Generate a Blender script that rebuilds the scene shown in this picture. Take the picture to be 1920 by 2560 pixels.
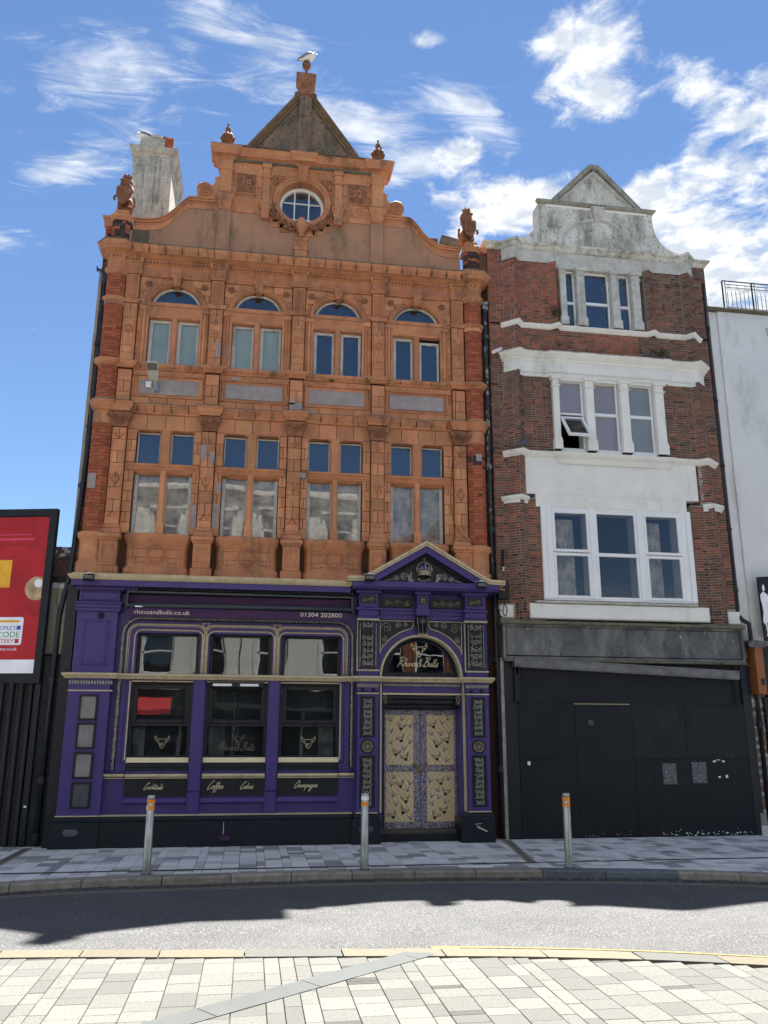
import bpy, bmesh, math, random
from mathutils import Vector, Matrix
from mathutils.noise import noise as pnoise
R = random.Random(7)
S = bpy.context.scene
for o in list(bpy.data.objects): bpy.data.objects.remove(o)
COL = S.collection
PI = math.pi
D = 14.4648; H = 1.8

# ------------------------------------------------------------ camera
cam = bpy.data.cameras.new('camera'); co = bpy.data.objects.new('camera', cam); COL.objects.link(co)
cam.sensor_fit = 'VERTICAL'; cam.sensor_height = 36.0; cam.lens = 2066.85/2560*36.0
cam.clip_end = 600; cam.clip_start = .05
r_ = Vector((0.98796, -0.154667, 0.003561)); u_ = Vector((-0.0426605, -0.25023, 0.967246)); f_ = Vector((0.14871, 0.955752, 0.253816))
co.matrix_world = Matrix(((r_.x, u_.x, -f_.x, 0), (r_.y, u_.y, -f_.y, -D), (r_.z, u_.z, -f_.z, H), (0, 0, 0, 1)))
S.camera = co

# ------------------------------------------------------------ light
S.view_settings.view_transform = 'Standard'; S.view_settings.look = 'None'
S.view_settings.exposure = 2.2; S.view_settings.gamma = 1; S.view_settings.use_curve_mapping = False
SUNV = Vector((-.15, -.395, -1)).normalized()      # travel direction of the light
sun = bpy.data.lights.new('sun', 'SUN'); sun.energy = 5.0; sun.angle = math.radians(.6); sun.color = (1, .95, .86)
so = bpy.data.objects.new('sun', sun); COL.objects.link(so)
so.rotation_euler = SUNV.to_track_quat('-Z', 'Y').to_euler(); so.location = (3, 8, 30)
W = bpy.data.worlds.new('World'); S.world = W; W.use_nodes = True
nt = W.node_tree; N = nt.nodes; L = nt.links
for n in list(N): N.remove(n)
def nd(T, **k):
    n = N.new(T)
    for a, b in k.items(): setattr(n, a, b)
    return n
def mth(op, a, b=None, c=None, cl=False):
    n = N.new('ShaderNodeMath'); n.operation = op; n.use_clamp = cl
    for i, v in enumerate((a, b, c)):
        if v is None: continue
        if isinstance(v, (int, float)): n.inputs[i].default_value = v
        else: L.new(v, n.inputs[i])
    return n.outputs[0]
sky = nd('ShaderNodeTexSky', sky_type='NISHITA'); sky.sun_disc = False
sky.sun_elevation = math.asin(-SUNV.z); sky.sun_rotation = math.atan2(-SUNV.x, -SUNV.y)
sky.air_density = 1.0; sky.dust_density = .0; sky.ozone_density = 3.0; sky.altitude = 1500
tc = nd('ShaderNodeTexCoord'); sep = nd('ShaderNodeSeparateXYZ'); L.new(tc.outputs['Generated'], sep.inputs[0])
zc = mth('MAXIMUM', sep.outputs[2], .06)
u = mth('DIVIDE', sep.outputs[0], zc); v = mth('DIVIDE', sep.outputs[1], zc)
# drifts in the cloud layer, the last row added for light (u, v, half widths, turn, strength, wispiness)
DR = [(-.27, 1.13, .16, .075, -25, .23, 1), (-.36, 1.38, .16, .05, -40, .30, 1), (-.10, 1.00, .05, .05, 0, .28, 1), (0.0, 1.05, .07, .06, 40, .24, 1), (.12, 1.20, .16, .035, 25, .38, 1), (.33, 1.13, .09, .035, 35, .40, 1),
      (.46, .98, .085, .10, 0, .58, 0), (.53, 1.08, .05, .05, 0, .45, 0), (.33, 1.22, .06, .04, -20, .36, 0), (.45, 1.34, .10, .06, 0, .52, 0), (.31, 1.38, .05, .05, 0, .34, 0), (.30, 1.27, .07, .05, 30, .40, 0), (.88, .98, .10, .07, 0, .48, 0), (.64, 1.00, .06, .05, 0, .42, 0), (.80, 1.08, .12, .06, 0, .50, 0),
      (.70, 1.34, .13, .11, 0, .50, 0), (.98, 1.50, .24, .26, 0, .56, 0), (.80, 1.20, .10, .05, 0, .40, 0), (.40, 1.50, .10, .07, 0, .45, 0), (.50, 1.40, .10, .06, 0, .42, 0), (.24, 1.30, .10, .04, -30, .42, 1), (.20, 1.16, .14, .05, 15, .26, 1), (-.20, 1.22, .2, .1, 30, .13, 1), (.06, 1.45, .12, .05, 20, .28, 1), (-.58, 1.65, .07, .06, 0, .30, 1), (1.5, 1.9, .5, .4, 0, .5, 0), (.21, 1.00, .03, .02, 0, .42, 0),
      (-1.6, .3, .7, .5, 20, .55, 0), (.1, -.45, 1.6, .45, 10, .58, 0), (-3.2, -2.5, 1.6, 1.2, 30, .5, 0), (3.4, -2.2, 1.5, 1.2, 0, .5, 0), (0., -7., 5., 1.6, 0, .6, 0), (2.0, .2, .6, .6, 0, .5, 1)]  # unseen clouds overhead and behind the camera, added to brighten the shaded facade
wisp = 0.0; puff = 0.0
for (a, b, ra, rb, ang, s, w) in DR:
    ca, sa = math.cos(math.radians(ang)), math.sin(math.radians(ang))
    du = mth('SUBTRACT', u, a); dv = mth('SUBTRACT', v, b)
    p = mth('MULTIPLY_ADD', du, ca/ra, mth('MULTIPLY', dv, sa/ra)); q = mth('MULTIPLY_ADD', du, -sa/rb, mth('MULTIPLY', dv, ca/rb))
    d2 = mth('ADD', mth('MULTIPLY', p, p), mth('MULTIPLY', q, q))
    g = mth('MULTIPLY', mth('POWER', 2.718, mth('MULTIPLY', d2, -.8)), s)
    if w: wisp = g if wisp == 0.0 else mth('ADD', wisp, g)
    else: puff = g if puff == 0.0 else mth('ADD', puff, g)
cmb = nd('ShaderNodeCombineXYZ'); L.new(u, cmb.inputs[0]); L.new(v, cmb.inputs[1])
n1 = nd('ShaderNodeTexNoise'); n1.inputs['Scale'].default_value = 13; n1.inputs['Detail'].default_value = 10; n1.inputs['Roughness'].default_value = .66; n1.inputs['Distortion'].default_value = .35
L.new(cmb.outputs[0], n1.inputs['Vector'])
mp = nd('ShaderNodeMapping'); mp.inputs['Rotation'].default_value = (0, 0, .6); mp.inputs['Scale'].default_value = (1, 2.6, 1); L.new(cmb.outputs[0], mp.inputs['Vector'])
n2 = nd('ShaderNodeTexNoise'); n2.inputs['Scale'].default_value = 7; n2.inputs['Detail'].default_value = 10; n2.inputs['Roughness'].default_value = .66; n2.inputs['Distortion'].default_value = .8
L.new(mp.outputs[0], n2.inputs['Vector'])
def ramp(x, lo, hi):
    n = nd('ShaderNodeMapRange', interpolation_type='SMOOTHSTEP'); L.new(x, n.inputs[0]); n.inputs[1].default_value = lo; n.inputs[2].default_value = hi; return n.outputs[0]
n1b = nd('ShaderNodeTexNoise'); n1b.inputs['Scale'].default_value = 5.5; n1b.inputs['Detail'].default_value = 3; L.new(cmb.outputs[0], n1b.inputs['Vector'])
nmix = mth('ADD', mth('MULTIPLY', n1.outputs[0], 1.15), mth('MULTIPLY_ADD', n1b.outputs[0], .7, -.43))
m1 = ramp(mth('ADD', nmix, puff), .74, 1.12)
m2 = mth('MULTIPLY', ramp(mth('ADD', n2.outputs[0], wisp), .62, 1.02), .75)
mask = mth('MAXIMUM', m1, m2)
n3 = nd('ShaderNodeTexNoise'); n3.inputs['Scale'].default_value = 16; n3.inputs['Detail'].default_value = 6; L.new(cmb.outputs[0], n3.inputs['Vector'])
cr = nd('ShaderNodeMix', data_type='RGBA'); L.new(ramp(n3.outputs[0], .38, .6), cr.inputs[0])
cr.inputs[6].default_value = (3.2, 3.5, 3.9, 1); cr.inputs[7].default_value = (5.0, 5.05, 5.1, 1)
mx = nd('ShaderNodeMix', data_type='RGBA'); L.new(mask, mx.inputs[0])
hs = nd('ShaderNodeHueSaturation'); hs.inputs['Saturation'].default_value = 1.05; hs.inputs['Value'].default_value = .78; L.new(sky.outputs[0], hs.inputs['Color'])
L.new(hs.outputs[0], mx.inputs[6]); L.new(cr.outputs[2], mx.inputs[7])
bg = nd('ShaderNodeBackground'); bg.inputs[1].default_value = .05; L.new(mx.outputs[2], bg.inputs[0])
wo = nd('ShaderNodeOutputWorld'); L.new(bg.outputs[0], wo.inputs[0])

S.render.engine = 'CYCLES'; S.cycles.max_bounces = 10; S.cycles.diffuse_bounces = 5; S.cycles.glossy_bounces = 4; S.cycles.transparent_max_bounces = 12
# ------------------------------------------------------------ materials
MATS = {}
def M(name, c1, c2=None, sc=6, rough=.8, bump=.25, bsc=70, rnd=0., metal=0., spec=.35, stain=0., scol=(.03, .03, .025), ssc=1.3, lo=.35, hi=.65, speck=None, emit=0., coat=0., sth=.52):
    m = bpy.data.materials.new(name); m.use_nodes = True; t = m.node_tree; ns = t.nodes; lk = t.links
    b = ns['Principled BSDF']; b.inputs['Roughness'].default_value = rough; b.inputs['Metallic'].default_value = metal
    b.inputs['Specular IOR Level'].default_value = spec; b.inputs['Coat Weight'].default_value = coat
    g = ns.new('ShaderNodeNewGeometry')
    c2 = c2 or tuple(x*.75 for x in c1)
    n = ns.new('ShaderNodeTexNoise'); n.inputs['Scale'].default_value = sc; n.inputs['Detail'].default_value = 7; n.inputs['Roughness'].default_value = .6
    lk.new(g.outputs['Position'], n.inputs['Vector'])
    mr = ns.new('ShaderNodeMapRange'); mr.inputs[1].default_value = lo; mr.inputs[2].default_value = hi; lk.new(n.outputs[0], mr.inputs[0])
    mx = ns.new('ShaderNodeMix'); mx.data_type = 'RGBA'; mx.inputs[6].default_value = (*c1, 1); mx.inputs[7].default_value = (*c2, 1); lk.new(mr.outputs[0], mx.inputs[0])
    out = mx.outputs[2]
    if rnd:
        oi = ns.new('ShaderNodeObjectInfo')
        ad = ns.new('ShaderNodeMath'); ad.operation = 'ADD'; lk.new(oi.outputs['Random'], ad.inputs[0]); lk.new(g.outputs['Random Per Island'], ad.inputs[1])
        fr = ns.new('ShaderNodeMath'); fr.operation = 'FRACT'; lk.new(ad.outputs[0], fr.inputs[0])
        r2 = ns.new('ShaderNodeMapRange'); r2.inputs[3].default_value = 1-rnd; r2.inputs[4].default_value = 1+rnd*.8; lk.new(fr.outputs[0], r2.inputs[0])
        f2 = ns.new('ShaderNodeMath'); f2.operation = 'MULTIPLY'; f2.inputs[1].default_value = 7.31; lk.new(fr.outputs[0], f2.inputs[0])
        f3 = ns.new('ShaderNodeMath'); f3.operation = 'FRACT'; lk.new(f2.outputs[0], f3.inputs[0])
        r3 = ns.new('ShaderNodeMapRange'); r3.inputs[3].default_value = .5-.010*min(rnd*3, 1); r3.inputs[4].default_value = .5+.010*min(rnd*3, 1); lk.new(f3.outputs[0], r3.inputs[0])
        h = ns.new('ShaderNodeHueSaturation'); lk.new(out, h.inputs['Color']); lk.new(r2.outputs[0], h.inputs['Value']); lk.new(r3.outputs[0], h.inputs['Hue'])
        out = h.outputs[0]
    if stain:
        mp = ns.new('ShaderNodeMapping'); mp.inputs['Scale'].default_value = (1, 1, .35); lk.new(g.outputs['Position'], mp.inputs[0])
        n4 = ns.new('ShaderNodeTexNoise'); n4.inputs['Scale'].default_value = ssc; n4.inputs['Detail'].default_value = 10; n4.inputs['Roughness'].default_value = .72
        lk.new(mp.outputs[0], n4.inputs['Vector'])
        r4 = ns.new('ShaderNodeMapRange'); r4.inputs[1].default_value = sth; r4.inputs[2].default_value = sth+.16; r4.inputs[4].default_value = stain; lk.new(n4.outputs[0], r4.inputs[0])
        m4 = ns.new('ShaderNodeMix'); m4.data_type = 'RGBA'; lk.new(r4.outputs[0], m4.inputs[0]); lk.new(out, m4.inputs[6]); m4.inputs[7].default_value = (*scol, 1)
        out = m4.outputs[2]
    if speck:
        col, th, ssz = speck
        n5 = ns.new('ShaderNodeTexNoise'); n5.inputs['Scale'].default_value = ssz; n5.inputs['Detail'].default_value = 4; n5.inputs['Roughness'].default_value = .7; lk.new(g.outputs['Position'], n5.inputs['Vector'])
        r5 = ns.new('ShaderNodeMapRange'); r5.inputs[1].default_value = th; r5.inputs[2].default_value = th+.05; lk.new(n5.outputs[0], r5.inputs[0])
        m5 = ns.new('ShaderNodeMix'); m5.data_type = 'RGBA'; lk.new(r5.outputs[0], m5.inputs[0]); lk.new(out, m5.inputs[6]); m5.inputs[7].default_value = (*col, 1)
        out = m5.outputs[2]
    lk.new(out, b.inputs['Base Color'])
    if emit: lk.new(out, b.inputs['Emission Color']); b.inputs['Emission Strength'].default_value = emit
    if bump:
        nb = ns.new('ShaderNodeTexNoise'); nb.inputs['Scale'].default_value = bsc; nb.inputs['Detail'].default_value = 5; lk.new(g.outputs['Position'], nb.inputs['Vector'])
        bp = ns.new('ShaderNodeBump'); bp.inputs['Strength'].default_value = bump; bp.inputs['Distance'].default_value = .01; lk.new(nb.outputs[0], bp.inputs['Height']); lk.new(bp.outputs[0], b.inputs['Normal'])
    MATS[name] = m; return m
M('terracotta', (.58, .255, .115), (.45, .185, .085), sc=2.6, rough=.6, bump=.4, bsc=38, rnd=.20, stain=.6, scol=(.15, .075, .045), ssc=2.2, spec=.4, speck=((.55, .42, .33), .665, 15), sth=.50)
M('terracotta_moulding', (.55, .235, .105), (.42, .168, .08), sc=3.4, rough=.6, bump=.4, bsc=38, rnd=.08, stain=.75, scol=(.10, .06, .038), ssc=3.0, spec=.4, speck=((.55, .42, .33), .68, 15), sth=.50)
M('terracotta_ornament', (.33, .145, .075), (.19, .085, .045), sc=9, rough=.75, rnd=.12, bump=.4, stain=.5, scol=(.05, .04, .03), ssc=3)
M('joint_dirt', (.10, .05, .03), (.06, .035, .022), rough=.95)
M('pink_render', (.42, .225, .135), (.34, .185, .115), sc=2.2, rough=.9, bump=.35, bsc=25, stain=.8, scol=(.085, .08, .055), ssc=1.7, sth=.50, speck=((.06, .055, .04), .68, 9))
M('mossy_render', (.12, .105, .075), (.20, .12, .085), sc=3, rough=.95, bump=.6, bsc=30, stain=.8, scol=(.055, .055, .04), ssc=2.6, sth=.47, speck=((.26, .15, .10), .60, 11))
M('grey_render', (.27, .23, .225), (.35, .31, .30), sc=5, rough=.85, bump=.3, stain=.3, scol=(.2, .15, .13), speck=((.5, .48, .47), .68, 12))
M('red_brick', (.40, .115, .055), (.30, .085, .042), sc=14, rough=.88, bump=.5, bsc=90, rnd=.25, stain=.2, scol=(.10, .04, .03))
M('mortar_red', (.30, .15, .11), (.22, .12, .09), rough=.95, bump=.4)
M('rust_brick', (.31, .112, .068), (.225, .083, .052), sc=10, rough=.9, bump=.6, bsc=90, rnd=.3, stain=.4, scol=(.07, .045, .036), ssc=1.2)
M('brown_brick', (.19, .10, .07), (.135, .078, .058), sc=10, rough=.9, bump=.6, bsc=90, rnd=.35, stain=.5, scol=(.055, .04, .036), ssc=1.1, sth=.5)
M('mortar_pale', (.42, .37, .31), (.27, .235, .20), sc=3, rough=.95, bump=.5)
M('dark_brick', (.045, .032, .03), (.085, .045, .036), sc=10, rough=.9, bump=.6, rnd=.3)
M('white_paint', (.80, .79, .74), (.72, .71, .66), sc=3, rough=.6, bump=.12, bsc=20, stain=.5, scol=(.30, .27, .20), ssc=1.8, sth=.58, speck=((.2, .18, .14), .74, 14))
M('upvc', (.82, .82, .82), (.76, .76, .76), sc=2, rough=.32, bump=0)
M('old_white', (.58, .57, .53), (.45, .43, .38), sc=7, rough=.7, bump=.3, stain=.6, scol=(.13, .11, .09), ssc=3, speck=((.10, .085, .07), .66, 18))
M('stucco_grey', (.68, .67, .61), (.52, .51, .46), sc=2.2, rough=.92, bump=.6, bsc=25, stain=.85, scol=(.19, .18, .145), ssc=2.6, sth=.46, speck=((.10, .095, .075), .60, 15))
M('raking_brown', (.23, .13, .075), (.13, .095, .055), sc=6, rough=.9, bump=.5, stain=.5, scol=(.08, .075, .045), ssc=3)
M('gable_moss', (.28, .17, .12), (.17, .135, .10), sc=2.5, rough=.95, bump=.5, bsc=30, stain=.9, scol=(.075, .072, .05), ssc=2.2, sth=.455, speck=((.06, .058, .04), .56, 14))
M('coping_grey', (.34, .33, .28), (.22, .21, .17), sc=5, rough=.95, bump=.8, bsc=30, speck=((.08, .08, .06), .6, 14))
M('mossy_stone', (.17, .155, .115), (.10, .095, .07), sc=6, rough=.95, bump=.8, bsc=30, speck=((.04, .04, .03), .6, 12))
M('chimney_render', (.54, .53, .46), (.42, .41, .35), sc=4, rough=.9, bump=.5, stain=.6, scol=(.16, .155, .125), ssc=5.5, sth=.47, speck=((.07, .07, .06), .585, 34))
M('white_wall', (.70, .70, .69), (.64, .64, .635), sc=1.2, rough=.85, bump=.35, bsc=14, stain=.55, scol=(.30, .30, .30), ssc=1.2, speck=((.2, .19, .17), .76, 10))
M('cream_wall', (.58, .55, .45), (.48, .45, .36), sc=2, rough=.85, stain=.35, scol=(.25, .23, .18))
M('purple', (.058, .038, .175), (.050, .032, .155), sc=3, rough=.4, bump=.10, bsc=14, spec=.3, stain=.4, scol=(.075, .055, .15), ssc=1.6, sth=.5, speck=((.4, .38, .45), .80, 13))
M('black_paint', (.0065, .0105, .0165), (.009, .0135, .0195), sc=4, rough=.35, bump=.08, bsc=18, spec=.28)
M('black_matt', (.009, .011, .0135), (.013, .015, .0175), sc=6, rough=.6, bump=.2)
M('gold_paint', (.56, .47, .30), (.44, .36, .22), sc=9, rough=.42, bump=.1, stain=.55, scol=(.10, .08, .05), ssc=5, sth=.56)
M('gold_leaf', (.78, .68, .44), (.70, .60, .38), rough=.4, bump=0)
M('silver_relief', (.38, .36, .30), (.18, .17, .15), sc=24, rough=.4, bump=.2, metal=.2)
M('gold_relief', (.42, .36, .24), (.20, .17, .12), sc=24, rough=.34, bump=.2, metal=.45)
M('plum', (.060, .022, .075), (.048, .018, .060), sc=3, rough=.75, bump=.1, speck=((.5, .5, .52), .775, 14))
M('awning_metal', (.045, .06, .066), (.035, .048, .054), rough=.4, bump=0, speck=((.5, .52, .5), .765, 14))
M('door_wood', (.64, .52, .31), (.56, .45, .26), sc=3, rough=.45, bump=.15, bsc=30)
M('print_black', (.012, .016, .016), rough=.5, bump=0)
M('print_blue', (.10, .075, .36), (.05, .04, .2), rough=.5, bump=0)
M('corten', (.085, .065, .055), rough=.6)
M('boarding', (.0065, .0085, .0115), (.010, .012, .0145), sc=1.6, rough=.5, spec=.22, bump=.35, bsc=40, stain=.4, scol=(.018, .02, .021), ssc=1.3, speck=((.2, .2, .21), .78, 13))
M('boarding_worn', (.0075, .0095, .0125), (.014, .016, .018), sc=2, rough=.5, spec=.22, bump=.5, bsc=40, stain=.6, scol=(.035, .037, .037), ssc=3.4, sth=.55, speck=((.3, .3, .3), .70, 16))
M('fascia_grey', (.06, .066, .072), (.13, .13, .128), sc=2.3, rough=.6, bump=.4, bsc=30, stain=.8, scol=(.24, .235, .22), ssc=2.6, sth=.50, speck=((.6, .6, .57), .66, 8))
M('shutter_metal', (.20, .20, .20), (.12, .12, .125), sc=5, rough=.5, metal=.3, speck=((.26, .13, .06), .63, 7), stain=.5, scol=(.05, .045, .04), ssc=3)
M('paint_patch', (.16, .165, .17), (.05, .05, .052), sc=24, rough=.7, bump=.8, bsc=50, speck=((.5, .5, .5), .6, 40))
M('pipe_black', (.009, .0125, .018), (.013, .0165, .022), rough=.35, bump=.1)
M('pipe_worn', (.03, .035, .038), (.30, .32, .33), sc=7, rough=.6, lo=.54, hi=.62)
M('steel', (.42, .42, .40), (.30, .30, .29), sc=7, rough=.33, metal=.85, bump=.1, bsc=120, speck=((.13, .12, .1), .72, 22))
M('orange_band', (.85, .30, .02), (.70, .22, .01), sc=30, rough=.4, bump=0, speck=((.55, .55, .53), .62, 26))
M('asphalt', (.080, .082, .086), (.058, .060, .064), sc=1.1, rough=.86, bump=1.0, bsc=110, stain=.35, scol=(.045, .047, .05), ssc=.9, speck=((.20, .20, .20), .55, 62), spec=.3)
M('asphalt_yellow', (.22, .175, .06), (.17, .135, .05), sc=20, rough=.8, bump=.6, bsc=120, speck=((.10, .10, .10), .60, 45))
M('pale_line', (.36, .31, .22), (.24, .22, .17), sc=20, rough=.8, bump=.6, bsc=120, speck=((.08, .08, .08), .58, 45))
gr = dict(rough=.75, bump=.35, bsc=180, spec=.3)
M('paver_light', (.138, .138, .128), (.116, .117, .109), sc=40, stain=.35, scol=(.095, .09, .078), ssc=3.5, sth=.56, speck=((.07, .07, .064), .545, 62), rnd=.12, **gr)  # near slabs: sunlit copy of the stone, darkened to offset the sun
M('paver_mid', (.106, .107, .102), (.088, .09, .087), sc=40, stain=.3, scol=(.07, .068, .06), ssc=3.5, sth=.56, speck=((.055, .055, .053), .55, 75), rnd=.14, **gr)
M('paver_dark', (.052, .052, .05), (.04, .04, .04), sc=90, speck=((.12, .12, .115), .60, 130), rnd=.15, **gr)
M('paver_shade_mid', (.50, .505, .505), (.42, .425, .43), sc=90, speck=((.2, .2, .2), .60, 130), rnd=.12, **gr)  # far slabs: same stone, brighter copy to offset the shade they lie in
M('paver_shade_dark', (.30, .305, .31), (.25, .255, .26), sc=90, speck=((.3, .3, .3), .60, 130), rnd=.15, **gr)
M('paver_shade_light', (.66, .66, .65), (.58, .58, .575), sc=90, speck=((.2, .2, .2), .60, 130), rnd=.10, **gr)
M('slab_grey', (.076, .084, .086), (.066, .073, .075), sc=4, rnd=.08, **gr)
M('kerb_yellow', (.142, .126, .092), (.118, .105, .078), sc=20, rnd=.18, speck=((.09, .08, .06), .56, 70), **gr)
M('kerb_old', (.30, .28, .24), (.20, .185, .16), sc=8, rnd=.2, stain=.5, scol=(.10, .09, .075), ssc=3, rough=.85, bump=.6, bsc=60)
M('kerb_blue', (.13, .15, .17), (.10, .115, .13), sc=8, rnd=.1, rough=.8, bump=.4)
M('sett', (.055, .058, .056), (.085, .088, .082), sc=12, rnd=.3, rough=.8, bump=.4)
M('joint_sand', (.085, .083, .076), (.06, .058, .054), sc=20, rough=.95, bump=.4)
M('gap', (.07, .068, .06), (.045, .045, .04), sc=20, rough=.95, bump=.4)
M('cast_iron', (.05, .045, .04), (.09, .07, .055), sc=14, rough=.7, bump=.5)
M('lion_clay', (.27, .115, .055), (.15, .065, .035), sc=14, rough=.82, bump=.6, bsc=40, stain=.6, scol=(.05, .045, .03), ssc=4)
M('gull_white', (.78, .78, .77), (.70, .70, .69), rough=.7, bump=.1)
M('gull_grey', (.22, .24, .26), rough=.7)
M('pigeon_grey', (.06, .065, .08), (.10, .105, .12), sc=30, rough=.7)
M('beak', (.55, .32, .05), rough=.5)
M('leaf', (.035, .055, .03), (.06, .085, .04), sc=20, rough=.7, rnd=.3)
M('stem', (.08, .05, .03), rough=.9)
M('letter_cream', (.80, .72, .55), rough=.6, bump=0)
M('curtain', (.82, .78, .68), (.33, .32, .30), sc=5, rough=.95, bump=0)
M('curtain_teal', (.66, .80, .74), (.52, .68, .64), sc=3, rough=.95, bump=0)
M('blind_mauve', (.60, .54, .54), (.56, .50, .51), sc=1, rough=.9, bump=0)
M('blind_green', (.50, .53, .46), (.46, .49, .42), sc=1, rough=.9, bump=0)
M('shop_interior', (.17, .175, .165), (.09, .095, .09), sc=1.6, rough=1, bump=0)
M('room_grey', (.085, .093, .10), (.06, .067, .075), sc=3, rough=1, bump=0)
M('room_dark', (.028, .030, .034), rough=1, bump=0)
M('led_red', (.42, .016, .022), (.30, .012, .018), sc=2.2, rough=.6, bump=0, emit=.03)
M('led_darkred', (.26, .008, .012), (.36, .02, .03), sc=4, rough=.6, bump=0, emit=.03)
M('led_pink', (.62, .06, .12), rough=.6, bump=0, emit=.03)
M('led_white', (.75, .76, .82), (.65, .66, .74), rough=.6, bump=0, emit=.03)
M('led_yellow', (.75, .42, .04), (.6, .3, .02), rough=.6, bump=0, emit=.03)
M('led_brass', (.50, .38, .22), (.25, .17, .09), sc=8, rough=.6, bump=0, emit=.03)
M('led_blue', (.04, .08, .38), rough=.6, bump=0, emit=.03)
M('led_green', (.04, .26, .06), rough=.6, bump=0, emit=.03)
M('case_frosted', (.24, .25, .24), (.17, .175, .17), sc=5, rough=.25, bump=0)  # pale grey of the frosted case panels, gives off no light
M('case_dark', (.07, .085, .095), (.045, .055, .065), sc=5, rough=.25, bump=0)
M('orange_wood', (.30, .11, .035), (.24, .085, .03), sc=3, rough=.5)
M('pink_rubble', (.34, .22, .17), (.20, .14, .12), sc=5, rough=.95, bump=.9, bsc=18, rnd=.2)
M('steel_blue', (.22, .30, .36), rough=.45, metal=.4)
M('lamp_cream', (.55, .55, .46), (.45, .45, .38), sc=10, rough=.6, speck=((.2, .17, .12), .67, 25))
M('lamp_glass', (.16, .17, .13), (.10, .10, .08), sc=20, rough=.2, bump=.3)
M('cable_cream', (.45, .42, .34), rough=.6, bump=0)
M('opp_cream', (.78, .745, .67), (.74, .70, .63), sc=1, rough=.8, bump=.1)
M('opp_dark', (.05, .052, .05), (.08, .08, .078), sc=1, rough=.5, bump=0)
M('opp_red', (.50, .03, .03), rough=.6, bump=0)
M('opp_brick', (.22, .08, .05), (.16, .06, .04), sc=9, rough=.9)
M('roof_tile', (.16, .075, .05), (.10, .055, .04), sc=5, rough=.9, rnd=.2, bump=.5)
M('slate', (.09, .095, .10), (.06, .065, .07), sc=4, rough=.8, rnd=.15)
def glassmat(name, tint, trans, wav=.25, wsc=1.6, rough=.01, lo=.14):
    m = bpy.data.materials.new(name); m.use_nodes = True; t = m.node_tree; ns = t.nodes; lk = t.links
    for n in list(ns): ns.remove(n)
    tr = ns.new('ShaderNodeBsdfTransparent'); tr.inputs[0].default_value = (*[c*trans for c in tint], 1)
    gl = ns.new('ShaderNodeBsdfGlossy'); gl.inputs['Roughness'].default_value = rough; gl.inputs['Color'].default_value = (.95, .97, 1, 1)
    g = ns.new('ShaderNodeNewGeometry'); nb = ns.new('ShaderNodeTexNoise'); nb.inputs['Scale'].default_value = wsc; nb.inputs['Detail'].default_value = 1.5; lk.new(g.outputs['Position'], nb.inputs['Vector'])
    bp = ns.new('ShaderNodeBump'); bp.inputs['Strength'].default_value = wav; bp.inputs['Distance'].default_value = .05; lk.new(nb.outputs[0], bp.inputs['Height'])
    lk.new(bp.outputs[0], gl.inputs['Normal'])
    fr = ns.new('ShaderNodeFresnel'); fr.inputs[0].default_value = 1.5
    mr = ns.new('ShaderNodeMapRange'); mr.inputs[1].default_value = .03; mr.inputs[2].default_value = 1; mr.inputs[3].default_value = lo; mr.inputs[4].default_value = 1; lk.new(fr.outputs[0], mr.inputs[0])
    mx = ns.new('ShaderNodeMixShader'); lk.new(mr.outputs[0], mx.inputs[0]); lk.new(tr.outputs[0], mx.inputs[1]); lk.new(gl.outputs[0], mx.inputs[2])
    ou = ns.new('ShaderNodeOutputMaterial'); lk.new(mx.outputs[0], ou.inputs[0]); MATS[name] = m
    return m
glassmat('glass', (1, 1, 1), .88, wav=.06, wsc=1.2, lo=.034)
glassmat('glass_shop', (.9, .95, 1), .75, wav=.06, wsc=1.3, lo=.042)
glassmat('glass_clear', (1, 1, 1), .92, wav=.03, lo=.05)
glassmat('glass_dark', (.9, .95, 1), .8, wav=.10, wsc=1.8, lo=.10)
glassmat('glass_flat', (.9, .95, 1), .75, wav=.05, lo=.06)
def mosaic():
    m = bpy.data.materials.new('mosaic'); m.use_nodes = True; t = m.node_tree; ns = t.nodes; lk = t.links; b = ns['Principled BSDF']
    g = ns.new('ShaderNodeNewGeometry'); vo = ns.new('ShaderNodeTexVoronoi'); vo.inputs['Scale'].default_value = 110; lk.new(g.outputs['Position'], vo.inputs['Vector'])
    sp = ns.new('ShaderNodeSeparateColor'); lk.new(vo.outputs['Color'], sp.inputs[0])
    nb = ns.new('ShaderNodeTexNoise'); nb.inputs['Scale'].default_value = 7; nb.inputs['Detail'].default_value = 2; lk.new(g.outputs['Position'], nb.inputs['Vector'])
    ad = ns.new('ShaderNodeMath'); ad.operation = 'MULTIPLY_ADD'; lk.new(nb.outputs[0], ad.inputs[0]); ad.inputs[1].default_value = 1.6; lk.new(sp.outputs[0], ad.inputs[2])
    r = ns.new('ShaderNodeValToRGB'); r.color_ramp.interpolation = 'CONSTANT'; e = r.color_ramp.elements
    m2 = ns.new('ShaderNodeMath'); m2.operation = 'MULTIPLY'; m2.inputs[1].default_value = .4; lk.new(ad.outputs[0], m2.inputs[0]); lk.new(m2.outputs[0], r.inputs[0])
    e[0].color = (.02, .02, .02, 1); e[1].position = .30; e[1].color = (.45, .36, .2, 1)
    for p_, c_ in ((.34, (.02, .02, .025)), (.42, (.50, .50, .50)), (.46, (.45, .36, .2)), (.49, (.03, .03, .04)), (.55, (.11, .10, .36)), (.61, (.03, .03, .04)), (.64, (.15, .14, .40)), (.68, (.55, .56, .6)), (.72, (.03, .03, .04))):
        x = e.new(p_); x.color = (*c_, 1)
    lk.new(r.outputs[0], b.inputs['Base Color']); b.inputs['Roughness'].default_value = .45; MATS['mosaic'] = m
mosaic()
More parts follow.
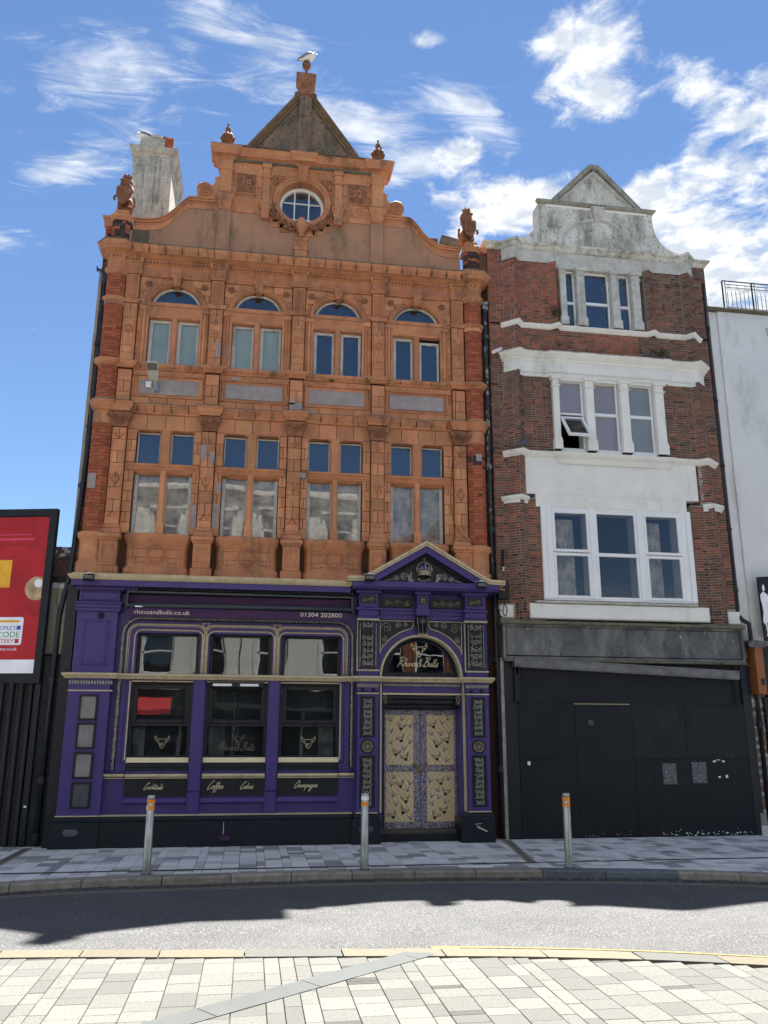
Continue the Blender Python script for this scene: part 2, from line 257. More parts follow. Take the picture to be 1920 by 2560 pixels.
# ------------------------------------------------------------ mesh helpers
class MB:
    def __init__(s): s.v = []; s.f = []
    def add(s, vs, fs):
        n = len(s.v); s.v += [tuple(p) for p in vs]; s.f += [tuple(i+n for i in q) for q in fs]; return s
    def box(s, x0, x1, y0, y1, z0, z1):
        return s.add([(x0, y0, z0), (x1, y0, z0), (x1, y1, z0), (x0, y1, z0), (x0, y0, z1), (x1, y0, z1), (x1, y1, z1), (x0, y1, z1)],
                     [(0, 1, 5, 4), (1, 2, 6, 5), (2, 3, 7, 6), (3, 0, 4, 7), (4, 5, 6, 7), (3, 2, 1, 0)])
    def cbox(s, x0, x1, y0, y1, z0, z1, c=.006):
        return s.add([(x0, y1, z0), (x1, y1, z0), (x1, y1, z1), (x0, y1, z1), (x0, y0+c, z0), (x1, y0+c, z0), (x1, y0+c, z1), (x0, y0+c, z1),
                      (x0+c, y0, z0+c), (x1-c, y0, z0+c), (x1-c, y0, z1-c), (x0+c, y0, z1-c)],
                     [(8, 9, 10, 11), (4, 5, 9, 8), (5, 6, 10, 9), (6, 7, 11, 10), (7, 4, 8, 11), (0, 1, 5, 4), (1, 2, 6, 5), (2, 3, 7, 6), (3, 0, 4, 7), (3, 2, 1, 0)])
    def fb(s, x0, x1, z0, z1, yf, yb, c=0):       # box given by what its front edges measure on the facade plane
        k = (D+yf)/D; a = (x0*k, x1*k, yf, yb, H+(z0-H)*k, H+(z1-H)*k)
        return s.cbox(*a, c) if c else s.box(*a)
    def prism(s, poly, y0, y1):
        n = len(poly); vs = [(x, y0, z) for x, z in poly]+[(x, y1, z) for x, z in poly]
        ar = sum(poly[i][0]*poly[(i+1) % n][1]-poly[(i+1) % n][0]*poly[i][1] for i in range(n))
        fr = tuple(range(n)); bk = tuple(range(2*n-1, n-1, -1))
        if ar < 0: fr = fr[::-1]; bk = bk[::-1]
        return s.add(vs, [fr, bk]+[((i+1) % n, i, i+n, (i+1) % n+n) if ar > 0 else (i, (i+1) % n, (i+1) % n+n, i+n) for i in range(n)])
    def fprism(s, poly, yf, yb):
        k = (D+yf)/D; return s.prism([(x*k, H+(z-H)*k) for x, z in poly], yf, yb)
    def slab(s, poly, z0, z1):
        n = len(poly); vs = [(x, y, z0) for x, y in poly]+[(x, y, z1) for x, y in poly]
        ar = sum(poly[i][0]*poly[(i+1) % n][1]-poly[(i+1) % n][0]*poly[i][1] for i in range(n))
        if ar < 0: vs = [(x, y, z0) for x, y in poly[::-1]]+[(x, y, z1) for x, y in poly[::-1]]
        return s.add(vs, [tuple(range(n-1, -1, -1)), tuple(range(n, 2*n))]+[(i, (i+1) % n, (i+1) % n+n, i+n) for i in range(n)])
    def sweep(s, path, prof, cap=True):            # path (x,y) left to right, profile (out, z); faces the street
        n = len(path); offs = []
        for i in range(n):
            ns = []
            if i > 0: d = (Vector(path[i])-Vector(path[i-1])).normalized(); ns.append(Vector((d.y, -d.x)))
            if i < n-1: d = (Vector(path[i+1])-Vector(path[i])).normalized(); ns.append(Vector((d.y, -d.x)))
            m = sum(ns, Vector((0, 0))).normalized(); offs.append(m/max(.35, m.dot(ns[0])))
        k = len(prof); vs = []
        for i in range(n):
            for o, z in prof: vs.append((path[i][0]+offs[i].x*o, path[i][1]+offs[i].y*o, z))
        fs = [(i*k+j, (i+1)*k+j, (i+1)*k+j+1, i*k+j+1) for i in range(n-1) for j in range(k-1)]
        if cap: fs += [tuple(range(k-1, -1, -1)), tuple((n-1)*k+j for j in range(k))]
        return s.add(vs, fs)
    def ring(s, cx, cz, prof, a0=0, a1=PI, n=28, ell=1.):   # profile (radius, y) swept about an axis along y
        k = len(prof); vs = []; full = abs(a1-a0) > 6.2
        for i in range(n+1 if not full else n):
            a = a0+(a1-a0)*i/n; c, t = math.cos(a), math.sin(a)
            for r, y in prof: vs.append((cx+r*c, y, cz+r*t*ell))
        m = n if full else n+1
        fs = [(i*k+j, i*k+j+1, ((i+1) % m)*k+j+1, ((i+1) % m)*k+j) for i in range(n) for j in range(k-1)]
        return s.add(vs, fs)
    def tube(s, pts, r, n=6, cap=True):
        pts = [Vector(p) for p in pts]; m = len(pts); rr = r if isinstance(r, (list, tuple)) else [r]*m; vs = []; up = Vector((0, 0, 1)); prev = None
        for i in range(m):
            t = (pts[min(i+1, m-1)]-pts[max(i-1, 0)]); t = t.normalized() if t.length > 1e-9 else Vector((1, 0, 0))
            if prev is None: a = t.cross(up if abs(t.z) < .9 else Vector((0, 1, 0))).normalized()
            else: a = (prev-t*prev.dot(t)); a = a.normalized() if a.length > 1e-6 else t.orthogonal().normalized()
            prev = a; b = t.cross(a)
            for j in range(n):
                g = 2*PI*j/n; vs.append(pts[i]+(a*math.cos(g)+b*math.sin(g))*rr[i])
        fs = [(i*n+j, i*n+(j+1) % n, (i+1)*n+(j+1) % n, (i+1)*n+j) for i in range(m-1) for j in range(n)]
        if cap: fs += [tuple(range(n-1, -1, -1)), tuple((m-1)*n+j for j in range(n))]
        return s.add(vs, fs)
    def lathe(s, prof, cx, cy, n=16, a0=0, a1=2*PI):
        k = len(prof); vs = []; full = abs(a1-a0) > 6.2; m = n if full else n+1
        for i in range(m):
            a = a0+(a1-a0)*i/n
            for r, z in prof: vs.append((cx+r*math.cos(a), cy+r*math.sin(a), z))
        return s.add(vs, [(i*k+j, ((i+1) % m)*k+j, ((i+1) % m)*k+j+1, i*k+j+1) for i in range(n) for j in range(k-1)])
    def ball(s, c, r, n=8, m=5):
        r = r if isinstance(r, (tuple, list)) else (r, r, r); vs = [(c[0], c[1], c[2]-r[2])]
        for i in range(1, m):
            t = -PI/2+PI*i/m
            for j in range(n): g = 2*PI*j/n; vs.append((c[0]+r[0]*math.cos(t)*math.cos(g), c[1]+r[1]*math.cos(t)*math.sin(g), c[2]+r[2]*math.sin(t)))
        vs.append((c[0], c[1], c[2]+r[2])); T = len(vs)-1
        fs = [(0, 1+(j+1) % n, 1+j) for j in range(n)]+[(1+i*n+j, 1+i*n+(j+1) % n, 1+(i+1)*n+(j+1) % n, 1+(i+1)*n+j) for i in range(m-2) for j in range(n)]+[(T, 1+(m-2)*n+j, 1+(m-2)*n+(j+1) % n) for j in range(n)]
        return s.add(vs, fs)
    def mesh(s, name, mat, smooth=False):
        me = bpy.data.meshes.new(name); me.from_pydata(s.v, [], s.f); me.materials.append(MATS[mat])
        if smooth: me.polygons.foreach_set('use_smooth', [True]*len(me.polygons))
        me.update(); return me
    def build(s, name, mat, parent=None, smooth=False, kind=None, label=None):
        if not s.v: return None
        return put(name, s.mesh(name, mat, smooth), parent, kind, label)
def smooth_ok(o, ang=35):
    o.data.polygons.foreach_set('use_smooth', [True]*len(o.data.polygons)); o.data.set_sharp_from_angle(angle=math.radians(ang)); return o
def put(name, me, parent=None, kind=None, label=None):
    o = bpy.data.objects.new(name, me); COL.objects.link(o)
    if parent is not None:
        o.parent = parent
        if parent.type == 'EMPTY' and parent.parent is None: o.matrix_parent_inverse = Matrix.Translation(parent.location).inverted()
    if kind: o['kind'] = kind
    if label: o['label'] = label
    return o
def thing(name, label, cat, loc=(0, 0, 0), group=None):
    o = bpy.data.objects.new(name, None); COL.objects.link(o); o.location = loc; o.empty_display_size = .2
    o['label'] = label; o['category'] = cat
    if group: o['group'] = group
    return o
def tag(o, label, cat, group=None):
    o['label'] = label; o['category'] = cat
    if group: o['group'] = group
    return o
def copytree(o, parent=None, off=None):
    c = o.copy(); COL.objects.link(c); c.parent = parent
    if off is not None: c.location = Vector(o.location)+Vector(off)
    for ch in list(o.children): copytree(ch, c)
    return c
def P(x, z, y): k = (D+y)/D; return (x*k, H+(z-H)*k)
def one(name, mat, parent, *boxes, c=0, kind=None, label=None):   # one part from apparent boxes (x0,x1,z0,z1,yf,yb)
    m = MB()
    for b in boxes: m.fb(*b, c=c)
    return m.build(name, mat, parent, kind=kind, label=label)
def many(name, mat, parent, *boxes, c=0, label=None):
    return [one(name, mat, parent, b, c=c, label=label) for b in boxes]
def frame(name, mat, parent, x0, x1, z0, z1, w, yf, yb, kind=None, c=0, ws=None):
    a, b, t, bt = ws or (w, w, w, w)
    return one(name, mat, parent, (x0, x0+a, z0, z1, yf, yb), (x1-b, x1, z0, z1, yf, yb), (x0+a, x1-b, z1-t, z1, yf+.0015, yb), (x0+a, x1-b, z0, z0+bt, yf+.0015, yb), kind=kind, c=c)
def pane(mat, parent, x0, x1, z0, z1, y, name='pane'):
    return MB().box(x0, x1, y, y+.008, z0, z1).build(name, mat, parent)
def cells(x0, x1, z0, z1, holes):        # split a rectangle round rectangular holes
    xs = sorted({x0, x1, *[min(max(h[i], x0), x1) for h in holes for i in (0, 1)]}); zs = sorted({z0, z1, *[min(max(h[i], z0), z1) for h in holes for i in (2, 3)]})
    out = []
    for i in range(len(zs)-1):
        zc = (zs[i]+zs[i+1])/2; run = None
        for j in range(len(xs)-1):
            xc = (xs[j]+xs[j+1])/2; ins = any(h[0] < xc < h[1] and h[2] < zc < h[3] for h in holes)
            if ins: 
                if run: out.append(run); run = None
            else: run = [run[0], xs[j+1], zs[i], zs[i+1]] if run else [xs[j], xs[j+1], zs[i], zs[i+1]]
        if run: out.append(run)
    return out
def wall(name, mat, parent, x0, x1, z0, z1, y0, y1, holes=()):
    m = MB()
    for a, b, c, d in cells(x0, x1, z0, z1, holes): m.box(a, b, y0, y1, c, d)
    return m.build(name, mat, parent)
def catmull(p, n=5):
    q = [p[0]]+list(p)+[p[-1]]; out = []
    for i in range(1, len(q)-2):
        for k in range(n):
            t = k/n; out.append(tuple(.5*((2*q[i][d])+(-q[i-1][d]+q[i+1][d])*t+(2*q[i-1][d]-5*q[i][d]+4*q[i+1][d]-q[i+2][d])*t*t+(-q[i-1][d]+3*q[i][d]-3*q[i+1][d]+q[i+2][d])*t**3) for d in range(len(p[0]))))
    out.append(tuple(p[-1])); return out
CACHE = {}
class Pieces:       # many alike pieces: the nearest to the street camera are objects of their own, the rest one mesh
    def __init__(s, name, cap=300): s.name = name; s.cap = cap; s.it = []
    def add(s, key, maker, mtx, mat): s.it.append((key, maker, mtx, mat))
    def build(s, parent, cap=None):
        cam_ = Vector((0, -D, H)); cap = s.cap if cap is None else cap
        s.it.sort(key=lambda t: (t[2].translation-cam_).length)
        rest = {}
        for i, (key, maker, mtx, mat) in enumerate(s.it):
            if i < cap:
                kk = (s.name, key, mat)
                if kk not in CACHE: CACHE[kk] = maker().mesh(s.name, mat)
                o = put(s.name, CACHE[kk], parent)
                o.matrix_basis = mtx
            else:
                m = rest.setdefault(mat, MB()); q = maker(); m.add([mtx @ Vector(v) for v in q.v], q.f)
        for mat, m in rest.items(): m.build(s.name, mat, parent, kind='stuff')
def T(x, y, z, rz=0): return Matrix.Translation((x, y, z)) @ Matrix.Rotation(rz, 4, 'Z')
def brick_run(pc, path, z0, z1, holes=(), ch=.061, bl=.205, bd=.05, mat='red_brick', j=.006, bond='flemish', pick=None, jit=.0025):
    nz = max(1, round((z1-z0)/ch)); ch = (z1-z0)/nz
    for s in range(len(path)-1):
        a, b = Vector(path[s]), Vector(path[s+1]); d = b-a; Ln = d.length; d /= Ln; ang = math.atan2(d.y, d.x)
        for r in range(nz):
            zc = z0+(r+.5)*ch; x = -R.choice((.5, .25))*bl if r % 2 else 0; k = r % 2
            while x < Ln:
                w = bl if (k % 2 == 0 or bond != 'flemish') else bl*.5; k += 1
                p0, p1 = max(x, 0), min(x+w, Ln); x += w
                if p1 > Ln-.03: p1 = Ln+.003
                if p1-p0 < .014: continue
                # cut out holes
                segs = [(p0, p1)]
                for h in holes:
                    if not (h[2] < zc < h[3]): continue
                    ha, hb = (h[0]-a.x)/max(d.x, 1e-6), (h[1]-a.x)/max(d.x, 1e-6); ns_ = []
                    for (q0, q1) in segs:
                        if hb <= q0 or ha >= q1: ns_.append((q0, q1)); continue
                        if ha > q0: ns_.append((q0, ha))
                        if hb < q1: ns_.append((hb, q1))
                    segs = ns_
                for q0, q1 in segs:
                    l = q1-q0-j
                    if l < .01: continue
                    l = round(l, 2) if l > .03 else round(l, 3)
                    cxy = a+d*((q0+q1)/2)
                    hh = round(ch-j, 4)
                    pc.add((l, hh), (lambda l=l, hh=hh: MB().cbox(-l/2, l/2, 0, bd, -hh/2, hh/2, .004)), T(cxy.x, cxy.y+R.uniform(-jit, jit), zc, ang), pick(cxy.x, zc) if pick else mat)
def ashlar(pc, x0, x1, z0, z1, holes=(), ch=.19, bl=.36, y=0., bd=.045, mat='terracotta', arches=(), j=.0075):
    nz = max(1, round((z1-z0)/ch)); ch = (z1-z0)/nz
    for r in range(nz):
        a, b = z0+r*ch, z0+(r+1)*ch
        segs = [(x0, x1)]
        hs = [(h[0], h[1]) for h in holes if h[2] < b-.01 and h[3] > a+.01]
        for (cx, cz, ra, rb) in arches:
            if a < cz+rb and b > cz-.001:
                t = max(0., (a-cz)/rb); hs.append((cx-ra*math.sqrt(1-t*t), cx+ra*math.sqrt(1-t*t)))
        for h in hs:
            ns_ = []
            for q0, q1 in segs:
                if h[1] <= q0 or h[0] >= q1: ns_.append((q0, q1)); continue
                if h[0] > q0: ns_.append((q0, h[0]))
                if h[1] < q1: ns_.append((h[1], q1))
            segs = ns_
        # clip block to the plain vertical extent outside holes
        za, zb = a, b
        for q0, q1 in segs:
            w = q1-q0
            if w < .02: continue
            n = max(1, round(w/bl)); off = (r % 2)*.5
            cuts = [q0]+([q0+w*(i+off)/n for i in range(1 if off == 0 else 0, n)])+[q1]
            for i in range(len(cuts)-1):
                l = round(cuts[i+1]-cuts[i]-j, 3); hh = round(zb-za-j, 3)
                if l < .015: continue
                pc.add((l, hh, bd), (lambda l=l, hh=hh: MB().cbox(-l/2, l/2, 0, bd, -hh/2, hh/2, .004)), T((cuts[i]+cuts[i+1])/2, y+R.uniform(-.0015, .0015), (za+zb)/2), mat)

# scroll ornament: mirrored curling stems with leaves and buds, as relief
def scrolls(m, x0, x1, z0, z1, y, seed=0, r=.006, dens=1., mirror=True):
    rr = random.Random(seed); w, h = x1-x0, z1-z0
    def spiral(cx, cz, R0, a0, dr, turns=1.6, k=14):
        pts = []
        for i in range(k+1):
            t = i/k; a = a0+dr*turns*2*PI*t; q = R0*(1-.85*t); pts.append((cx+q*math.cos(a), y-.004-.006*t, cz+q*math.sin(a)))
        m.tube(pts, [r*(1.1-.6*i/k) for i in range(k+1)], 4)
        m.ball((cx, y-.008, cz), (r*2, r*1.6, r*2), 6, 4)
        for i in range(0, k-3, 3):
            p = pts[i]; a = a0+dr*turns*2*PI*i/k; m.ball((p[0]+math.cos(a)*r*2.4, y-.003, p[2]+math.sin(a)*r*2.4), (r*1.9, r, r*1.4), 5, 3)
    if h > w:
        n = max(1, int(h/(w*.62)*dens)); cell = h/n; mid = (x0+x1)/2
        for i in range(n):
            cz = z0+cell*(i+.5); q = min(w*.22, cell*.42)*rr.uniform(.85, 1)
            for sg in (-1, 1): spiral(mid+sg*w*.25, cz, q, rr.choice((0, PI/2, -PI/2)) if sg < 0 else PI, sg*(-1)**i)
            m.ball((mid, y-.01, cz+cell*.3), (w*.07, .012, cell*.13), 6, 4); m.ball((mid, y-.008, cz-cell*.2), (w*.1, .01, cell*.06), 6, 4)
            for sg in (-1, 1): m.tube([(mid, y-.004, cz-cell*.35), (mid+sg*w*.18, y-.008, cz-cell*.05), (mid+sg*w*.38, y-.004, cz+cell*.4)], r*.8, 4)
    else:
        n = max(1, int(w/(h*1.05)*dens)); cell = w/n
        for i in range(n):
            q = min(h*.4, cell*.42); sg = -1 if (i < n/2) else 1
            spiral(x0+cell*(i+.5), (z0+z1)/2, q, PI if sg > 0 else 0, sg*(-1)**i)
            m.tube([(x0+cell*i, y-.004, z0+h*.2), (x0+cell*(i+.5), y-.006, z0+h*(.9 if i % 2 else .1)), (x0+cell*(i+1), y-.004, z0+h*.5)], r*.8, 4)
def blobs(m, pts, r0, r1, seed=1, n=6):
    rr = random.Random(seed)
    for p in pts:
        r = rr.uniform(r0, r1); m.ball(p, (r*rr.uniform(.7, 1.3), r*.8, r*rr.uniform(.7, 1.3)), n, 4)

# handwriting: strokes on an x-height of 1
GL = {'c': (.85, [[(.75, .8), (.5, 1), (.15, .7), (.1, .3), (.35, 0), (.7, .15), (.95, .4)]]),
 'o': (.95, [[(.5, 1), (.15, .75), (.1, .3), (.4, 0), (.75, .3), (.75, .75), (.5, 1), (.7, .7), (1.05, .8)]]),
 'k': (1., [[(.4, 2.3), (.25, 1.2), (.1, 0)], [(.15, .3), (.8, 1.05)], [(.4, .6), (.8, 0), (1.05, .25)]]),
 't': (.7, [[(.35, 2.0), (.2, .8), (.2, .2), (.45, 0), (.75, .3)], [(-.1, 1.45), (.8, 1.6)]]),
 'a': (1., [[(.75, .9), (.4, 1), (.1, .5), (.25, 0), (.65, .4), (.78, .95), (.7, .3), (.85, 0), (1.05, .25)]]),
 'i': (.5, [[(.15, .95), (.12, .3), (.3, 0), (.5, .3)]]),
 'l': (.55, [[(.4, 2.3), (.15, .8), (.15, .1), (.35, 0), (.55, .3)]]),
 's': (.75, [[(.1, .3), (.6, 1.15), (.45, .6), (.6, .2), (.35, -.1), (.0, .05)]]),
 'f': (.62, [[(.1, .3), (.6, 1.9), (.5, 2.2), (.35, 1.2), (.15, -.6), (-.05, -1.3)], [(-.1, .75), (.75, .85)]]),
 'e': (.8, [[(.1, .45), (.55, .6), (.6, .95), (.3, .98), (.1, .4), (.35, 0), (.85, .35)]]),
 'h': (1., [[(.5, 2.4), (.25, 1.0), (.05, 0)], [(.12, .4), (.5, 1), (.7, .8), (.65, .1), (.8, 0), (1.0, .3)]]),
 'm': (1.3, [[(.15, .95), (.1, 0)], [(.12, .4), (.4, 1), (.55, .7), (.5, 0)], [(.52, .4), (.85, 1), (1., .7), (.95, .05), (1.25, .25)]]),
 'n': (.9, [[(.15, .95), (.1, 0)], [(.12, .4), (.5, 1), (.65, .7), (.6, .05), (.85, .25)]]),
 'p': (.9, [[(.25, 1.1), (.1, 0), (-.05, -1.3)], [(.15, .5), (.5, 1), (.78, .6), (.4, .02), (.15, .2)]]),
 'g': (1.05, [[(.75, .9), (.4, 1), (.1, .5), (.3, .05), (.7, .5), (.78, .95), (.5, -.9), (.1, -1.7), (-.2, -1.3), (.3, -.4), (1.05, .25)]]),
 'u': (.95, [[(.12, .95), (.08, .3), (.3, 0), (.6, .4), (.7, .95), (.65, .3), (.8, 0), (1.0, .25)]]),
 'R': (1.7, [[(.45, 2.6), (.3, 1.2), (.05, -.3)], [(-.1, 2.3), (.5, 2.75), (1.5, 2.6), (1.4, 1.9), (.35, 1.1), (.9, .6), (1.7, -.15)]]),
 'B': (1.5, [[(.55, 2.6), (.3, 0)], [(.1, 2.4), (.8, 2.8), (1.3, 2.4), (.9, 1.6), (.5, 1.4), (1.3, 1.2), (1.2, .3), (.5, -.15), (-.2, .15), (.1, .45)]]),
 'C': (1.15, [[(1.1, 2.2), (1.35, 2.7), (1.0, 2.6), (.3, 1.3), (.05, .1), (.3, -.35), (1.0, .4)]]),
 '&': (1.4, [[(1.2, -.1), (.5, 1.6), (.6, 2.1), (.9, 2.0), (.75, 1.4), (.15, .7), (.1, .1), (.5, -.1), (1.25, .8)]]), ' ': (.5, []), "'": (.3, [[(.2, 2.4), (.1, 1.9)]])}
def script(m, text, x0, x1, z, y, r=.004, slant=.32):
    tot = sum(GL[c][0] for c in text); s = (x1-x0)/tot; x = 0; hs = s
    for c in text:
        adv, st = GL[c]
        for q in st:
            pts = catmull(q, 4); m.tube([(x0+(x+px+pz*slant)*s, y, z+pz*hs*.92) for px, pz in pts], r, 4)
        x += adv
def bull(m, cx, cz, w, y, r=.005, rot=0, fill=None, flat=False):
    q = w/370.; A = []
    L_ = [[(600, 350), (580, 385), (590, 440), (620, 465), (660, 472), (700, 470)], [(602, 350), (612, 388), (640, 418), (680, 430), (765, 430)], [(630, 475), (645, 503), (690, 515)], [(690, 515), (695, 560), (722, 620), (765, 665)], [(690, 545), (760, 536), (792, 528), (712, 582), (765, 562)], [(722, 607), (790, 572)]]
    for sgn in (1, -1):
        for i, st in enumerate(L_):
            if i > 3 and sgn < 0: continue
            pts = catmull(st, 3) if i != 4 else st
            o = []
            for px, pz in pts:
                a, b = (px-765)*q*sgn, -(pz-505)*q; o.append((cx+a*math.cos(rot)-b*math.sin(rot), y, cz+a*math.sin(rot)+b*math.cos(rot)))
            if flat:
                for i2 in range(len(o)-1):
                    p, n2 = Vector(o[i2]), Vector(o[i2+1]); d = (n2-p)
                    if d.length < 1e-5: continue
                    d.normalize(); s_ = Vector((-d.z, 0, d.x))*r
                    m.add([p-s_-d*r*.5, n2-s_+d*r*.5, n2+s_+d*r*.5, p+s_-d*r*.5], [(0, 1, 2, 3)])
            else: m.tube(o, r, 4)
    if fill is not None:
        o = []
        for px, pz in [(692, 560), (740, 545), (792, 528), (838, 560), (808, 620), (765, 665), (722, 620)]:
            a, b = (px-765)*q, -(pz-505)*q; o.append((cx+a*math.cos(rot)-b*math.sin(rot), y-.0005, cz+a*math.sin(rot)+b*math.cos(rot)))
        fill.add(o, [tuple(range(len(o)))])
def text(name, body, x, z, y, size, mat, parent, align='LEFT', ext=.003, sx=1., rz=0.):
    cu = bpy.data.curves.new(name, 'FONT'); cu.body = body; cu.size = size; cu.extrude = ext; cu.align_x = align; cu.resolution_u = 3
    o = bpy.data.objects.new(name, cu); COL.objects.link(o); bpy.context.view_layer.update()
    me = bpy.data.meshes.new_from_object(o.evaluated_get(bpy.context.evaluated_depsgraph_get())); bpy.data.objects.remove(o); bpy.data.curves.remove(cu)
    me.transform(Matrix.Translation((x, y, z)) @ Matrix.Rotation(rz, 4, 'Z') @ Matrix.Diagonal((sx, 1, 1, 1)) @ Matrix.Rotation(PI/2, 4, 'X')); me.materials.clear(); me.materials.append(MATS[mat]); me.name = name
    return put(name, me, parent)
def splat(name, mat, parent, parts, vox=.012):      # one continuous carved body from overlapping shapes
    m = MB()
    for p in parts: m.add(*p) if isinstance(p, tuple) else None
    o = m.build(name, mat, parent, smooth=True)
    r = o.modifiers.new('r', 'REMESH'); r.mode = 'VOXEL'; r.voxel_size = vox; r.use_smooth_shade = True
    s = o.modifiers.new('s', 'SMOOTH'); s.factor = .5; s.iterations = 2
    return o
def rope(m, path, y, r=.018, step=.022, seed=3):
    rr = random.Random(seed); d = 0
    for i in range(len(path)-1):
        a, b = Vector(path[i]), Vector(path[i+1]); ln = (b-a).length; t = -d % step
        while t < ln:
            p = a+(b-a)*(t/ln); k = rr.uniform(.75, 1.1)
            m.ball((p.x+rr.uniform(-.004, .004), y-.006, p.y), (r*k, .013, r*.8*k), 5, 3); t += step
        d += ln
def dentils(m, x0, x1, z0, z1, yf, yb, n):
    w = (x1-x0)/n
    for i in range(n): m.fb(x0+w*(i+.22), x0+w*(i+.78), z0, z1, yf, yb)
def rounded(x0, x1, z0, z1, r, n=6):      # open path up, over and down with rounded top corners
    p = [(x0, z0)]
    for i in range(n+1): a = PI-PI/2*i/n; p.append((x0+r+r*math.cos(a), z1-r+r*math.sin(a)))
    for i in range(n+1): a = PI/2-PI/2*i/n; p.append((x1-r+r*math.cos(a), z1-r+r*math.sin(a)))
    return p+[(x1, z0)]
# ============================================================ GROUND
def interp(pts, x):
    if x <= pts[0][0]: a, b = pts[0], pts[1]
    elif x >= pts[-1][0]: a, b = pts[-2], pts[-1]
    else:
        for i in range(len(pts)-1):
            if pts[i][0] <= x <= pts[i+1][0]: a, b = pts[i], pts[i+1]; break
    return a[1]+(b[1]-a[1])*(x-a[0])/(b[0]-a[0])
def dens(pts, x0, x1, st=.3):
    q = catmull(pts, 12); n = int((x1-x0)/st); return [(x0+(x1-x0)*i/n, interp(q, x0+(x1-x0)*i/n)) for i in range(n+1)]
FK = [(-14, -9.5), (-8, -5.2), (-2.89, -3.33), (-.64, -3.06), (1.8, -2.98), (4.33, -3.26), (6.64, -3.90), (10, -5.6), (16, -9.6)]
NK = [(-12, -6.3), (-6, -6.2), (-1.99, -6.45), (-.35, -6.66), (1.2, -6.84), (2.74, -7.11), (4.25, -7.58), (7, -8.75), (14, -12.4)]
fk = dens(FK, -14, 16); nk = dens(NK, -12, 14)
SET = lambda o: o.__setitem__('kind', 'structure')
base = MB().box(-300, 300, -300, 300, -.5, -.13).build('ground', 'asphalt'); SET(base)
def road_z(x, y, lift=0.):     # gentle crossfall: low at the far gutter, almost flush with the near kerb
    yf, yn = interp(fk, x), interp(nk, x); t = min(1, max(0, (yf-y)/max(.1, yf-yn))); return -.10+.078*t+lift
m = MB(); vs = []; fs = []; NX = 80; NY = 10
for i in range(NX+1):
    x = -11.9+25.8*i/NX; yf, yn = interp(fk, x)+.02, interp(nk, x)-.02
    for j in range(NY+1): y = yf+(yn-yf)*j/NY; vs.append((x, y, road_z(x, y)))
for i in range(NX):
    for j in range(NY): a = i*(NY+1)+j; fs.append((a, a+1, a+NY+2, a+NY+1))
rd = m.add(vs, fs).build('road', 'asphalt', smooth=True); SET(rd)
fp = MB().slab([(x, y+.1) for x, y in fk]+[(40, -9), (40, 3), (-40, 3), (-40, -9)], -.12, -.022).build('far_pavement', 'gap'); SET(fp)
npv = MB().slab([(x, y-.1) for x, y in nk]+[(30, -12.4), (30, -17.2), (-30, -17.2), (-30, -6.3)], -.12, -.022).build('near_pavement', 'joint_sand'); SET(npv)
def paver_mk(w, l): return lambda: MB().add(*(lambda c: (c.v, c.f))(MB().box(-w/2, w/2, -l/2, l/2, -.02, 0)))
def cpaver(w, l):
    def f():
        c = .003; m = MB()
        m.add([(-w/2, -l/2, -.022), (w/2, -l/2, -.022), (w/2, l/2, -.022), (-w/2, l/2, -.022), (-w/2, -l/2, -c), (w/2, -l/2, -c), (w/2, l/2, -c), (-w/2, l/2, -c), (-w/2+c, -l/2+c, 0), (w/2-c, -l/2+c, 0), (w/2-c, l/2-c, 0), (-w/2+c, l/2-c, 0)],
              [(8, 9, 10, 11), (4, 5, 9, 8), (5, 6, 10, 9), (6, 7, 11, 10), (7, 4, 8, 11), (0, 1, 5, 4), (1, 2, 6, 5), (2, 3, 7, 6), (3, 0, 4, 7)])
        return m
    return f
# near pavement: rows of granite slabs running away from the kerb, a smoother grey guide line across them
BAND = [(-.80, -8.75), (1.36, -7.13)]
def in_band(x, y, mrg=0):
    t = (x-BAND[0][0])/(BAND[1][0]-BAND[0][0]); yy = BAND[0][1]+t*(BAND[1][1]-BAND[0][1]); return abs(y-yy) < .19+mrg
RP = random.Random(21)
pc = Pieces('paving_slab', 300); far_n = Pieces('paving_slab', 0)
x = -5.0
cols = 0
while x < 9:
    w = RP.choice((.235, .235, .235, .12)); xc = x+w/2; y1 = min(interp(nk, x), interp(nk, x+w))-.275; x += w; cols += 1
    y = y1-RP.uniform(0, .25)*0
    first = True
    while y > -12.4:
        l = RP.choice((.26, .20, .30, .23, .15)) if w > .2 else RP.choice((.3, .36, .24)); kind = RP.random()
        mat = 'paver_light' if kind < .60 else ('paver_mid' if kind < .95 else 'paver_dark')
        if mat == 'paver_dark': l = .075
        if first: l *= RP.uniform(.4, 1); first = False
        w_, l_ = round(w-.0045, 3), round(l-.0045, 3)
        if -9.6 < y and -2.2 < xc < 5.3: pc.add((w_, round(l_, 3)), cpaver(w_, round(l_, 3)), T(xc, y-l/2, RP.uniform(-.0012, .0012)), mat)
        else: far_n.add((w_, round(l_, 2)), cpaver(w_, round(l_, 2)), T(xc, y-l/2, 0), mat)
        y -= l
pc.build(npv); far_n.build(npv)
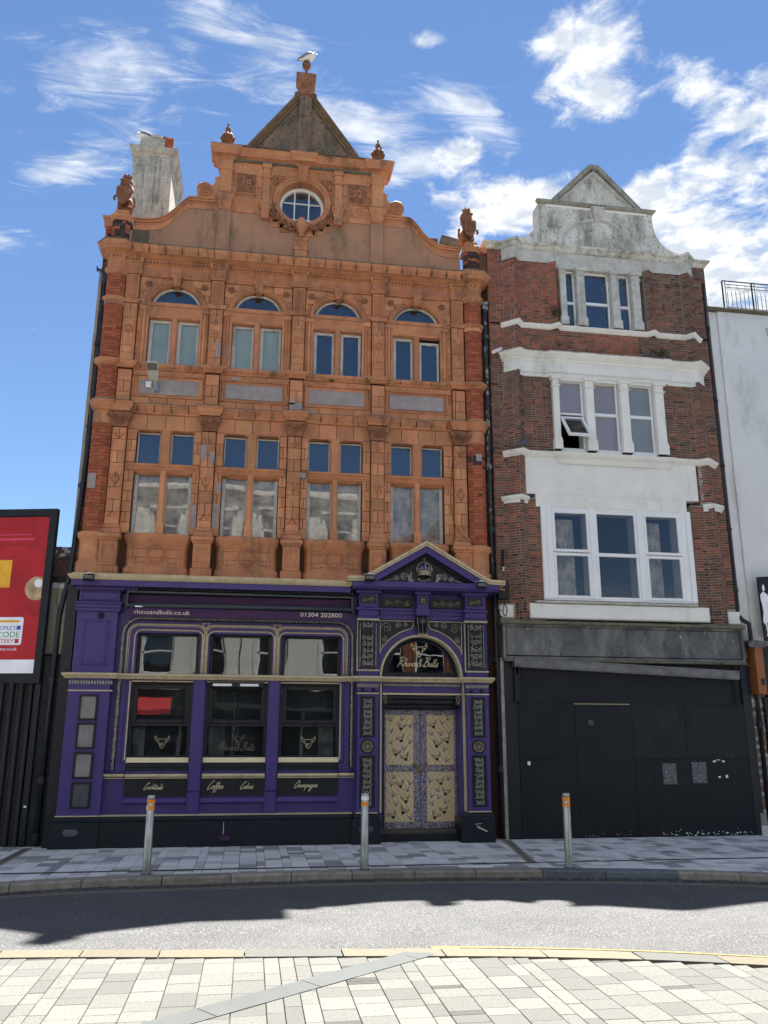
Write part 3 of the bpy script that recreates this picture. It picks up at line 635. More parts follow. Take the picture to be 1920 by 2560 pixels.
# grey guide line: three long smooth slabs set 4 mm proud
bd = Vector((BAND[1][0]-BAND[0][0], BAND[1][1]-BAND[0][1])).normalized(); bn = Vector((-bd.y, bd.x))
t0 = -2.4
for ln in (1.2, .95, 1.0, .9, 1.05, .22):
    p = Vector(BAND[0])+bd*t0; q = p+bd*(ln-.008); t0 += ln; k = .115
    MB().slab([tuple(p-bn*k), tuple(q-bn*k), tuple(q+bn*k), tuple(p+bn*k)], -.01, .005).build('guide_slab', 'slab_grey', npv)
def kerb(parent, line, x0, x1, inner, zt, zb, mats, seed, lens=(.72, .95)):
    rr = random.Random(seed); x = x0
    while x < x1:
        ln = rr.uniform(*lens); a, b = x+.006, min(x+ln, x1)-.006; x += ln
        xs = [a+(b-a)*i/3 for i in range(4)]
        out = [(q, interp(line, q)+rr.uniform(-.004, .004)) for q in xs]; inn = [(q, interp(line, q)+inner) for q in xs]
        m = MB(); n = 4
        c = .018*(1 if inner > 0 else -1); rz = [zt+rr.uniform(-.004, .004) for _ in range(4)]
        vs = []
        for i in range(n): vs += [(out[i][0], out[i][1], zb), (out[i][0], out[i][1]+c*.1, rz[i]-.018), (out[i][0], out[i][1]+c, rz[i]), (inn[i][0], inn[i][1], zt), (inn[i][0], inn[i][1], zb)]
        fs = []
        for i in range(n-1):
            for k in range(4): fs.append((i*5+k, (i+1)*5+k, (i+1)*5+k+1, i*5+k+1) if inner > 0 else (i*5+k+1, (i+1)*5+k+1, (i+1)*5+k, i*5+k))
        fs += [tuple(range(5))[::-1], tuple(15+k for k in range(5))]
        m.add(vs, fs).build('kerbstone', mats((a+b)/2), parent)
kerb(fp, fk, -7, 11, .24, .002, -.12, lambda x: 'kerb_blue' if 4.2 < x < 5.6 else 'kerb_old', 4)
kerb(npv, nk, -5, 8, -.255, .004, -.12, lambda x: 'paver_mid' if (.1 < x < .6 or 2.9 < x < 3.7) else 'kerb_yellow', 5, (.62, .85))
# far pavement slabs between facade and kerb, with the drain slot
pc = Pieces('paving_slab', 300); far_n = Pieces('paving_slab', 0); x = -7.5
while x < 12:
    w = RP.choice((.235, .235, .235, .12)); xc = x+w/2; yk = max(interp(fk, x), interp(fk, x+w))+.25; x += w
    if -3.55 < xc < -3.3: pass
    y = .1
    while y > yk:
        l = RP.choice((.30, .22, .26, .17)) if w > .2 else RP.choice((.3, .4)); kind = RP.random()
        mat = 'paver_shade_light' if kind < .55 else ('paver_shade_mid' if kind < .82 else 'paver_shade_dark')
        a, b = y, max(y-l, yk); y -= l
        if b < -2.51 < a: 
            segs = [(a, -2.47), (-2.55, b)]
        else: segs = [(a, b)] if not (-2.55 < (a+b)/2 < -2.47) else []
        for a, b in segs:
            l_ = a-b-.006
            if l_ < .02: continue
            w_, l_ = round(w-.006, 3), round(l_, 2)
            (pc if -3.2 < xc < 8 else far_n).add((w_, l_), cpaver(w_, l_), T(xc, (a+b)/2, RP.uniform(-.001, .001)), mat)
pc.build(fp); far_n.build(fp)
m = MB(); m.box(-7.5, 12, -2.548, -2.472, -.02, -.012); o = m.build('drain_channel', 'room_dark', fp)
m = MB(); x = -7.5
while x < 12: m.box(x, x+.012, -2.546, -2.474, -.012, .001); x += .03
m.box(-7.5, 12, -2.553, -2.546, -.02, .002); m.box(-7.5, 12, -2.474, -2.467, -.02, .002)
m.build('drain_grating', 'cast_iron', fp, kind='stuff')
for (xa, ya, xb, yb) in ((4.33, -.16, 3.98, -2.44), (-3.3, -.2, -3.32, -2.44)):
    d = Vector((xb-xa, yb-ya)).normalized(); n_ = Vector((-d.y, d.x))*.075; p, q = Vector((xa, ya)), Vector((xb, yb))
    MB().slab([tuple(p-n_), tuple(q-n_), tuple(q+n_), tuple(p+n_)], -.01, .005).build('drain_cover', 'kerb_old', fp)
    m = MB()
    for s_ in (-.03, 0, .03):
        a, b = p+n_.normalized()*s_, q+n_.normalized()*s_; nn = n_.normalized()*.006; m.slab([tuple(a-nn), tuple(b-nn), tuple(b+nn), tuple(a+nn)], .004, .0085)
    m.build('drain_rib', 'cast_iron', fp)
# gutter setts and double lines
m = MB(); rr = random.Random(3)
for row in (0, 1):
    x = -6.9
    while x < 10.8:
        y = interp(fk, x)-.045-row*.085; w = rr.uniform(.07, .095)
        m.box(x, x+w-.012, y-.035, y+.035, -.11, -.082+rr.uniform(-.004, .004)); x += w
m.build('gutter_sett', 'sett', rd, kind='stuff')
def ribbon(line, x0, x1, off, w, z, name, mat, st=.2):
    n = int((x1-x0)/st); vs = []; fs = []
    for i in range(n+1):
        x = x0+(x1-x0)*i/n; y = interp(line, x)+off; vs += [(x, y-w/2, road_z(x, y-w/2, z)), (x, y+w/2, road_z(x, y+w/2, z))]
    fs = [(2*i, 2*i+2, 2*i+3, 2*i+1) for i in range(n)]
    return MB().add(vs, fs).build(name, mat, rd)
ribbon(fk, -6.5, 10.5, -.24, .042, .004, 'yellow_line', 'pale_line'); ribbon(fk, -6.5, 10.5, -.36, .042, .004, 'yellow_line', 'pale_line')
ribbon(nk, 1.66, 8, .045, .045, .004, 'yellow_line', 'asphalt_yellow'); ribbon(nk, 1.86, 8, .145, .045, .004, 'yellow_line', 'asphalt_yellow')
MB().add([(1.62, interp(nk, 1.62)+.02, -.0165), (1.86, interp(nk, 1.86)+.02, -.0165), (1.86, interp(nk, 1.86)+.17, -.0190), (1.62, interp(nk, 1.62)+.17, -.0190)], [(0, 1, 2, 3)]).build('yellow_line', 'asphalt_yellow', rd)
# ============================================================ THE PUB
pub = thing('public_house', 'tall terracotta pub with shaped gable dated 1892 above a purple and gold shopfront', 'pub', (.6, 0, 0))
BC = [-1.72, -.19, 1.34, 2.88]; PX = [-2.52, -.96, .58, 2.12, 3.69]
tL = [(-2.99, .16), (-2.99, -.06), (-2.92, -.14), (-2.73, -.14), (-2.65, -.06), (-2.65, -.001)]
tR = [(3.83, -.001), (3.83, -.06), (3.91, -.14), (4.09, -.14), (4.17, -.06), (4.17, .16)]
def plan(step=.07, hw=.13, ends=True):
    p = list(tL)
    if ends: p += [(-2.64, -step), (-2.39, -step), (-2.39, 0)]
    for c in PX[1:4]: p += [(c-hw, 0), (c-hw, -step), (c+hw, -step), (c+hw, 0)]
    if ends: p += [(3.57, 0), (3.57, -step), (3.82, -step)]
    return p+tR
# backing wall behind the blocks
holes = []
for c in BC:
    holes += [(c-.505, c+.505, 5.07, 6.21), (c-.505, c+.505, 6.36, 6.99), (c-.46, c+.46, 8.25, 9.2), (c-.47, c+.47, 9.43, 9.86)]
wall('backing_wall', 'joint_dirt', pub, -2.97, 4.15, 4.2, 10.6, .02, .34, holes)
# dark rooms behind the glass, floor slabs and roof
MB().box(-2.9, 4.1, .9, .95, .1, 11).build('room_wall', 'room_dark', pub)
m = MB(); m.box(-2.9, 4.1, .34, .95, 4.1, 4.2); m.box(-2.9, 4.1, .34, .95, 7.3, 7.4); m.box(-2.9, 4.1, .34, .95, 10.5, 10.6)
m.box(-2.95, -2.9, .34, 7, .1, 10.6); m.box(4.1, 4.15, .34, 7, .1, 10.6); m.box(-2.9, 4.1, 6.95, 7, .1, 10.6); m.box(-2.9, 4.1, .95, 6.95, 10.5, 10.6)
m.build('inner_wall', 'room_dark', pub)
m = MB(); m.add([(-2.95, .3, 10.7), (4.15, .3, 10.7), (4.15, 6, 12.0), (-2.95, 6, 12.0), (-2.95, 6, 10.5), (4.15, 6, 10.5)], [(0, 1, 2, 3), (3, 2, 5, 4)]); m.build('roof', 'slate', pub)
# terracotta blocks
bp = Pieces('terracotta_block', 300)
for i, c in enumerate(BC):
    xa, xb = PX[i]+.13, PX[i+1]-.13
    hz = [(c-.505, c+.505, 5.07, 6.21), (c-.505, c+.505, 6.36, 6.99)]
    ashlar(bp, xa, xb, 5.07, 6.21, hz, ch=.185, bl=.2); ashlar(bp, xa, xb, 6.21, 6.355, [], ch=.15, bl=.34, y=.002)
    ashlar(bp, xa, c-.505, 6.36, 6.99, [], ch=.2, bl=.2); ashlar(bp, c+.505, xb, 6.36, 6.99, [], ch=.2, bl=.2)
    ashlar(bp, xa, xb, 6.993, 7.27, [], ch=.28, bl=.31)
    ashlar(bp, xa, xb, 7.44, 7.62, [], ch=.18, bl=.34); ashlar(bp, xa, c-.57, 7.62, 8.02, [], ch=.2, bl=.2); ashlar(bp, c+.57, xb, 7.62, 8.02, [], ch=.2, bl=.2); ashlar(bp, xa, xb, 8.02, 8.15, [], ch=.13, bl=.38)
    ashlar(bp, xa, c-.46, 8.25, 9.2, [], ch=.16, bl=.2); ashlar(bp, c+.46, xb, 8.25, 9.2, [], ch=.16, bl=.2)
    ashlar(bp, xa, xb, 9.2, 9.43, [], ch=.23, bl=.34)
    ashlar(bp, xa, xb, 9.43, 10.02, [], ch=.15, bl=.4, arches=[(c, 9.43, .555, .52)])
    ashlar(bp, xa, xb, 10.10, 10.27, [], ch=.17, bl=.6)
    # spandrel backing between the arch and the blocks
    m = MB(); n = 16; poly = [(xa, 9.43)]+[(c+.47*math.cos(PI-PI*k/n), 9.43+.44*math.sin(PI-PI*k/n)) for k in range(n+1)]+[(xb, 9.43), (xb, 10.02), (c, 10.02), (xa, 10.02)]
    h1 = [(xa, 9.43)]+[(c+.47*math.cos(PI-PI/2*k/n), 9.43+.44*math.sin(PI-PI/2*k/n)) for k in range(n+1)]+[(c, 10.02), (xa, 10.02)]
    h2 = [(c, 10.02)]+[(c+.47*math.cos(PI/2-PI/2*k/n), 9.43+.44*math.sin(PI/2-PI/2*k/n)) for k in range(n+1)]+[(xb, 9.43), (xb, 10.02)]
    m.prism(h1, .012, .2); m.prism(h2, .012, .2); m.build('spandrel', 'terracotta_moulding', pub)
for k, c in enumerate(PX):    # pilaster shafts in blocks
    hw = .125; xa, xb = (c-hw, c+hw)
    for z0, z1, ch in ((5.20, 6.98, .22), (7.44, 8.1, .22), (8.28, 9.42, .28), (9.5, 10.02, .52), (10.10, 10.27, .17)):
        ashlar(bp, xa+.003, xb-.003, z0, z1, [], ch=ch, bl=.3, y=-.07, bd=.09)
bp.build(pub)
# ornament on the pilasters, capitals, pedestals
for k, c in enumerate(PX):
    m = MB(); y = -.072
    def lozenge(cx, cz, w, h, t, m=m, y=y):
        for a, b in (((-w, 0), (0, h)), ((0, h), (w, 0)), ((w, 0), (0, -h)), ((0, -h), (-w, 0))):
            m.tube([(cx+a[0], y, cz+a[1]), (cx+b[0], y, cz+b[1])], t, 4)
    lozenge(c, 6.02, .075, .125, .012); lozenge(c, 6.02, .05, .085, .006)
    for cz, s in ((6.86, -1), (5.33, 1)):
        for t in (0, .03*s): m.tube([(c-.085+abs(t), y, cz), (c, y, cz+s*.12-t), (c+.085-abs(t), y, cz)], .010, 4)
        m.tube([(c-.085, y, cz), (c+.085, y, cz)], .007, 4)
    m.box(c-.1, c-.092, y-.004, y+.01, 5.27, 6.93); m.box(c+.092, c+.1, y-.004, y+.01, 5.27, 6.93)
    m.build('pilaster_ornament', 'terracotta_moulding', pub)
    m = MB(); fbx = lambda a, b, z0, z1, d: m.cbox(c-a, c+a, -d, .02, z0, z1, .006)   # pedestal
    m.cbox(c-.185, c+.185, -.175, .02, 4.28, 4.46, .02); m.cbox(c-.15, c+.15, -.165, .02, 4.46, 4.9, .008)
    m.cbox(c-.17, c+.17, -.18, .02, 4.9, 4.94, .01); m.cbox(c-.195, c+.195, -.20, .02, 4.94, 5.02, .02)
    m.cbox(c-.165, c+.165, -.12, .02, 5.03, 5.12, .01); m.cbox(c-.145, c+.145, -.10, .02, 5.12, 5.20, .015)
    m.build('pedestal', 'terracotta_moulding', pub)
    m = MB()
    for w, d in ((.1, .174), (.075, .17)):
        a, b, z0, z1 = c-w, c+w, 4.53, 4.83
        z0, z1 = (4.53, 4.83) if w > .09 else (4.57, 4.79)
        for q in ((a, a+.012, z0, z1), (b-.012, b, z0, z1), (a, b, z0, z0+.012), (a, b, z1-.012, z1)): m.box(q[0], q[1], -d, -.16, q[2], q[3])
    m.build('pedestal_panel', 'terracotta_moulding', pub)
    m = MB(); rr = random.Random(50+k)    # carved capital: flaring block, volutes, leaves
    m.add([(c-.13, -.09, 6.99), (c+.13, -.09, 6.99), (c+.2, -.15, 7.24), (c-.2, -.15, 7.24), (c-.13, .02, 6.99), (c+.13, .02, 6.99), (c+.2, .02, 7.24), (c-.2, .02, 7.24)], [(0, 1, 2, 3), (1, 5, 6, 2), (4, 0, 3, 7), (3, 2, 6, 7), (1, 0, 4, 5)])
    for s_ in (-1, 1):
        m.ball((c+s_*.17, -.16, 7.18), (.045, .03, .045), 8, 5); m.tube([(c+s_*.17, -.165, 7.14), (c+s_*.1, -.15, 7.18), (c+s_*.03, -.13, 7.12), (c, -.12, 7.04)], [.02, .018, .014, .01], 5)
        for t in range(4): m.ball((c+s_*(.03+.035*t), -.12-.012*t, 7.05+.035*t), (.022, .016, .03), 6, 4)
    for t in range(16): m.ball((c+rr.uniform(-.15, .15), -.14, 7.2+rr.uniform(-.06, .03)), (.016, .014, .018), 5, 3)
    m.ball((c, -.15, 7.16), (.035, .03, .04), 7, 5)
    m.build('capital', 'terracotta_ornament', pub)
    m = MB()                               # fluted upper panel and relief panel
    for t in range(6): m.box(c-.105+.036*t, c-.105+.036*t+.016, -.088, -.07, 9.56, 9.96)
    m.box(c-.115, c+.115, -.085, -.07, 9.96, 9.985); m.box(c-.115, c+.115, -.085, -.07, 9.525, 9.55)
    m.build('fluting', 'terracotta_moulding', pub)
    m = MB()
    for w, z0, z1 in ((.095, 8.42, 9.33),):
        for q in ((c-w, c-w+.012, z0, z1), (c+w-.012, c+w, z0, z1), (c-w, c+w, z0, z0+.012), (c-w, c+w, z1-.012, z1)): m.box(q[0], q[1], -.083, -.07, q[2], q[3])
    m.ring(c, 8.92, [(.05, -.07), (.055, -.088), (.07, -.088), (.075, -.07)], 0, 2*PI, 18)
    m.ball((c, -.075, 9.15), (.05, .012, .07), 8, 4); m.ball((c, -.075, 8.65), (.045, .012, .08), 8, 4); m.ball((c, -.08, 8.92), (.03, .015, .03), 8, 4)
    m.build('relief_panel', 'terracotta_moulding', pub)
# mouldings that run round the pilasters and corner turrets
def mould(name, path, prof, mat='terracotta_moulding', parent=pub): return smooth_ok(MB().sweep(path, prof).build(name, mat, parent), 50)
mould('string_course', plan(.10, .15), [(0, 7.26), (.035, 7.275), (.035, 7.31), (.05, 7.33), (.07, 7.36), (.08, 7.40), (.092, 7.405), (.092, 7.44), (0, 7.45)])
mould('sill_course', plan(.08, .14), [(0, 8.12), (.03, 8.135), (.03, 8.155), (.06, 8.18), (.08, 8.20), (.08, 8.245), (0, 8.252)])
mould('impost_course', plan(.075, .135), [(0, 9.42), (.02, 9.425), (.02, 9.445), (.045, 9.47), (.045, 9.495), (0, 9.5)], )
mould('architrave', plan(.075, .135), [(0, 10.02), (.02, 10.03), (.02, 10.06), (.045, 10.08), (.045, 10.10), (0, 10.105)])
mould('frieze', plan(.065, .12), [(.008, 10.10), (.008, 10.27)])
mould('bed_moulding', plan(.075, .135), [(0, 10.26), (.02, 10.27), (.045, 10.36), (0, 10.37)])
cp = tL[:-1]+[(-2.65, -.06)]+[(3.83, -.06)]+tR[1:]
main = tL[:5]+[(-2.62, -.05)]+[(3.80, -.05)]+tR[1:]
smooth_ok(mould('cornice', main, [(0, 10.36), (.05, 10.375), (.075, 10.40), (.155, 10.415), (.16, 10.47), (.18, 10.49), (.205, 10.53), (.21, 10.575), (0, 10.62)]))
mould('cornice_moss', main, [(.211, 10.562), (.216, 10.565), (.215, 10.585), (.0, 10.63)], 'mossy_stone')
mould('ledge_moss', plan(.10, .15), [(.09, 7.438), (.096, 7.44), (.093, 7.452), (0, 7.458)], 'mossy_stone')
m = MB()
def along(path, st, z, out):
    for i in range(len(path)-1):
        a, b = Vector(path[i]), Vector(path[i+1]); d = b-a; ln = d.length
        if ln < .05: continue
        d /= ln; n_ = Vector((d.y, -d.x)); k = max(1, int(ln/st))
        for q in range(k):
            p = a+d*(ln*(q+.5)/k)+n_*out; yield p
for p in along(plan(.075, .135), .062, 0, .04): m.ball((p.x, p.y, 10.318), (.021, .02, .030), 6, 4)
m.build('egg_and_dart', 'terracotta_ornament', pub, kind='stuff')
m = MB()       # the joints across the mouldings
for c0 in range(-26, 41, 3):
    x = c0/10+.05
    if -2.6 < x < 3.8:
        m.box(x-.004, x+.004, -.262, -.2, 10.42, 10.575); 
        if not any(abs(x-q) < .2 for q in PX): m.box(x-.004, x+.004, -.094, -.03, 7.30, 7.443); m.box(x-.004, x+.004, -.083, -.03, 8.16, 8.247)
m.build('open_joint', 'joint_dirt', pub, kind='stuff')
# bowed aprons with ring ornament
for i, c in enumerate(BC):
    path = [(c-.52, 0)]+[(c+.5*math.sin(t), -.16*math.cos(t)**.35 if math.cos(t) > 0 else 0) for t in [(-PI/2+PI*k/14)*.985 for k in range(15)]]+[(c+.52, 0)]
    mould('apron', path, [(.0, 4.28), (.05, 4.28), (.05, 4.44), (.015, 4.46), (.0, 4.50), (.0, 4.86), (.02, 4.88), (.035, 4.93), (.06, 4.96), (.06, 5.03), (-.02, 5.055), (-.12, 5.06)])
    m = MB(); yy = lambda x: -.16*math.cos(math.asin(max(-1, min(1, (x-c)/.5))))**.35
    for r_0 in (.165, .125):
        pts = [(c+r_0*math.cos(a), -.172, 4.68+r_0*math.sin(a)) for a in [2*PI*k/24 for k in range(25)]]; m.tube(pts, .012, 5, cap=False)
    for s_ in (-1, 1):
        pts = [(c+s_*x_, yy(c+s_*x_)-.006, z_) for x_, z_ in ((.2, 4.56), (.26, 4.53), (.4, 4.53), (.4, 4.83), (.26, 4.83), (.2, 4.80))]; m.tube(pts, .008, 4)
    m.build('apron_ornament', 'terracotta_moulding', pub)
    m = MB(); 
    for z_, off_ in ((4.62, 0), (4.77, .5)): 
        pts = [(c+.49*math.sin(t), -.1605*math.cos(t)**.35-.001, z_) for t in [(-PI/2+PI*k/16)*.94 for k in range(17)]]; m.tube(pts, .0035, 4)
    for x_ in (-.34, -.12, .12, .34): m.tube([(c+x_, yy(c+x_)-.0012, 4.46), (c+x_, yy(c+x_)-.0012, 4.62 if x_ in (-.34, .34) else 4.52)], .0035, 4)
    m.build('open_joint', 'joint_dirt', pub, kind='stuff')
# brick turrets with bands
bk = Pieces('brick', 300)
for tp in (tL, tR):
    for z0, z1 in ((5.06, 7.02), (7.52, 8.12), (8.25, 9.34), (9.45, 9.97), (10.7, 11.16)):
        brick_run(bk, tp[:-1] if tp is tL else tp[1:], z0, z1, ch=.062, bl=.17, bd=.03, mat='red_brick', bond='x', pick=(lambda x, z: 'dark_brick' if (x > 3.8 and (6.55 < z < 6.75 or 5.95 < z < 6.05) and R.random() < .45) or (z > 10.6 and R.random() < .6) else 'red_brick'))
    q = [(x*1.0, y) for x, y in tp]
    core = [(x-(.012 if x < -2.8 or (0 < x < 4) else -.012)*-1, y+.012) for x, y in tp]
    cx_ = -2.82 if tp is tL else 4.0
    core = [(cx_+(x-cx_)*.93, y+.012 if y < .1 else y) for x, y in tp]
    MB().slab(core, 4.3, 11.2).build('turret_core', 'mortar_red', pub)
    t2 = tp[:-1] if tp is tL else tp[1:]
    for z0, z1 in ((9.34, 9.45), (7.42, 7.52)): mould('turret_band', t2, [(0, z0), (.012, z0+.005), (.012, z1-.005), (0, z1)], 'terracotta')
    mould('turret_collar', t2, [(0, 9.97), (.02, 9.985), (.05, 10.03), (.05, 10.07), (.01, 10.10), (.01, 10.26)])
    mould('turret_collar', t2, [(.004, 7.02), (.004, 7.26)]); 
    mould('turret_base', t2, [(.05, 4.28), (.05, 4.52), (.02, 4.55), (.02, 4.90), (.05, 4.93), (.065, 4.97), (.065, 5.03), (.0, 5.06)])
    c_ = [(cx_+(x-cx_)*1, y) for x, y in tp]
    mould('pedestal_cap', [(x, y) for x, y in t2]+([] if tp is tL else []), [(-.02, 10.57), (.03, 10.6), (.03, 10.66), (0, 10.72)])
    MB().slab([(x, y) for x, y in t2]+[(cx_+.15, .25), (cx_-.15, .25)][::1 if True else -1], 11.14, 11.2).build('pedestal_cap', 'terracotta_moulding', pub)
    mould('pedestal_cap', t2, [(-.0, 11.1), (.03, 11.15), (.05, 11.17), (.05, 11.21), (-.03, 11.27), (-.10, 11.29)])
    MB().box(cx_-.12, cx_+.12, -.12, .12, 11.2, 11.33).build('statue_plinth', 'terracotta_moulding', pub)
bk.build(pub)
# grey cement repairs
for (x0, x1, z0, z1) in ((-2.99, -2.86, 5.85, 6.12), (4.02, 4.13, 6.72, 6.86)): one('cement_patch', 'grey_render', pub, (x0, x1, z0, z1, -.148, -.1))
for (x0, x1, z0, z1, y) in ((-1.09, -.99, 6.45, 6.72, -.078), (-.93, -.84, 6.4, 6.6, -.078), (.46, .70, 7.46, 7.64, -.078), (.46, .56, 7.6, 7.72, -.078), (-1.18, -1.10, 5.2, 5.62, -.006), (-.83, -.72, 5.2, 5.66, -.006), (-.8, -.70, 5.86, 6.05, -.006), (.78, .95, 7.47, 7.54, -.006), (.64, .8, 6.2, 6.3, -.058), (-.94, -.84, 8.45, 8.75, -.078), (-.8, -.68, 8.4, 8.7, -.006), (2.26, 2.36, 8.3, 8.62, -.006), (-.62, -.45, 8.03, 8.1, -.006)):
    MB().cbox(x0, x1, y, y+.04, z0, z1, .003).build('cement_patch', 'grey_render', pub)
# first-floor windows
def light(parent, x0, x1, z0, z1, y, w, cur, gl='glass', wm='old_white', bar=None, wl=None):
    f = MB(); a, b, t, bt = wl or (w, w, w, w)
    f.cbox(x0, x0+a, y, y+.05, z0, z1, .004); f.cbox(x1-b, x1, y, y+.05, z0, z1, .004); f.cbox(x0+a, x1-b, y+.002, y+.05, z1-t, z1, .004); f.cbox(x0+a, x1-b, y+.002, y+.05, z0, z0+bt, .004)
    if bar: f.box(x0+a, x1-b, y+.004, y+.04, bar-.012, bar+.012)
    fr = f.build('window_frame', wm, parent)
    pane(gl, parent, x0+a*.8, x1-b*.8, z0+bt*.8, z1-t*.8, y+.03)
    if cur: MB().box(x0, x1, y+.055, y+.062, z0, z1).build('curtain', cur, parent)
def winbox(i): return put('window', None, pub)
for i, c in enumerate(BC):
    # structural mullions and lintels of the lower window
    m = MB()
    m.prism([(c-.06, 5.07), (c+.055, 5.07), (c+.055, 6.18), (c-.06, 6.18)], .01, .2)
    mu = [(c-.06, .2), (c-.06, .03), (c-.035, .0), (c+.03, .0), (c+.055, .03), (c+.055, .2)]
    m = MB().slab(mu, 5.07, 6.22); m.cbox(c-.075, c+.07, -.015, .2, 5.07, 5.28, .01)
    mu2 = [(c-.095, .2), (c-.095, .03), (c-.07, .0), (c+.07, .0), (c+.095, .03), (c+.095, .2)]; m.slab(mu2, 6.35, 6.99)
    m.build('mullion', 'terracotta', pub)
    m = MB(); m.sweep([(c-.6, 0), (c+.6, 0)], [(0, 6.235), (.012, 6.24), (.012, 6.265), (.03, 6.285), (.05, 6.31), (.05, 6.335), (-.1, 6.355)]); m.sweep([(c-.505, .12), (c+.505, .12)], [(-.02, 6.165), (.03, 6.17), (.09, 6.20), (.12, 6.23)])
    smooth_ok(m.build('transom', 'terracotta_moulding', pub))
    m = MB(); r0 = .07     # rounded heads of the four upper openings: corner fillets
    for (xa, xb) in ((c-.505, c-.095), (c+.095, c+.505)):
        for sx, xx in ((1, xa), (-1, xb)):
            arc = [(xx+sx*r0-sx*r0*math.cos(a), 6.99-r0+r0*math.sin(a)) for a in [PI/2*k/5 for k in range(6)]]
            m.prism([(xx, 6.99)]+arc, -.002, .2)
    m.box(c-.505, c+.505, 0.001, .2, 6.985, 7.01)
    m.build('window_head', 'terracotta', pub)
    w = put('window', MB().box(c-.5, c+.5, .185, .2, 5.02, 5.07).mesh('window', 'old_white'), pub, label='tall first floor window with %s' % ('pale drawn blinds' if i == 0 else 'sheer curtains'))
    cur = 'curtain'
    light(w, c-.5, c-.055, 5.07, 6.20, .13, .045, cur, wl=(.06, .02, .03, .03)); light(w, c+.05, c+.5, 5.07, 6.20, .13, .045, cur, wl=(.02, .06, .03, .03))
    light(w, c-.5, c-.09, 6.36, 6.965, .13, .025, None, 'glass_dark'); light(w, c+.09, c+.5, 6.36, 6.965, .13, .025, None, 'glass_dark'); MB().box(c-.5, c+.5, .27, .28, 6.3, 7.0).build('curtain', 'room_grey', w)  # the room_grey sheet stands in for the dim room, no curtain hangs there
    # hanging net with folds in the middle bays
    if i:
        for xa, xb in ((c-.48, c-.08), (c+.08, c+.48)):
            n = 40; vs = []; fs = []
            for k in range(n+1):
                x = xa+(xb-xa)*k/n; y = .215+.02*math.sin(k*1.3+i)+.01*math.sin(k*2.9); vs += [(x, y, 5.05), (x, y, 6.2)]
            fs = [(2*k, 2*k+2, 2*k+3, 2*k+1) for k in range(n)]
            MB().add(vs, fs).build('curtain', 'curtain', w, smooth=True)
    # grey rendered panel under the second-floor sill
    m = MB()
    for q in ((c-.60, c-.57, 7.60, 8.04), (c+.57, c+.60, 7.60, 8.04)): m.cbox(q[0], q[1], -.03, .02, q[2], q[3], .008)
    for q in ((c-.57, c+.57, 7.60, 7.63), (c-.57, c+.57, 8.01, 8.04)): m.cbox(q[0], q[1], -.0285, .02, q[2], q[3], .008)
    m.build('panel_moulding', 'terracotta_moulding', pub)
    MB().box(c-.57, c+.57, .008, .03, 7.63, 8.01).build('panel_bed', 'terracotta', pub)
    MB().cbox(c-.53, c+.52, -.012, .02, 7.665, 7.95, .006).build('render_panel', 'grey_render', pub)
    # second floor: shafts, mullion, transom, arch
    for s_ in (-1, 1):
        m = MB()
        for dx, rr_ in ((.49, .024), (.55, .028), (.60, .018)): m.tube([(c+s_*dx, .0, 8.25), (c+s_*dx, 0, 9.36)], rr_, 8)
        m.cbox(c+s_*.55-.09, c+s_*.55+.09, -.04, .01, 8.25, 8.31, .01); m.cbox(c+s_*.55-.09, c+s_*.55+.09, -.045, .01, 9.33, 9.42, .015)
        m.build('jamb_shaft', 'terracotta', pub)
    MB().slab([(c-.06, .2), (c-.06, .03), (c-.035, .0), (c+.035, .0), (c+.06, .03), (c+.06, .2)], 8.25, 9.22).build('mullion', 'terracotta', pub)
    m = MB(); m.sweep([(c-.5, 0), (c+.5, 0)], [(-.1, 9.19), (-.02, 9.2), (.0, 9.24), (.02, 9.27), (.02, 9.33), (.045, 9.37), (.05, 9.385), (.05, 9.40), (-.12, 9.41)])
    smooth_ok(m.build('transom', 'terracotta_moulding', pub))
    m = MB(); m.ring(c, 9.43, [(.47, .2), (.47, .0), (.475, -.012), (.49, -.025), (.51, -.025), (.515, -.04), (.545, -.045), (.56, -.03), (.565, .0)], n=36, ell=.97)
    smooth_ok(m.build('arch', 'terracotta_moulding', pub), 40)
    m = MB()
    for k in range(1, 9): a = PI*k/9; m.tube([(c+.52*math.cos(a)*.99, -.036, 9.43+.93*.52*math.sin(a)*.99), (c+.56*math.cos(a), -.046, 9.43+.93*.56*math.sin(a))], .004, 4)
    m.build('open_joint', 'joint_dirt', pub, kind='stuff')
    m = MB(); m.add([(c-.055, -.075, 9.84), (c+.055, -.075, 9.84), (c+.08, -.10, 10.03), (c-.08, -.10, 10.03), (c-.055, .1, 9.84), (c+.055, .1, 9.84), (c+.08, .02, 10.03), (c-.08, .02, 10.03)], [(0, 1, 2, 3), (1, 5, 6, 2), (4, 0, 3, 7), (3, 2, 6, 7), (1, 0, 4, 5)])
    for t in range(4): m.tube([(c-.04+.027*t, -.078, 9.86), (c-.054+.036*t, -.1, 10.0)], .007, 4)
    m.ball((c-.075, -.1, 10.03), .022, 7, 4); m.ball((c+.075, -.1, 10.03), .022, 7, 4); m.box(c-.085, c+.085, -.11, .0, 10.02, 10.045)
    m.build('keystone', 'terracotta_moulding', pub)
    for s_ in (-1, 1):
        x_ = c+s_*.515; m = MB(); m.ring(x_, 9.88, [(.045, 0), (.047, -.018), (.062, -.018), (.065, 0)], 0, 2*PI, 16)
        m.ball((x_, -.002, 9.88), (.02, .015, .02), 7, 4)
        for t in range(6): a = PI/3*t; m.ball((x_+.03*math.cos(a), -.002, 9.88+.03*math.sin(a)), (.013, .01, .013), 5, 3)
        m.build('rosette', 'terracotta_ornament', pub)
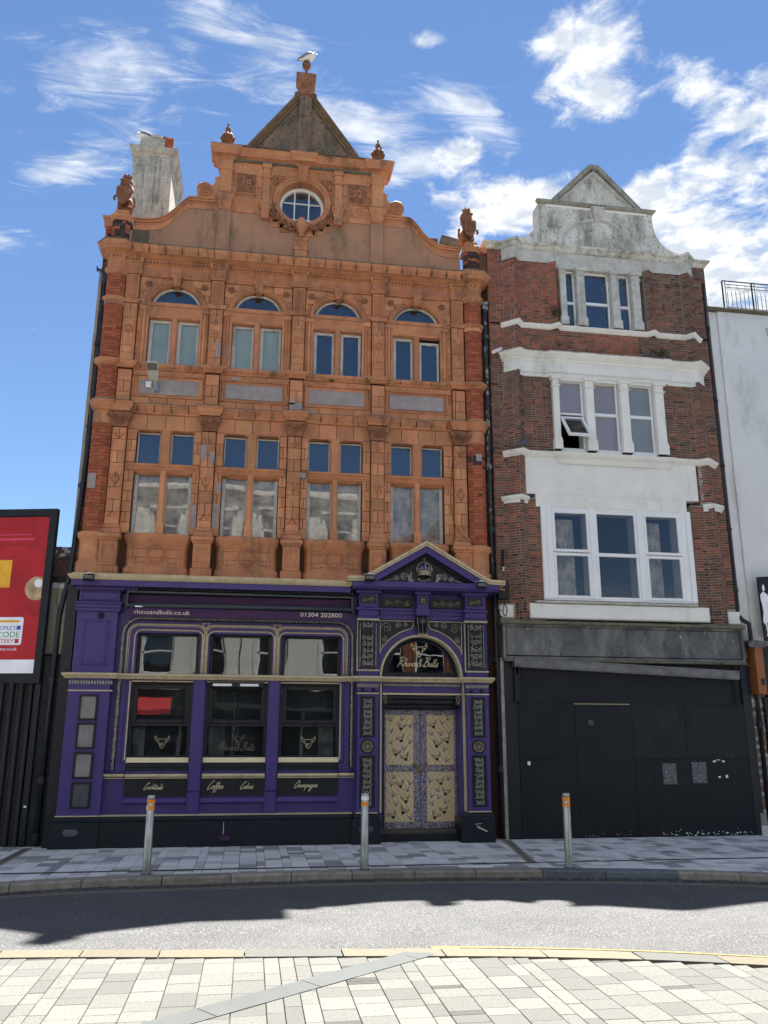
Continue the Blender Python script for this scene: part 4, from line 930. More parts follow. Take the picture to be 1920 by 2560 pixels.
    w = put('window', MB().box(c-.46, c+.46, .165, .2, 8.2, 8.25).mesh('window', 'old_white'), pub, label='second floor arched window with %s' % ('teal blinds' if i < 2 else 'dark glass'))
    cur = 'curtain_teal' if i < 2 else None; g_ = 'glass' if i < 2 else 'glass_dark'
    light(w, c-.46, c-.06, 8.25, 9.19, .10, .055, cur, g_, wl=(.07, .04, .05, .02))
    if i == 3: light(w, c+.06, c+.46, 8.25, 9.13, .085, .05, None, g_, wl=(.05, .04, .05, .02))
    else: light(w, c+.06, c+.46, 8.25, 9.19, .10, .055, cur, g_, wl=(.06, .05, .05, .02))
    m = MB().ring(c, 9.43, [(.42, .16), (.42, .10), (.46, .10), (.462, .16)], n=28, ell=.97); m.box(c-.46, c+.46, .10, .16, 9.40, 9.43); m.build('window_frame', 'old_white', w)
    n = 24; MB().prism([(c+.42*math.cos(PI*k/n), 9.42+.97*.435*math.sin(PI*k/n)) for k in range(n+1)], .13, .138).build('pane', 'glass_dark', w)
    MB().box(c-.46, c+.46, .3, .31, 9.4, 9.9).build('curtain', 'room_grey', w)  # grey sheet in place of the dim room behind the arch light
    if i > 1: MB().box(c-.46, c+.46, .24, .25, 8.2, 9.2).build('curtain', 'room_grey', w)  # grey sheet standing in for the dim room behind dark glass
# ---------------------------------------------------------- parapet and gable
G = .575; mir = lambda p: [(2*G-x, z) for x, z in p[::-1]]
cv = catmull([(-2.62, 11.19), (-2.32, 11.20), (-2.08, 11.27), (-1.88, 11.45), (-1.72, 11.66), (-1.60, 11.77)], 6)+[(-1.05, 11.78)]
MB().prism([(-2.65, 10.58)]+[(x, z-.05) for x, z in cv]+[(-1.05, 11.7), (G-.5, 11.7), (G-.5, 11.45), (G+.5, 11.45), (G+.5, 11.7), (2*G+1.05, 11.7)]+mir([(x, z-.05) for x, z in cv])+[(2*G+2.65, 10.58)], .0, .3).build('parapet', 'pink_render', pub)
MB().cbox(-2.63, -2.30, -.004, .05, 10.6, 11.1, .003).build('parapet_patch', 'mossy_render', pub)
for side in (0, 1):
    c_ = cv if not side else mir(cv)
    m = MB()
    for (h0, h1, y) in ((-.0, .035, -.075), (-.045, -.0, -.05), (-.085, -.045, -.02), (-.19, -.085, -.012)):
        vs = []; k = len(c_)
        for x, z in c_: vs += [(x, y, z+h0), (x, y, z+h1), (x, .34, z+h1), (x, .34 if h1 > .01 else .0, z+h0)]
        fs = []
        for q in range(k-1):
            for e in range(4): fs.append((q*4+e, q*4+(e+1) % 4, (q+1)*4+(e+1) % 4, (q+1)*4+e)[::-1])
        fs += [(3, 2, 1, 0), ((k-1)*4, (k-1)*4+1, (k-1)*4+2, (k-1)*4+3)]
        m.add(vs, fs)
    smooth_ok(m.build('parapet_coping', 'terracotta_moulding', pub), 30)
    s_ = 1 if not side else -1; X = lambda x: x if not side else 2*G-x
    m = MB()      # volute
    pts = [(X(-1.32+.15*(1-.8*k/30)*math.cos(PI*.9-5*PI*k/30)), -.05-.0005*k, 12.0+.15*(1-.8*k/30)*math.sin(PI*.9-5*PI*k/30)) for k in range(31)]
    m.tube(pts, [.022-.012*k/30 for k in range(31)], 6)
    poly = [(X(-1.32+.165*math.cos(a)), 12.0+.165*math.sin(a)) for a in [PI*1.45-PI*1.2*k/16 for k in range(17)]]
    poly += [(X(x), z) for x, z in ((-1.16, 12.14), (-1.13, 12.22), (-1.15, 12.30), (-1.06, 12.34), (-1.05, 12.42), (-1.06, 12.50), (-.95, 12.52), (-.95, 11.8), (-1.55, 11.8), (-1.5, 11.84))]
    m.prism(poly, -.03, .22); m.build('volute', 'terracotta_moulding', pub)
    px_ = X(-.93)   # gable corner pilasters
    MB().cbox(px_-.13, px_+.13, -.045, .05, 10.58, 11.75, .006).build('pilaster_strip', 'pink_render', pub)
    m = MB(); m.cbox(px_-.12, px_+.12, -.11, .05, 11.93, 12.7, .015); m.cbox(px_-.145, px_+.145, -.13, .05, 12.45, 12.50, .012); m.cbox(px_-.14, px_+.14, -.13, .05, 11.93, 11.98, .012); m.build('gable_pilaster', 'terracotta', pub)
    m = MB(); m.sweep([(px_-.13, .0), (px_-.13, -.09), (px_+.13, -.09), (px_+.13, .0)], [(-.03, 11.6), (.0, 11.64), (.0, 11.76), (.03, 11.80), (.05, 11.86), (.05, 11.91), (0, 11.93)]); m.build('gable_pilaster_base', 'terracotta_moulding', pub)
    q = X(-.14)
    m = MB(); m.cbox(q-.075, q+.075, -.07, .05, 11.85, 12.68, .01); m.cbox(q-.1, q+.1, -.09, .05, 12.38, 12.43, .01); m.box(q-.085, q+.085, -.08, .05, 12.5, 12.53); m.cbox(q-.095, q+.095, -.10, .05, 12.60, 12.70, .012); m.build('gable_pilaster', 'terracotta', pub)
    m = MB(); m.prism([(q-.07, 11.45), (q+.07, 11.45), (q+.085, 11.65), (q+.12, 11.8), (q+.12, 11.85), (q-.12, 11.85), (q-.12, 11.8), (q-.085, 11.65)], -.11, .05); m.build('console', 'terracotta_moulding', pub)
    a, b = sorted((X(-1.06), X(-.25)))
    m = MB(); m.sweep([(a, -.02), (b, -.02)], [(0, 11.68), (0, 11.76), (.03, 11.80), (.06, 11.84), (.06, 11.88), (0, 11.90)]); m.build('gable_string', 'terracotta_moulding', pub)
    # carved date tablets
    tx = X(-.535); pn = thing if False else None
    pn = MB().box(tx-.2, tx+.2, -.03, .02, 12.0, 12.45).build('date_panel', 'terracotta_ornament', pub)
    m = MB()
    for qq in ((tx-.21, tx-.19, 11.99, 12.46), (tx+.19, tx+.21, 11.99, 12.46), (tx-.19, tx+.19, 11.99, 12.01), (tx-.19, tx+.19, 12.44, 12.46)): m.box(qq[0], qq[1], -.045, .0, qq[2], qq[3])
    m.build('tablet_border', 'terracotta_moulding', pn)
    m = MB(); rr = random.Random(9+side)
    for k in range(70):
        a = rr.uniform(0, 2*PI); q_ = rr.uniform(.62, 1.0); m.ball((tx+.165*q_*math.cos(a)*1.0, -.032, 12.225+.2*q_*math.sin(a)), (.014, .012, .014), 5, 3)
    m.build('carving', 'terracotta_ornament', pn, kind='stuff')
    text('date_numeral', '18' if not side else '92', tx-.005, 12.145, -.045, .24, 'terracotta', pn, 'CENTER', .012, .85)
    # corner triangles beside the round window
    t = [(X(-.0+x), z) for x, z in ((.0, 12.48), (.22, 12.48), (.0, 12.24))]
    m = MB()
    for e in range(3): a, b = t[e], t[(e+1) % 3]; m.tube([(a[0], -.03, a[1]), (b[0], -.03, b[1])], .011, 4)
    m.ball((X(.06), -.02, 12.425), (.03, .02, .03), 8, 5); m.build('corner_ornament', 'terracotta_ornament', pub)
    # urn finial on the gable shoulder
    fx = X(-.95)
    m = MB().lathe([(r*1.2, 13.0+(z-12.93)*1.15) for r, z in [(0, 12.93), (.06, 12.93), (.065, 12.96), (.03, 13.0), (.028, 13.04), (.08, 13.1), (.10, 13.16), (.095, 13.2), (.06, 13.24), (.035, 13.26), (.03, 13.29), (.048, 13.32), (.045, 13.36), (.02, 13.39), (.012, 13.42), (.02, 13.45), (0, 13.47)]], fx, .02, 14); m.box(fx-.07, fx+.07, -.05, .09, 12.95, 13.01)
    for k in range(8): a = PI/4*k; m.tube([(fx+.10*math.cos(a), .02+.10*math.sin(a), 13.17), (fx+.13*math.cos(a), .02+.13*math.sin(a), 13.26), (fx+.09*math.cos(a), .02+.09*math.sin(a), 13.36)], [.016, .024, .009], 5)
    m.build('finial', 'lion_clay', pub, smooth=True)
gp = Pieces('terracotta_block', 120)
def gh(): return [(G-.62, G+.62, 11.38, 12.52)]
ashlar(gp, -1.06, 2*G+1.06, 11.92, 12.7, [], ch=.26, bl=.42, y=-.02, bd=.05, arches=[(G, 11.92, .575, .62)])
ashlar(gp, -1.06, 2*G+1.06, 11.58, 11.70, [(G-.6, G+.6, 11, 12.5)], ch=.12, bl=.4, y=-.02, bd=.05)
ashlar(gp, -.25, 2*G+.25, 11.7, 11.92, [(G-.6, G+.6, 11, 12.5)], ch=.2, bl=.2, y=-.02, bd=.05)
gp.build(pub)
# gable body with a round hole
n = 40; circ = [(G+.46*math.cos(2*PI*k/n), 11.93+.46*math.sin(2*PI*k/n)) for k in range(n+1)]
up = [p for p in circ[:n//2+1]]; dn = [p for p in circ[n//2:]]
m = MB(); m.prism([(2*G+1.06, 11.93)]+[(2*G+1.06, 12.72), (-1.06, 12.72), (-1.06, 11.93)]+up[::-1], .005, .3); m.prism([(-1.06, 11.93), (-1.06, 11.4), (2*G+1.06, 11.4), (2*G+1.06, 11.93)]+dn[::-1], .006, .3)
m.build('gable_wall', 'terracotta', pub)
m = MB(); m.ring(G, 11.93, [(.455, .25), (.455, -.02), (.46, -.05), (.50, -.05), (.505, -.075), (.55, -.08), (.575, -.06), (.58, .0)], 0, 2*PI, 56); smooth_ok(m.build('round_window_surround', 'terracotta_moulding', pub), 40)
m = MB()
for k in range(12): a = 2*PI*(k+.5)/12; m.tube([(G+.505*math.cos(a), -.078, 11.93+.505*math.sin(a)), (G+.565*math.cos(a), -.079, 11.93+.565*math.sin(a))], .004, 4)
m.build('open_joint', 'joint_dirt', pub, kind='stuff')
w = put('round_window', MB().ring(G, 11.93, [(.45, .28), (.45, .15), (.425, .14), (.415, .16), (.395, .165), (.39, .2), (.39, .28)], 0, 2*PI, 48).mesh('round_window', 'white_paint'), pub); smooth_ok(w, 40)
m = MB(); m.box(G-.155, G-.13, .19, .22, 11.55, 12.3); m.box(G+.13, G+.155, .19, .22, 11.55, 12.3); m.box(G-.36, G+.36, .188, .219, 12.03, 12.05); m.box(G-.36, G+.36, .188, .219, 11.66, 11.68); m.build('glazing_bar', 'white_paint', w)
MB().prism([(G+.4*math.cos(2*PI*k/32), 11.93+.4*math.sin(2*PI*k/32)) for k in range(32)], .205, .21).build('pane', 'glass_dark', w)
MB().prism([(G+.42*math.cos(2*PI*k/16), 11.93+.42*math.sin(2*PI*k/16)) for k in range(16)], .3, .31).build('blind', 'room_grey', w)  # grey disc put in for the dim room, not a blind
# fruit swag, console and urn below, keystone above
rr = random.Random(5); sw = [MB(), MB()]
for k in range(230):
    a = PI*1.04+PI*.92*rr.random(); thick = .10*math.sin((a-PI)*1.0)**.5 if math.sin(a-PI) > 0 else .04; q = .665+rr.uniform(-1, 1)*thick*.8
    if abs(a-PI*1.5) < .13: continue
    r0 = rr.uniform(.014, .034); sw[a > PI*1.5].ball((G+q*math.cos(a), -.07-.03*rr.random(), 11.93+q*.93*math.sin(a)), (r0*rr.uniform(.7, 1.3), r0*.8, r0*rr.uniform(.7, 1.3)), 6, 4)
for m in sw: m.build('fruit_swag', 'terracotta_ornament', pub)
for k in range(1, 12):
    m = MB()
    if k in (5, 6): continue
    a = PI*1.04+PI*.92*k/12; m.box(G+.7*math.cos(a)-.1, G+.7*math.cos(a)+.1, -.015, .02, 11.93+.7*math.sin(a)-.08, 11.93+.7*math.sin(a)+.09)
    m.build('swag_backing', 'terracotta', pub)
m = MB().lathe([(.0, 11.12), (.05, 11.13), (.045, 11.18), (.10, 11.27), (.125, 11.33), (.135, 11.34), (.135, 11.36), (.10, 11.365), (.095, 11.45), (.07, 11.53), (0, 11.56)], G, -.06, 20, PI, 2*PI)
smooth_ok(m.build('urn', 'terracotta_moulding', pub)); 
m = MB(); m.cbox(G-.12, G+.12, -.06, .02, 10.6, 11.12, .01); m.box(G-.14, G+.14, -.075, .02, 10.85, 10.88); m.box(G-.13, G+.13, -.07, .02, 11.08, 11.12)
for s_ in (-1, 1): m.ring(G+s_*.075, 10.97, [(.02, -.06), (.022, -.075), (.035, -.075), (.037, -.06)], 0, 2*PI, 12); m.ring(G+s_*.075, 11.04, [(.012, -.06), (.014, -.075), (.025, -.075), (.027, -.06)], 0, 2*PI, 12)
m.build('console', 'terracotta_moulding', pub)
m = MB(); m.add([(G-.06, -.1, 12.36), (G+.06, -.1, 12.36), (G+.10, -.16, 12.68), (G-.10, -.16, 12.68), (G-.06, .1, 12.36), (G+.06, .1, 12.36), (G+.10, .02, 12.68), (G-.10, .02, 12.68)], [(0, 1, 2, 3), (1, 5, 6, 2), (4, 0, 3, 7), (3, 2, 6, 7), (1, 0, 4, 5)])
for t in range(3): m.tube([(G-.035+.035*t, -.102, 12.38), (G-.055+.055*t, -.15, 12.62)], .01, 4)
m.ball((G-.09, -.165, 12.68), .03, 8, 5); m.ball((G+.09, -.165, 12.68), .03, 8, 5); m.ball((G, -.165, 12.7), .03, 8, 5); m.build('keystone', 'terracotta_moulding', pub)
# gable cornice
gpath = [(-1.12, .3), (-1.12, -.10), (-.78, -.10), (-.78, -.06), (G-.14, -.06), (G-.14, -.11), (G+.14, -.11), (G+.14, -.06), (2*G+.78, -.06), (2*G+.78, -.10), (2*G+1.12, -.10), (2*G+1.12, .3)]
m = MB(); m.sweep(gpath, [(-.06, 12.66), (-.02, 12.70), (.0, 12.73), (.03, 12.76), (.085, 12.775), (.09, 12.84), (.11, 12.86), (.135, 12.90), (.135, 12.945), (-.1, 12.975)]); smooth_ok(m.build('gable_cornice', 'terracotta_moulding', pub), 30)
MB().slab([(-1.1, .3), (-1.1, -.08), (2*G+1.1, -.08), (2*G+1.1, .3)], 12.7, 12.96).build('gable_frieze', 'mossy_stone', pub)
m = MB(); m.sweep([(-1.13, .3), (-1.13, -.11), (2*G+1.13, -.11), (2*G+1.13, .3)], [(.07, 12.947), (.125, 12.95), (.12, 12.962), (.0, 12.985)]); m.build('cornice_moss', 'mossy_stone', pub)
# triangular head, central pier, ball
MB().prism([(G-1.14, 12.96), (G+1.15, 12.96), (G+.1, 14.42), (G-.08, 14.42)], .02, .3).build('pediment', 'gable_moss', pub)
m = MB()
for s_ in (-1, 1):
    a, b = Vector((G+s_*1.20, 12.97)), Vector((G+s_*.13, 14.50)); d = (b-a).normalized(); n_ = Vector((-d.y, d.x))*(-s_ if True else 1)
    n_ = Vector((d.y, -d.x)) if s_ < 0 else Vector((-d.y, d.x))       # towards the inside
    for (o0, o1, y) in ((-.02, .03, -.07), (.03, .07, -.05), (.07, .12, -.02)):
        q = [a+n_*o0, b+n_*o0, b+n_*o1, a+n_*o1]; m.prism([(p.x, p.y) for p in q], y, .34)
    m.ring(G+s_*.17, 14.44, [(.02, -.09), (.02, -.1), (.035, -.1), (.04, -.085), (.06, -.085), (.065, 0)], 0, 2*PI, 16)
m.build('raking_coping', 'raking_brown', pub)
m = MB(); m.cbox(G-.14, G+.14, -.06, .3, 12.96, 13.95, .02); m.cbox(G-.13, G+.13, -.055, .12, 13.95, 14.46, .015); m.cbox(G-.17, G+.17, -.08, .3, 12.96, 13.02, .02); m.build('gable_pier', 'gable_moss', pub)
m = MB(); sq = [(G-.115, .12), (G-.115, -.05), (G+.115, -.05), (G+.115, .12), (G-.115, .12)]
m.sweep(sq, [(.0, 14.46), (.025, 14.47), (.025, 14.50), (.0, 14.52), (0, 14.64), (.03, 14.67), (.035, 14.69), (.06, 14.72), (.085, 14.77), (.09, 14.93), (-.05, 14.97), (-.12, 14.99)]); m.box(G-.11, G+.11, -.045, .11, 14.3, 14.95); m.build('pier_cap', 'terracotta_ornament', pub)
m = MB().lathe([(.06, 14.98), (.06, 15.02), (.03, 15.07), (.025, 15.14), (.05, 15.2)], G, .03, 14); m.ball((G, .03, 15.27), (.092, .092, .11), 16, 10); m.build('ball_finial', 'lion_clay', pub, smooth=True)
# left flank: rough brick return with cement edge
flk = Pieces('brick', 0); brick_run(flk, [(-3.15, .17), (-2.9, .17)], 4.3, 11.1, ch=.062, bl=.2, mat='red_brick', pick=lambda x, z: R.choice(('red_brick', 'dark_brick', 'brown_brick')), jit=.01); flk.build(pub)
MB().box(-3.15, -2.9, .19, 7, .0, 11.1).build('flank_wall', 'mortar_pale', pub)
MB().cbox(-3.18, -3.12, .14, 7, 4.3, 10.2, .01).build('flank_edge', 'mortar_pale', pub)
m = MB(); m.box(-3.17, -2.98, .1, 7, 11.1, 11.25); m.box(-3.2, -2.98, .06, 7, 11.25, 11.30); m.build('flank_coping', 'terracotta_moulding', pub)
m = MB(); m.box(4.17, 4.36, .1, .9, 10.5, 11.2); m.build('link_wall', 'brown_brick', pub); MB().box(4.15, 4.4, .02, .9, 11.2, 11.32).build('link_coping', 'terracotta_moulding', pub)
MB().box(4.15, 4.36, .2, .6, .0, 10.5).build('gap_wall', 'brown_brick', pub)
m = MB(); m.box(3.02, 3.45, .5, .9, 10.5, 11.75); m.build('roof_stack', 'brown_brick', pub)
MB().fprism([(3.4, 11.3), (3.85, 11.3), (3.78, 11.45), (3.42, 11.52)], .6, .9).build('roof_flashing', 'mossy_stone', pub)
# ============================================================ PURPLE SHOPFRONT (apparent coordinates on the facade plane)
UW = [(-1.88, -.96), (-.68, .25), (.53, 1.45)]
LWN = [(-1.97, -.98), (-.75, .27), (.48, 1.49)]
hl = [(a-.06, b+.06, 2.62, 3.36) for a, b in UW]+[(a, b, 1.06, 2.55) for a, b in LWN]
hh = [(a*.993, b*.993, H+(c-H)*.993, H+(d-H)*.993) for a, b, c, d in hl]
m = MB()
for a, b, c, d in cells(-2.32, 1.78, .3, 4.2, hh): m.box(a, b, -.10, .12, c, d)
m.build('shopfront_wall', 'purple', pub)
one('plinth', 'black_paint', pub, (-3.06, -2.30, -.3, .345, -.33, .1), (-2.30, 1.73, -.3, .345, -.31, .1), (1.73, 2.22, -.3, .345, -.40, .1), (3.60, 4.19, -.3, .345, -.40, .1), c=.01)
m = MB()
for a, b, y in ((-3.02, -2.30, .29), (-2.3, 1.73, .27), (1.76, 2.20, .36), (3.66, 4.17, .36)):
    k = (D-y)/D; m.sweep([(a*k, -y+.05), (b*k, -y+.05)], [(-.1, .385), (.045, .385), (.045, .40), (.02, .42), (.0, .45), (-.1, .47)])
m.build('plinth_ledge', 'black_paint', pub)
many('plinth_line', 'gold_paint', pub, (-2.99, -2.31, .435, .452, -.262, -.2), (-2.31, 1.74, .435, .452, -.235, -.1), (1.79, 2.16, .435, .452, -.33, -.2), (3.73, 4.13, .435, .452, -.33, -.2))
one('edge_pier', 'black_paint', pub, (-3.14, -2.97, -.2, 4.14, -.16, .15))
# left broad pilaster: lower and upper shaft
one('pilaster', 'purple', pub, (-2.975, -2.31, .44, 2.60, -.25, -.05), (-2.95, -2.285, 2.68, 3.70, -.23, -.05), (-2.98, -2.25, 3.70, 3.76, -.26, -.05), (-3.0, -2.23, 3.83, 3.87, -.30, -.05), (-2.985, -2.245, 3.76, 3.83, -.27, -.05), (-2.94, -2.27, 3.87, 4.06, -.25, -.05), (-3.0, -2.22, 4.06, 4.12, -.33, -.05), c=.008)
frame('pilaster_panel', 'purple', pub, -2.84, -2.40, 2.80, 3.56, .045, -.245, -.2, c=.012); frame('pilaster_panel', 'purple', pub, -2.795, -2.445, 2.845, 3.515, .018, -.238, -.2)
frame('pilaster_panel', 'purple', pub, -2.90, -2.31, 3.89, 4.03, .02, -.262, -.2, c=.006)
MB().ring(P(-2.56, 3.63, -.24)[0], P(-2.56, 3.63, -.24)[1], [(0, -.25), (.03, -.26), (.05, -.245), (.055, -.22)], 0, 2*PI, 12).build('rosette', 'black_paint', pub)
one('pilaster_line', 'gold_paint', pub, (-2.98, -2.28, 2.385, 2.405, -.265, -.2))
m = MB(); dentils(m, -2.98, -2.28, 2.50, 2.555, -.275, -.2, 16); m.build('capital_beading', 'silver_relief', pub)
# dado cornice, gold and worn, stepping forward at each pier
def fy(x, y): return (x*(D+y)/D, y)
dp = [(-3.05, -.2), (-3.05, -.28), (-2.24, -.28), (-2.24, -.18), (1.77, -.18), (1.77, -.36), (2.21, -.36), (2.21, -.22), (3.68, -.22), (3.68, -.36), (4.2, -.36), (4.2, -.1)]
m = MB(); m.sweep([fy(*p) for p in dp], [(-.06, 2.575), (.0, 2.58), (.012, 2.60), (.035, 2.62), (.055, 2.635), (.055, 2.66), (-.06, 2.675)]); smooth_ok(m.build('dado_cornice', 'gold_paint', pub), 40)
# upper windows
for k, (a, b) in enumerate(UW):
    y = .06; fr = frame('window', 'black_paint', pub, a-.075, b+.075, 2.64, 3.40, .075, .03, .12, c=.008, ws=(.075, .075, .09, .03))
    w = fr; g0, g1 = P(a, 2.66, .08), P(b, 3.31, .08); pane('glass_shop', w, g0[0], g1[0], g0[1], g1[1], .08)
    MB().box(g0[0]-.05, g1[0]+.05, .24, .25, 2.4, 3.6).build('curtain', 'shop_interior', w)  # flat sheet coloured as the dim shop interior behind the pane
    for (x0, x1, z1, r_1, rad, mat, yy) in ((a-.215 if k == 0 else a-.16, b+.16 if k < 2 else b+.16, 3.50, .17, .013, 'gold_paint', -.105), (a-.185 if k == 0 else a-.13, b+.13, 3.475, .15, .006, 'gold_paint', -.105), (a-.10, b+.10, 3.405, .12, .013, 'gold_paint', -.105)):
        pts = [P(x, z, -.1) for x, z in rounded(x0, x1, 2.66, z1, r_1)]
        MB().tube([(x, yy, z) for x, z in pts], rad, 6).build('gold_bead', mat, pub, smooth=True)
for x_ in (-.82, .39):
    m = MB(); q = [P(x_+dx, z, -.1) for dx, z in ((-.07, 3.53), (.07, 3.53), (0, 3.45))]
    for e in range(3): m.tube([(q[e][0], -.105, q[e][1]), (q[(e+1) % 3][0], -.105, q[(e+1) % 3][1])], .007, 4)
    m.build('gold_triangle', 'gold_paint', pub)
# black rope moulding round the whole window group
m = MB(); pth = [P(x, z, -.1) for x, z in rounded(-2.17, 1.70, 1.17, 3.60, .28, 8)]; rope(m, pth, -.132, .030, .034); rope(m, pth, -.146, .014, .019, 8)
m.build('rope_moulding', 'silver_relief', pub, kind='stuff')
m = MB()
for (off, rad) in ((0, .045),):
    m.tube([(x, -.085, z) for x, z in pth], rad, 6)
m.build('rope_bed', 'black_paint', pub, smooth=True)
# mullions, rails and lower windows
for (x0, x1) in ((-.975, -.765), (.275, .475)): one('mullion', 'purple', pub, (x0, x1, .80, 2.60, -.18, .05), (x0-.004, x1-.004, .44, .80, -.177, .05), c=.018)
many('side_board', 'purple', pub, (-2.06, -1.985, 1.25, 2.56, -.13, .05), (1.50, 1.575, 1.25, 2.56, -.13, .05), c=.015)
for k, (a, b) in enumerate(LWN):
    w = frame('window', 'black_paint', pub, a, b, 1.34, 2.53, .04, -.06, .08, c=.006, ws=(.05, .05, .03, .02))
    frame('sash', 'black_paint', w, a+.045, b-.045, 1.88, 2.50, .065, -.045, .04, c=.008)
    one('sash_rail', 'black_paint', w, (a+.04, b-.04, 1.835, 1.875, -.03, .04))
    u0, u1 = P(a+.10, 1.94, .0), P(b-.10, 2.44, .0); pane('glass_shop', w, u0[0], u1[0], u0[1], u1[1], -.01)
    u0, u1 = P(a+.045, 1.34, .01), P(b-.045, 1.84, .01); pane('glass_flat', w, u0[0], u1[0], u0[1], u1[1], .01)
    MB().box(u0[0]-.05, u1[0]+.05, .20, .21, 1.2, 2.6).build('curtain', 'shop_interior', w)  # sheet toned as the dim interior; the folded curtain comes next
    n_ = 26; xa = (u0[0]+.02) if k != 2 else u1[0]-.30; vs = []
    for q_ in range(n_+1): vs += [(xa+.27*q_/n_*(1 if k else .7), .165+.012*math.sin(q_*1.7), 1.2), (xa+.27*q_/n_*(1 if k else .7), .165+.012*math.sin(q_*1.7), 1.95)]
    MB().add(vs, [(2*q_, 2*q_+2, 2*q_+3, 2*q_+1) for q_ in range(n_)]).build('curtain', 'curtain', w, smooth=True)
    one('sill', 'gold_leaf', pub, (a-.0, b+.0, 1.255, 1.335, -.12, .02), c=.005)
    one('sill_board', 'black_paint', pub, (a, b, 1.18, 1.25, -.115, .02), (a, b, 1.10, 1.18, -.13, .02), c=.008)
    q0, q1 = P(a, 1.105, -.15), P(b, 1.105, -.15); MB().tube([(q0[0]+.004, -.15, q0[1]-.0), (q1[0]-.004, -.15, q1[1]-.0)], .022, 8).build('purple_roll', 'purple', pub, smooth=True)
    one('sign_board', 'black_paint', pub, (a, b, .735, 1.02, -.125, 0), label=('black board lettered ' + ('Cocktails', 'Coffee and Cakes', 'Champagne')[k]))
    mm = MB(); c0, c1 = P(a-.0, .67, -.17), P(b+.0, .67, -.17); mm.sweep([(c0[0], -.10), (c1[0], -.10)], [(0, .725), (.03, .72), (.05, .70), (.07, .66), (.065, .64), (.03, .625), (0, .62)]); smooth_ok(mm.build('panel_moulding', 'purple', pub))
    gk = MB(); gk.tube([fy(a+.004, -.19)+(P(a, 1.055, -.19)[1],), fy(b-.004, -.19)+(P(b, 1.055, -.19)[1],)], .027, 8); gk.fb(a, b, 1.008, 1.022, -.185, -.1)
    gk.build('gold_rail', 'gold_paint', pub)
for a, b in ((-2.30, -1.985), (1.50, 1.76)):
    gk = MB()
    gk.tube([fy(a, -.17)+(P(a, 1.06, -.17)[1],), fy(b, -.17)+(P(b, 1.06, -.17)[1],)], .024, 8); gk.fb(a, b, 1.008, 1.022, -.16, -.1)
    gk.build('gold_rail', 'gold_paint', pub)
m = MB()
for a, b in ((-2.31, -1.985), (1.50, 1.76)): m.tube([fy(a, -.15)+(P(a, 1.115, -.15)[1],), fy(b, -.15)+(P(b, 1.115, -.15)[1],)], .018, 8)
m.build('purple_roll', 'purple', pub, smooth=True)
for a, b in LWN:
    m = MB(); z_ = 2.555
    m.tube([(P(a+.0, z_, -.15)[0], -.15, P(0, z_, -.15)[1]), (P(b, z_, -.15)[0], -.15, P(0, z_, -.15)[1])], .012, 5); m.build('gold_bead', 'gold_paint', pub)
for x_ in (-1.995, 1.508): m = MB(); q0, q1 = P(x_, 1.30, -.15), P(x_, 2.555, -.15); m.tube([(q0[0], -.15, q0[1]), (q1[0], -.15, q1[1])], .012, 6); m.build('gold_bead', 'gold_paint', pub)
# gilt writing
def wr(body, x0, x1, z, y, r=.005, parent=pub, mat='gold_leaf', nm='lettering'):
    a, b = P(x0, z, y), P(x1, z, y); m = MB(); script(m, body, a[0], b[0], a[1], y, r); return m.build(nm, mat, parent, smooth=True)
wr('Cocktails', -1.655, -1.36, .845, -.131); wr('Coffee', -.65, -.40, .845, -.131); wr('Cakes', -.12, .085, .845, -.131); wr('Champagne', .76, 1.14, .86, -.131)
wr('Rhino & Bulls', -.52, .08, 1.45, -.002, .003, mat='gold_relief')
for cx_, cz_, w_, mt_ in ((-1.42, 1.58, .235, 'gold_leaf'), (-.19, 1.62, .2, 'gold_relief'), (.975, 1.575, .235, 'gold_leaf')):
    m = MB(); q = P(cx_, cz_, 0); bull(m, q[0], q[1], w_, -.001, .003); m.build('bull_emblem', mt_, pub)
# faint menu lines printed on the middle pane are left as small marks
# plate with two white lamps over the middle window
lt = one('sign_lamp_bar', 'black_paint', pub, (-.71, .20, 2.475, 2.56, -.2, -.1), c=.006)
one('lamp_lens', 'upvc', lt, (-.65, -.34, 2.49, 2.53, -.207, -.19), (-.20, .11, 2.49, 2.53, -.207, -.19))
# fascia: gold gutter, purple board, dentils
ft = lambda pts, y: [(x*(D+y)/D, y2) for x, y2 in pts]
kf = .966
m = MB(); m.sweep([(-3.12*kf, .0), (-3.12*kf, -.44), (1.66*kf, -.44), (1.66*kf, -.3)], [(-.05, 4.17), (.0, 4.17), (.012, 4.185), (.03, 4.20), (.045, 4.22), (.05, 4.245), (-.3, 4.26)]); smooth_ok(m.build('gutter', 'gold_paint', pub), 50)
m = MB(); m.sweep([(-3.10*kf, .0), (-3.10*kf, -.43), (1.66*kf, -.43)], [(-.2, 4.07), (.0, 4.07), (.0, 4.165), (-.2, 4.168)]); m.build('fascia_board', 'purple', pub)
one('fascia_soffit', 'black_matt', pub, (-3.05, 1.72, 4.175, 4.215, -.41, .0))
m = MB(); dentils(m, -2.99, -2.0, 4.075, 4.16, -.355, -.1, 24); m.build('dentil', 'purple', pub)
m = MB(); dentils(m, -2.0, 1.72, 4.085, 4.16, -.33, -.1, 84); m.build('dentil', 'black_paint', pub, kind='stuff')
m = MB()
for k_ in range(3): m.box(-2.95+.001, 4.0, -.42, .02, 4.262+.0, 4.264)
MB().box(-3.0, 4.15, -.45, .02, 4.245, 4.275).build('fascia_top', 'gold_paint', pub)
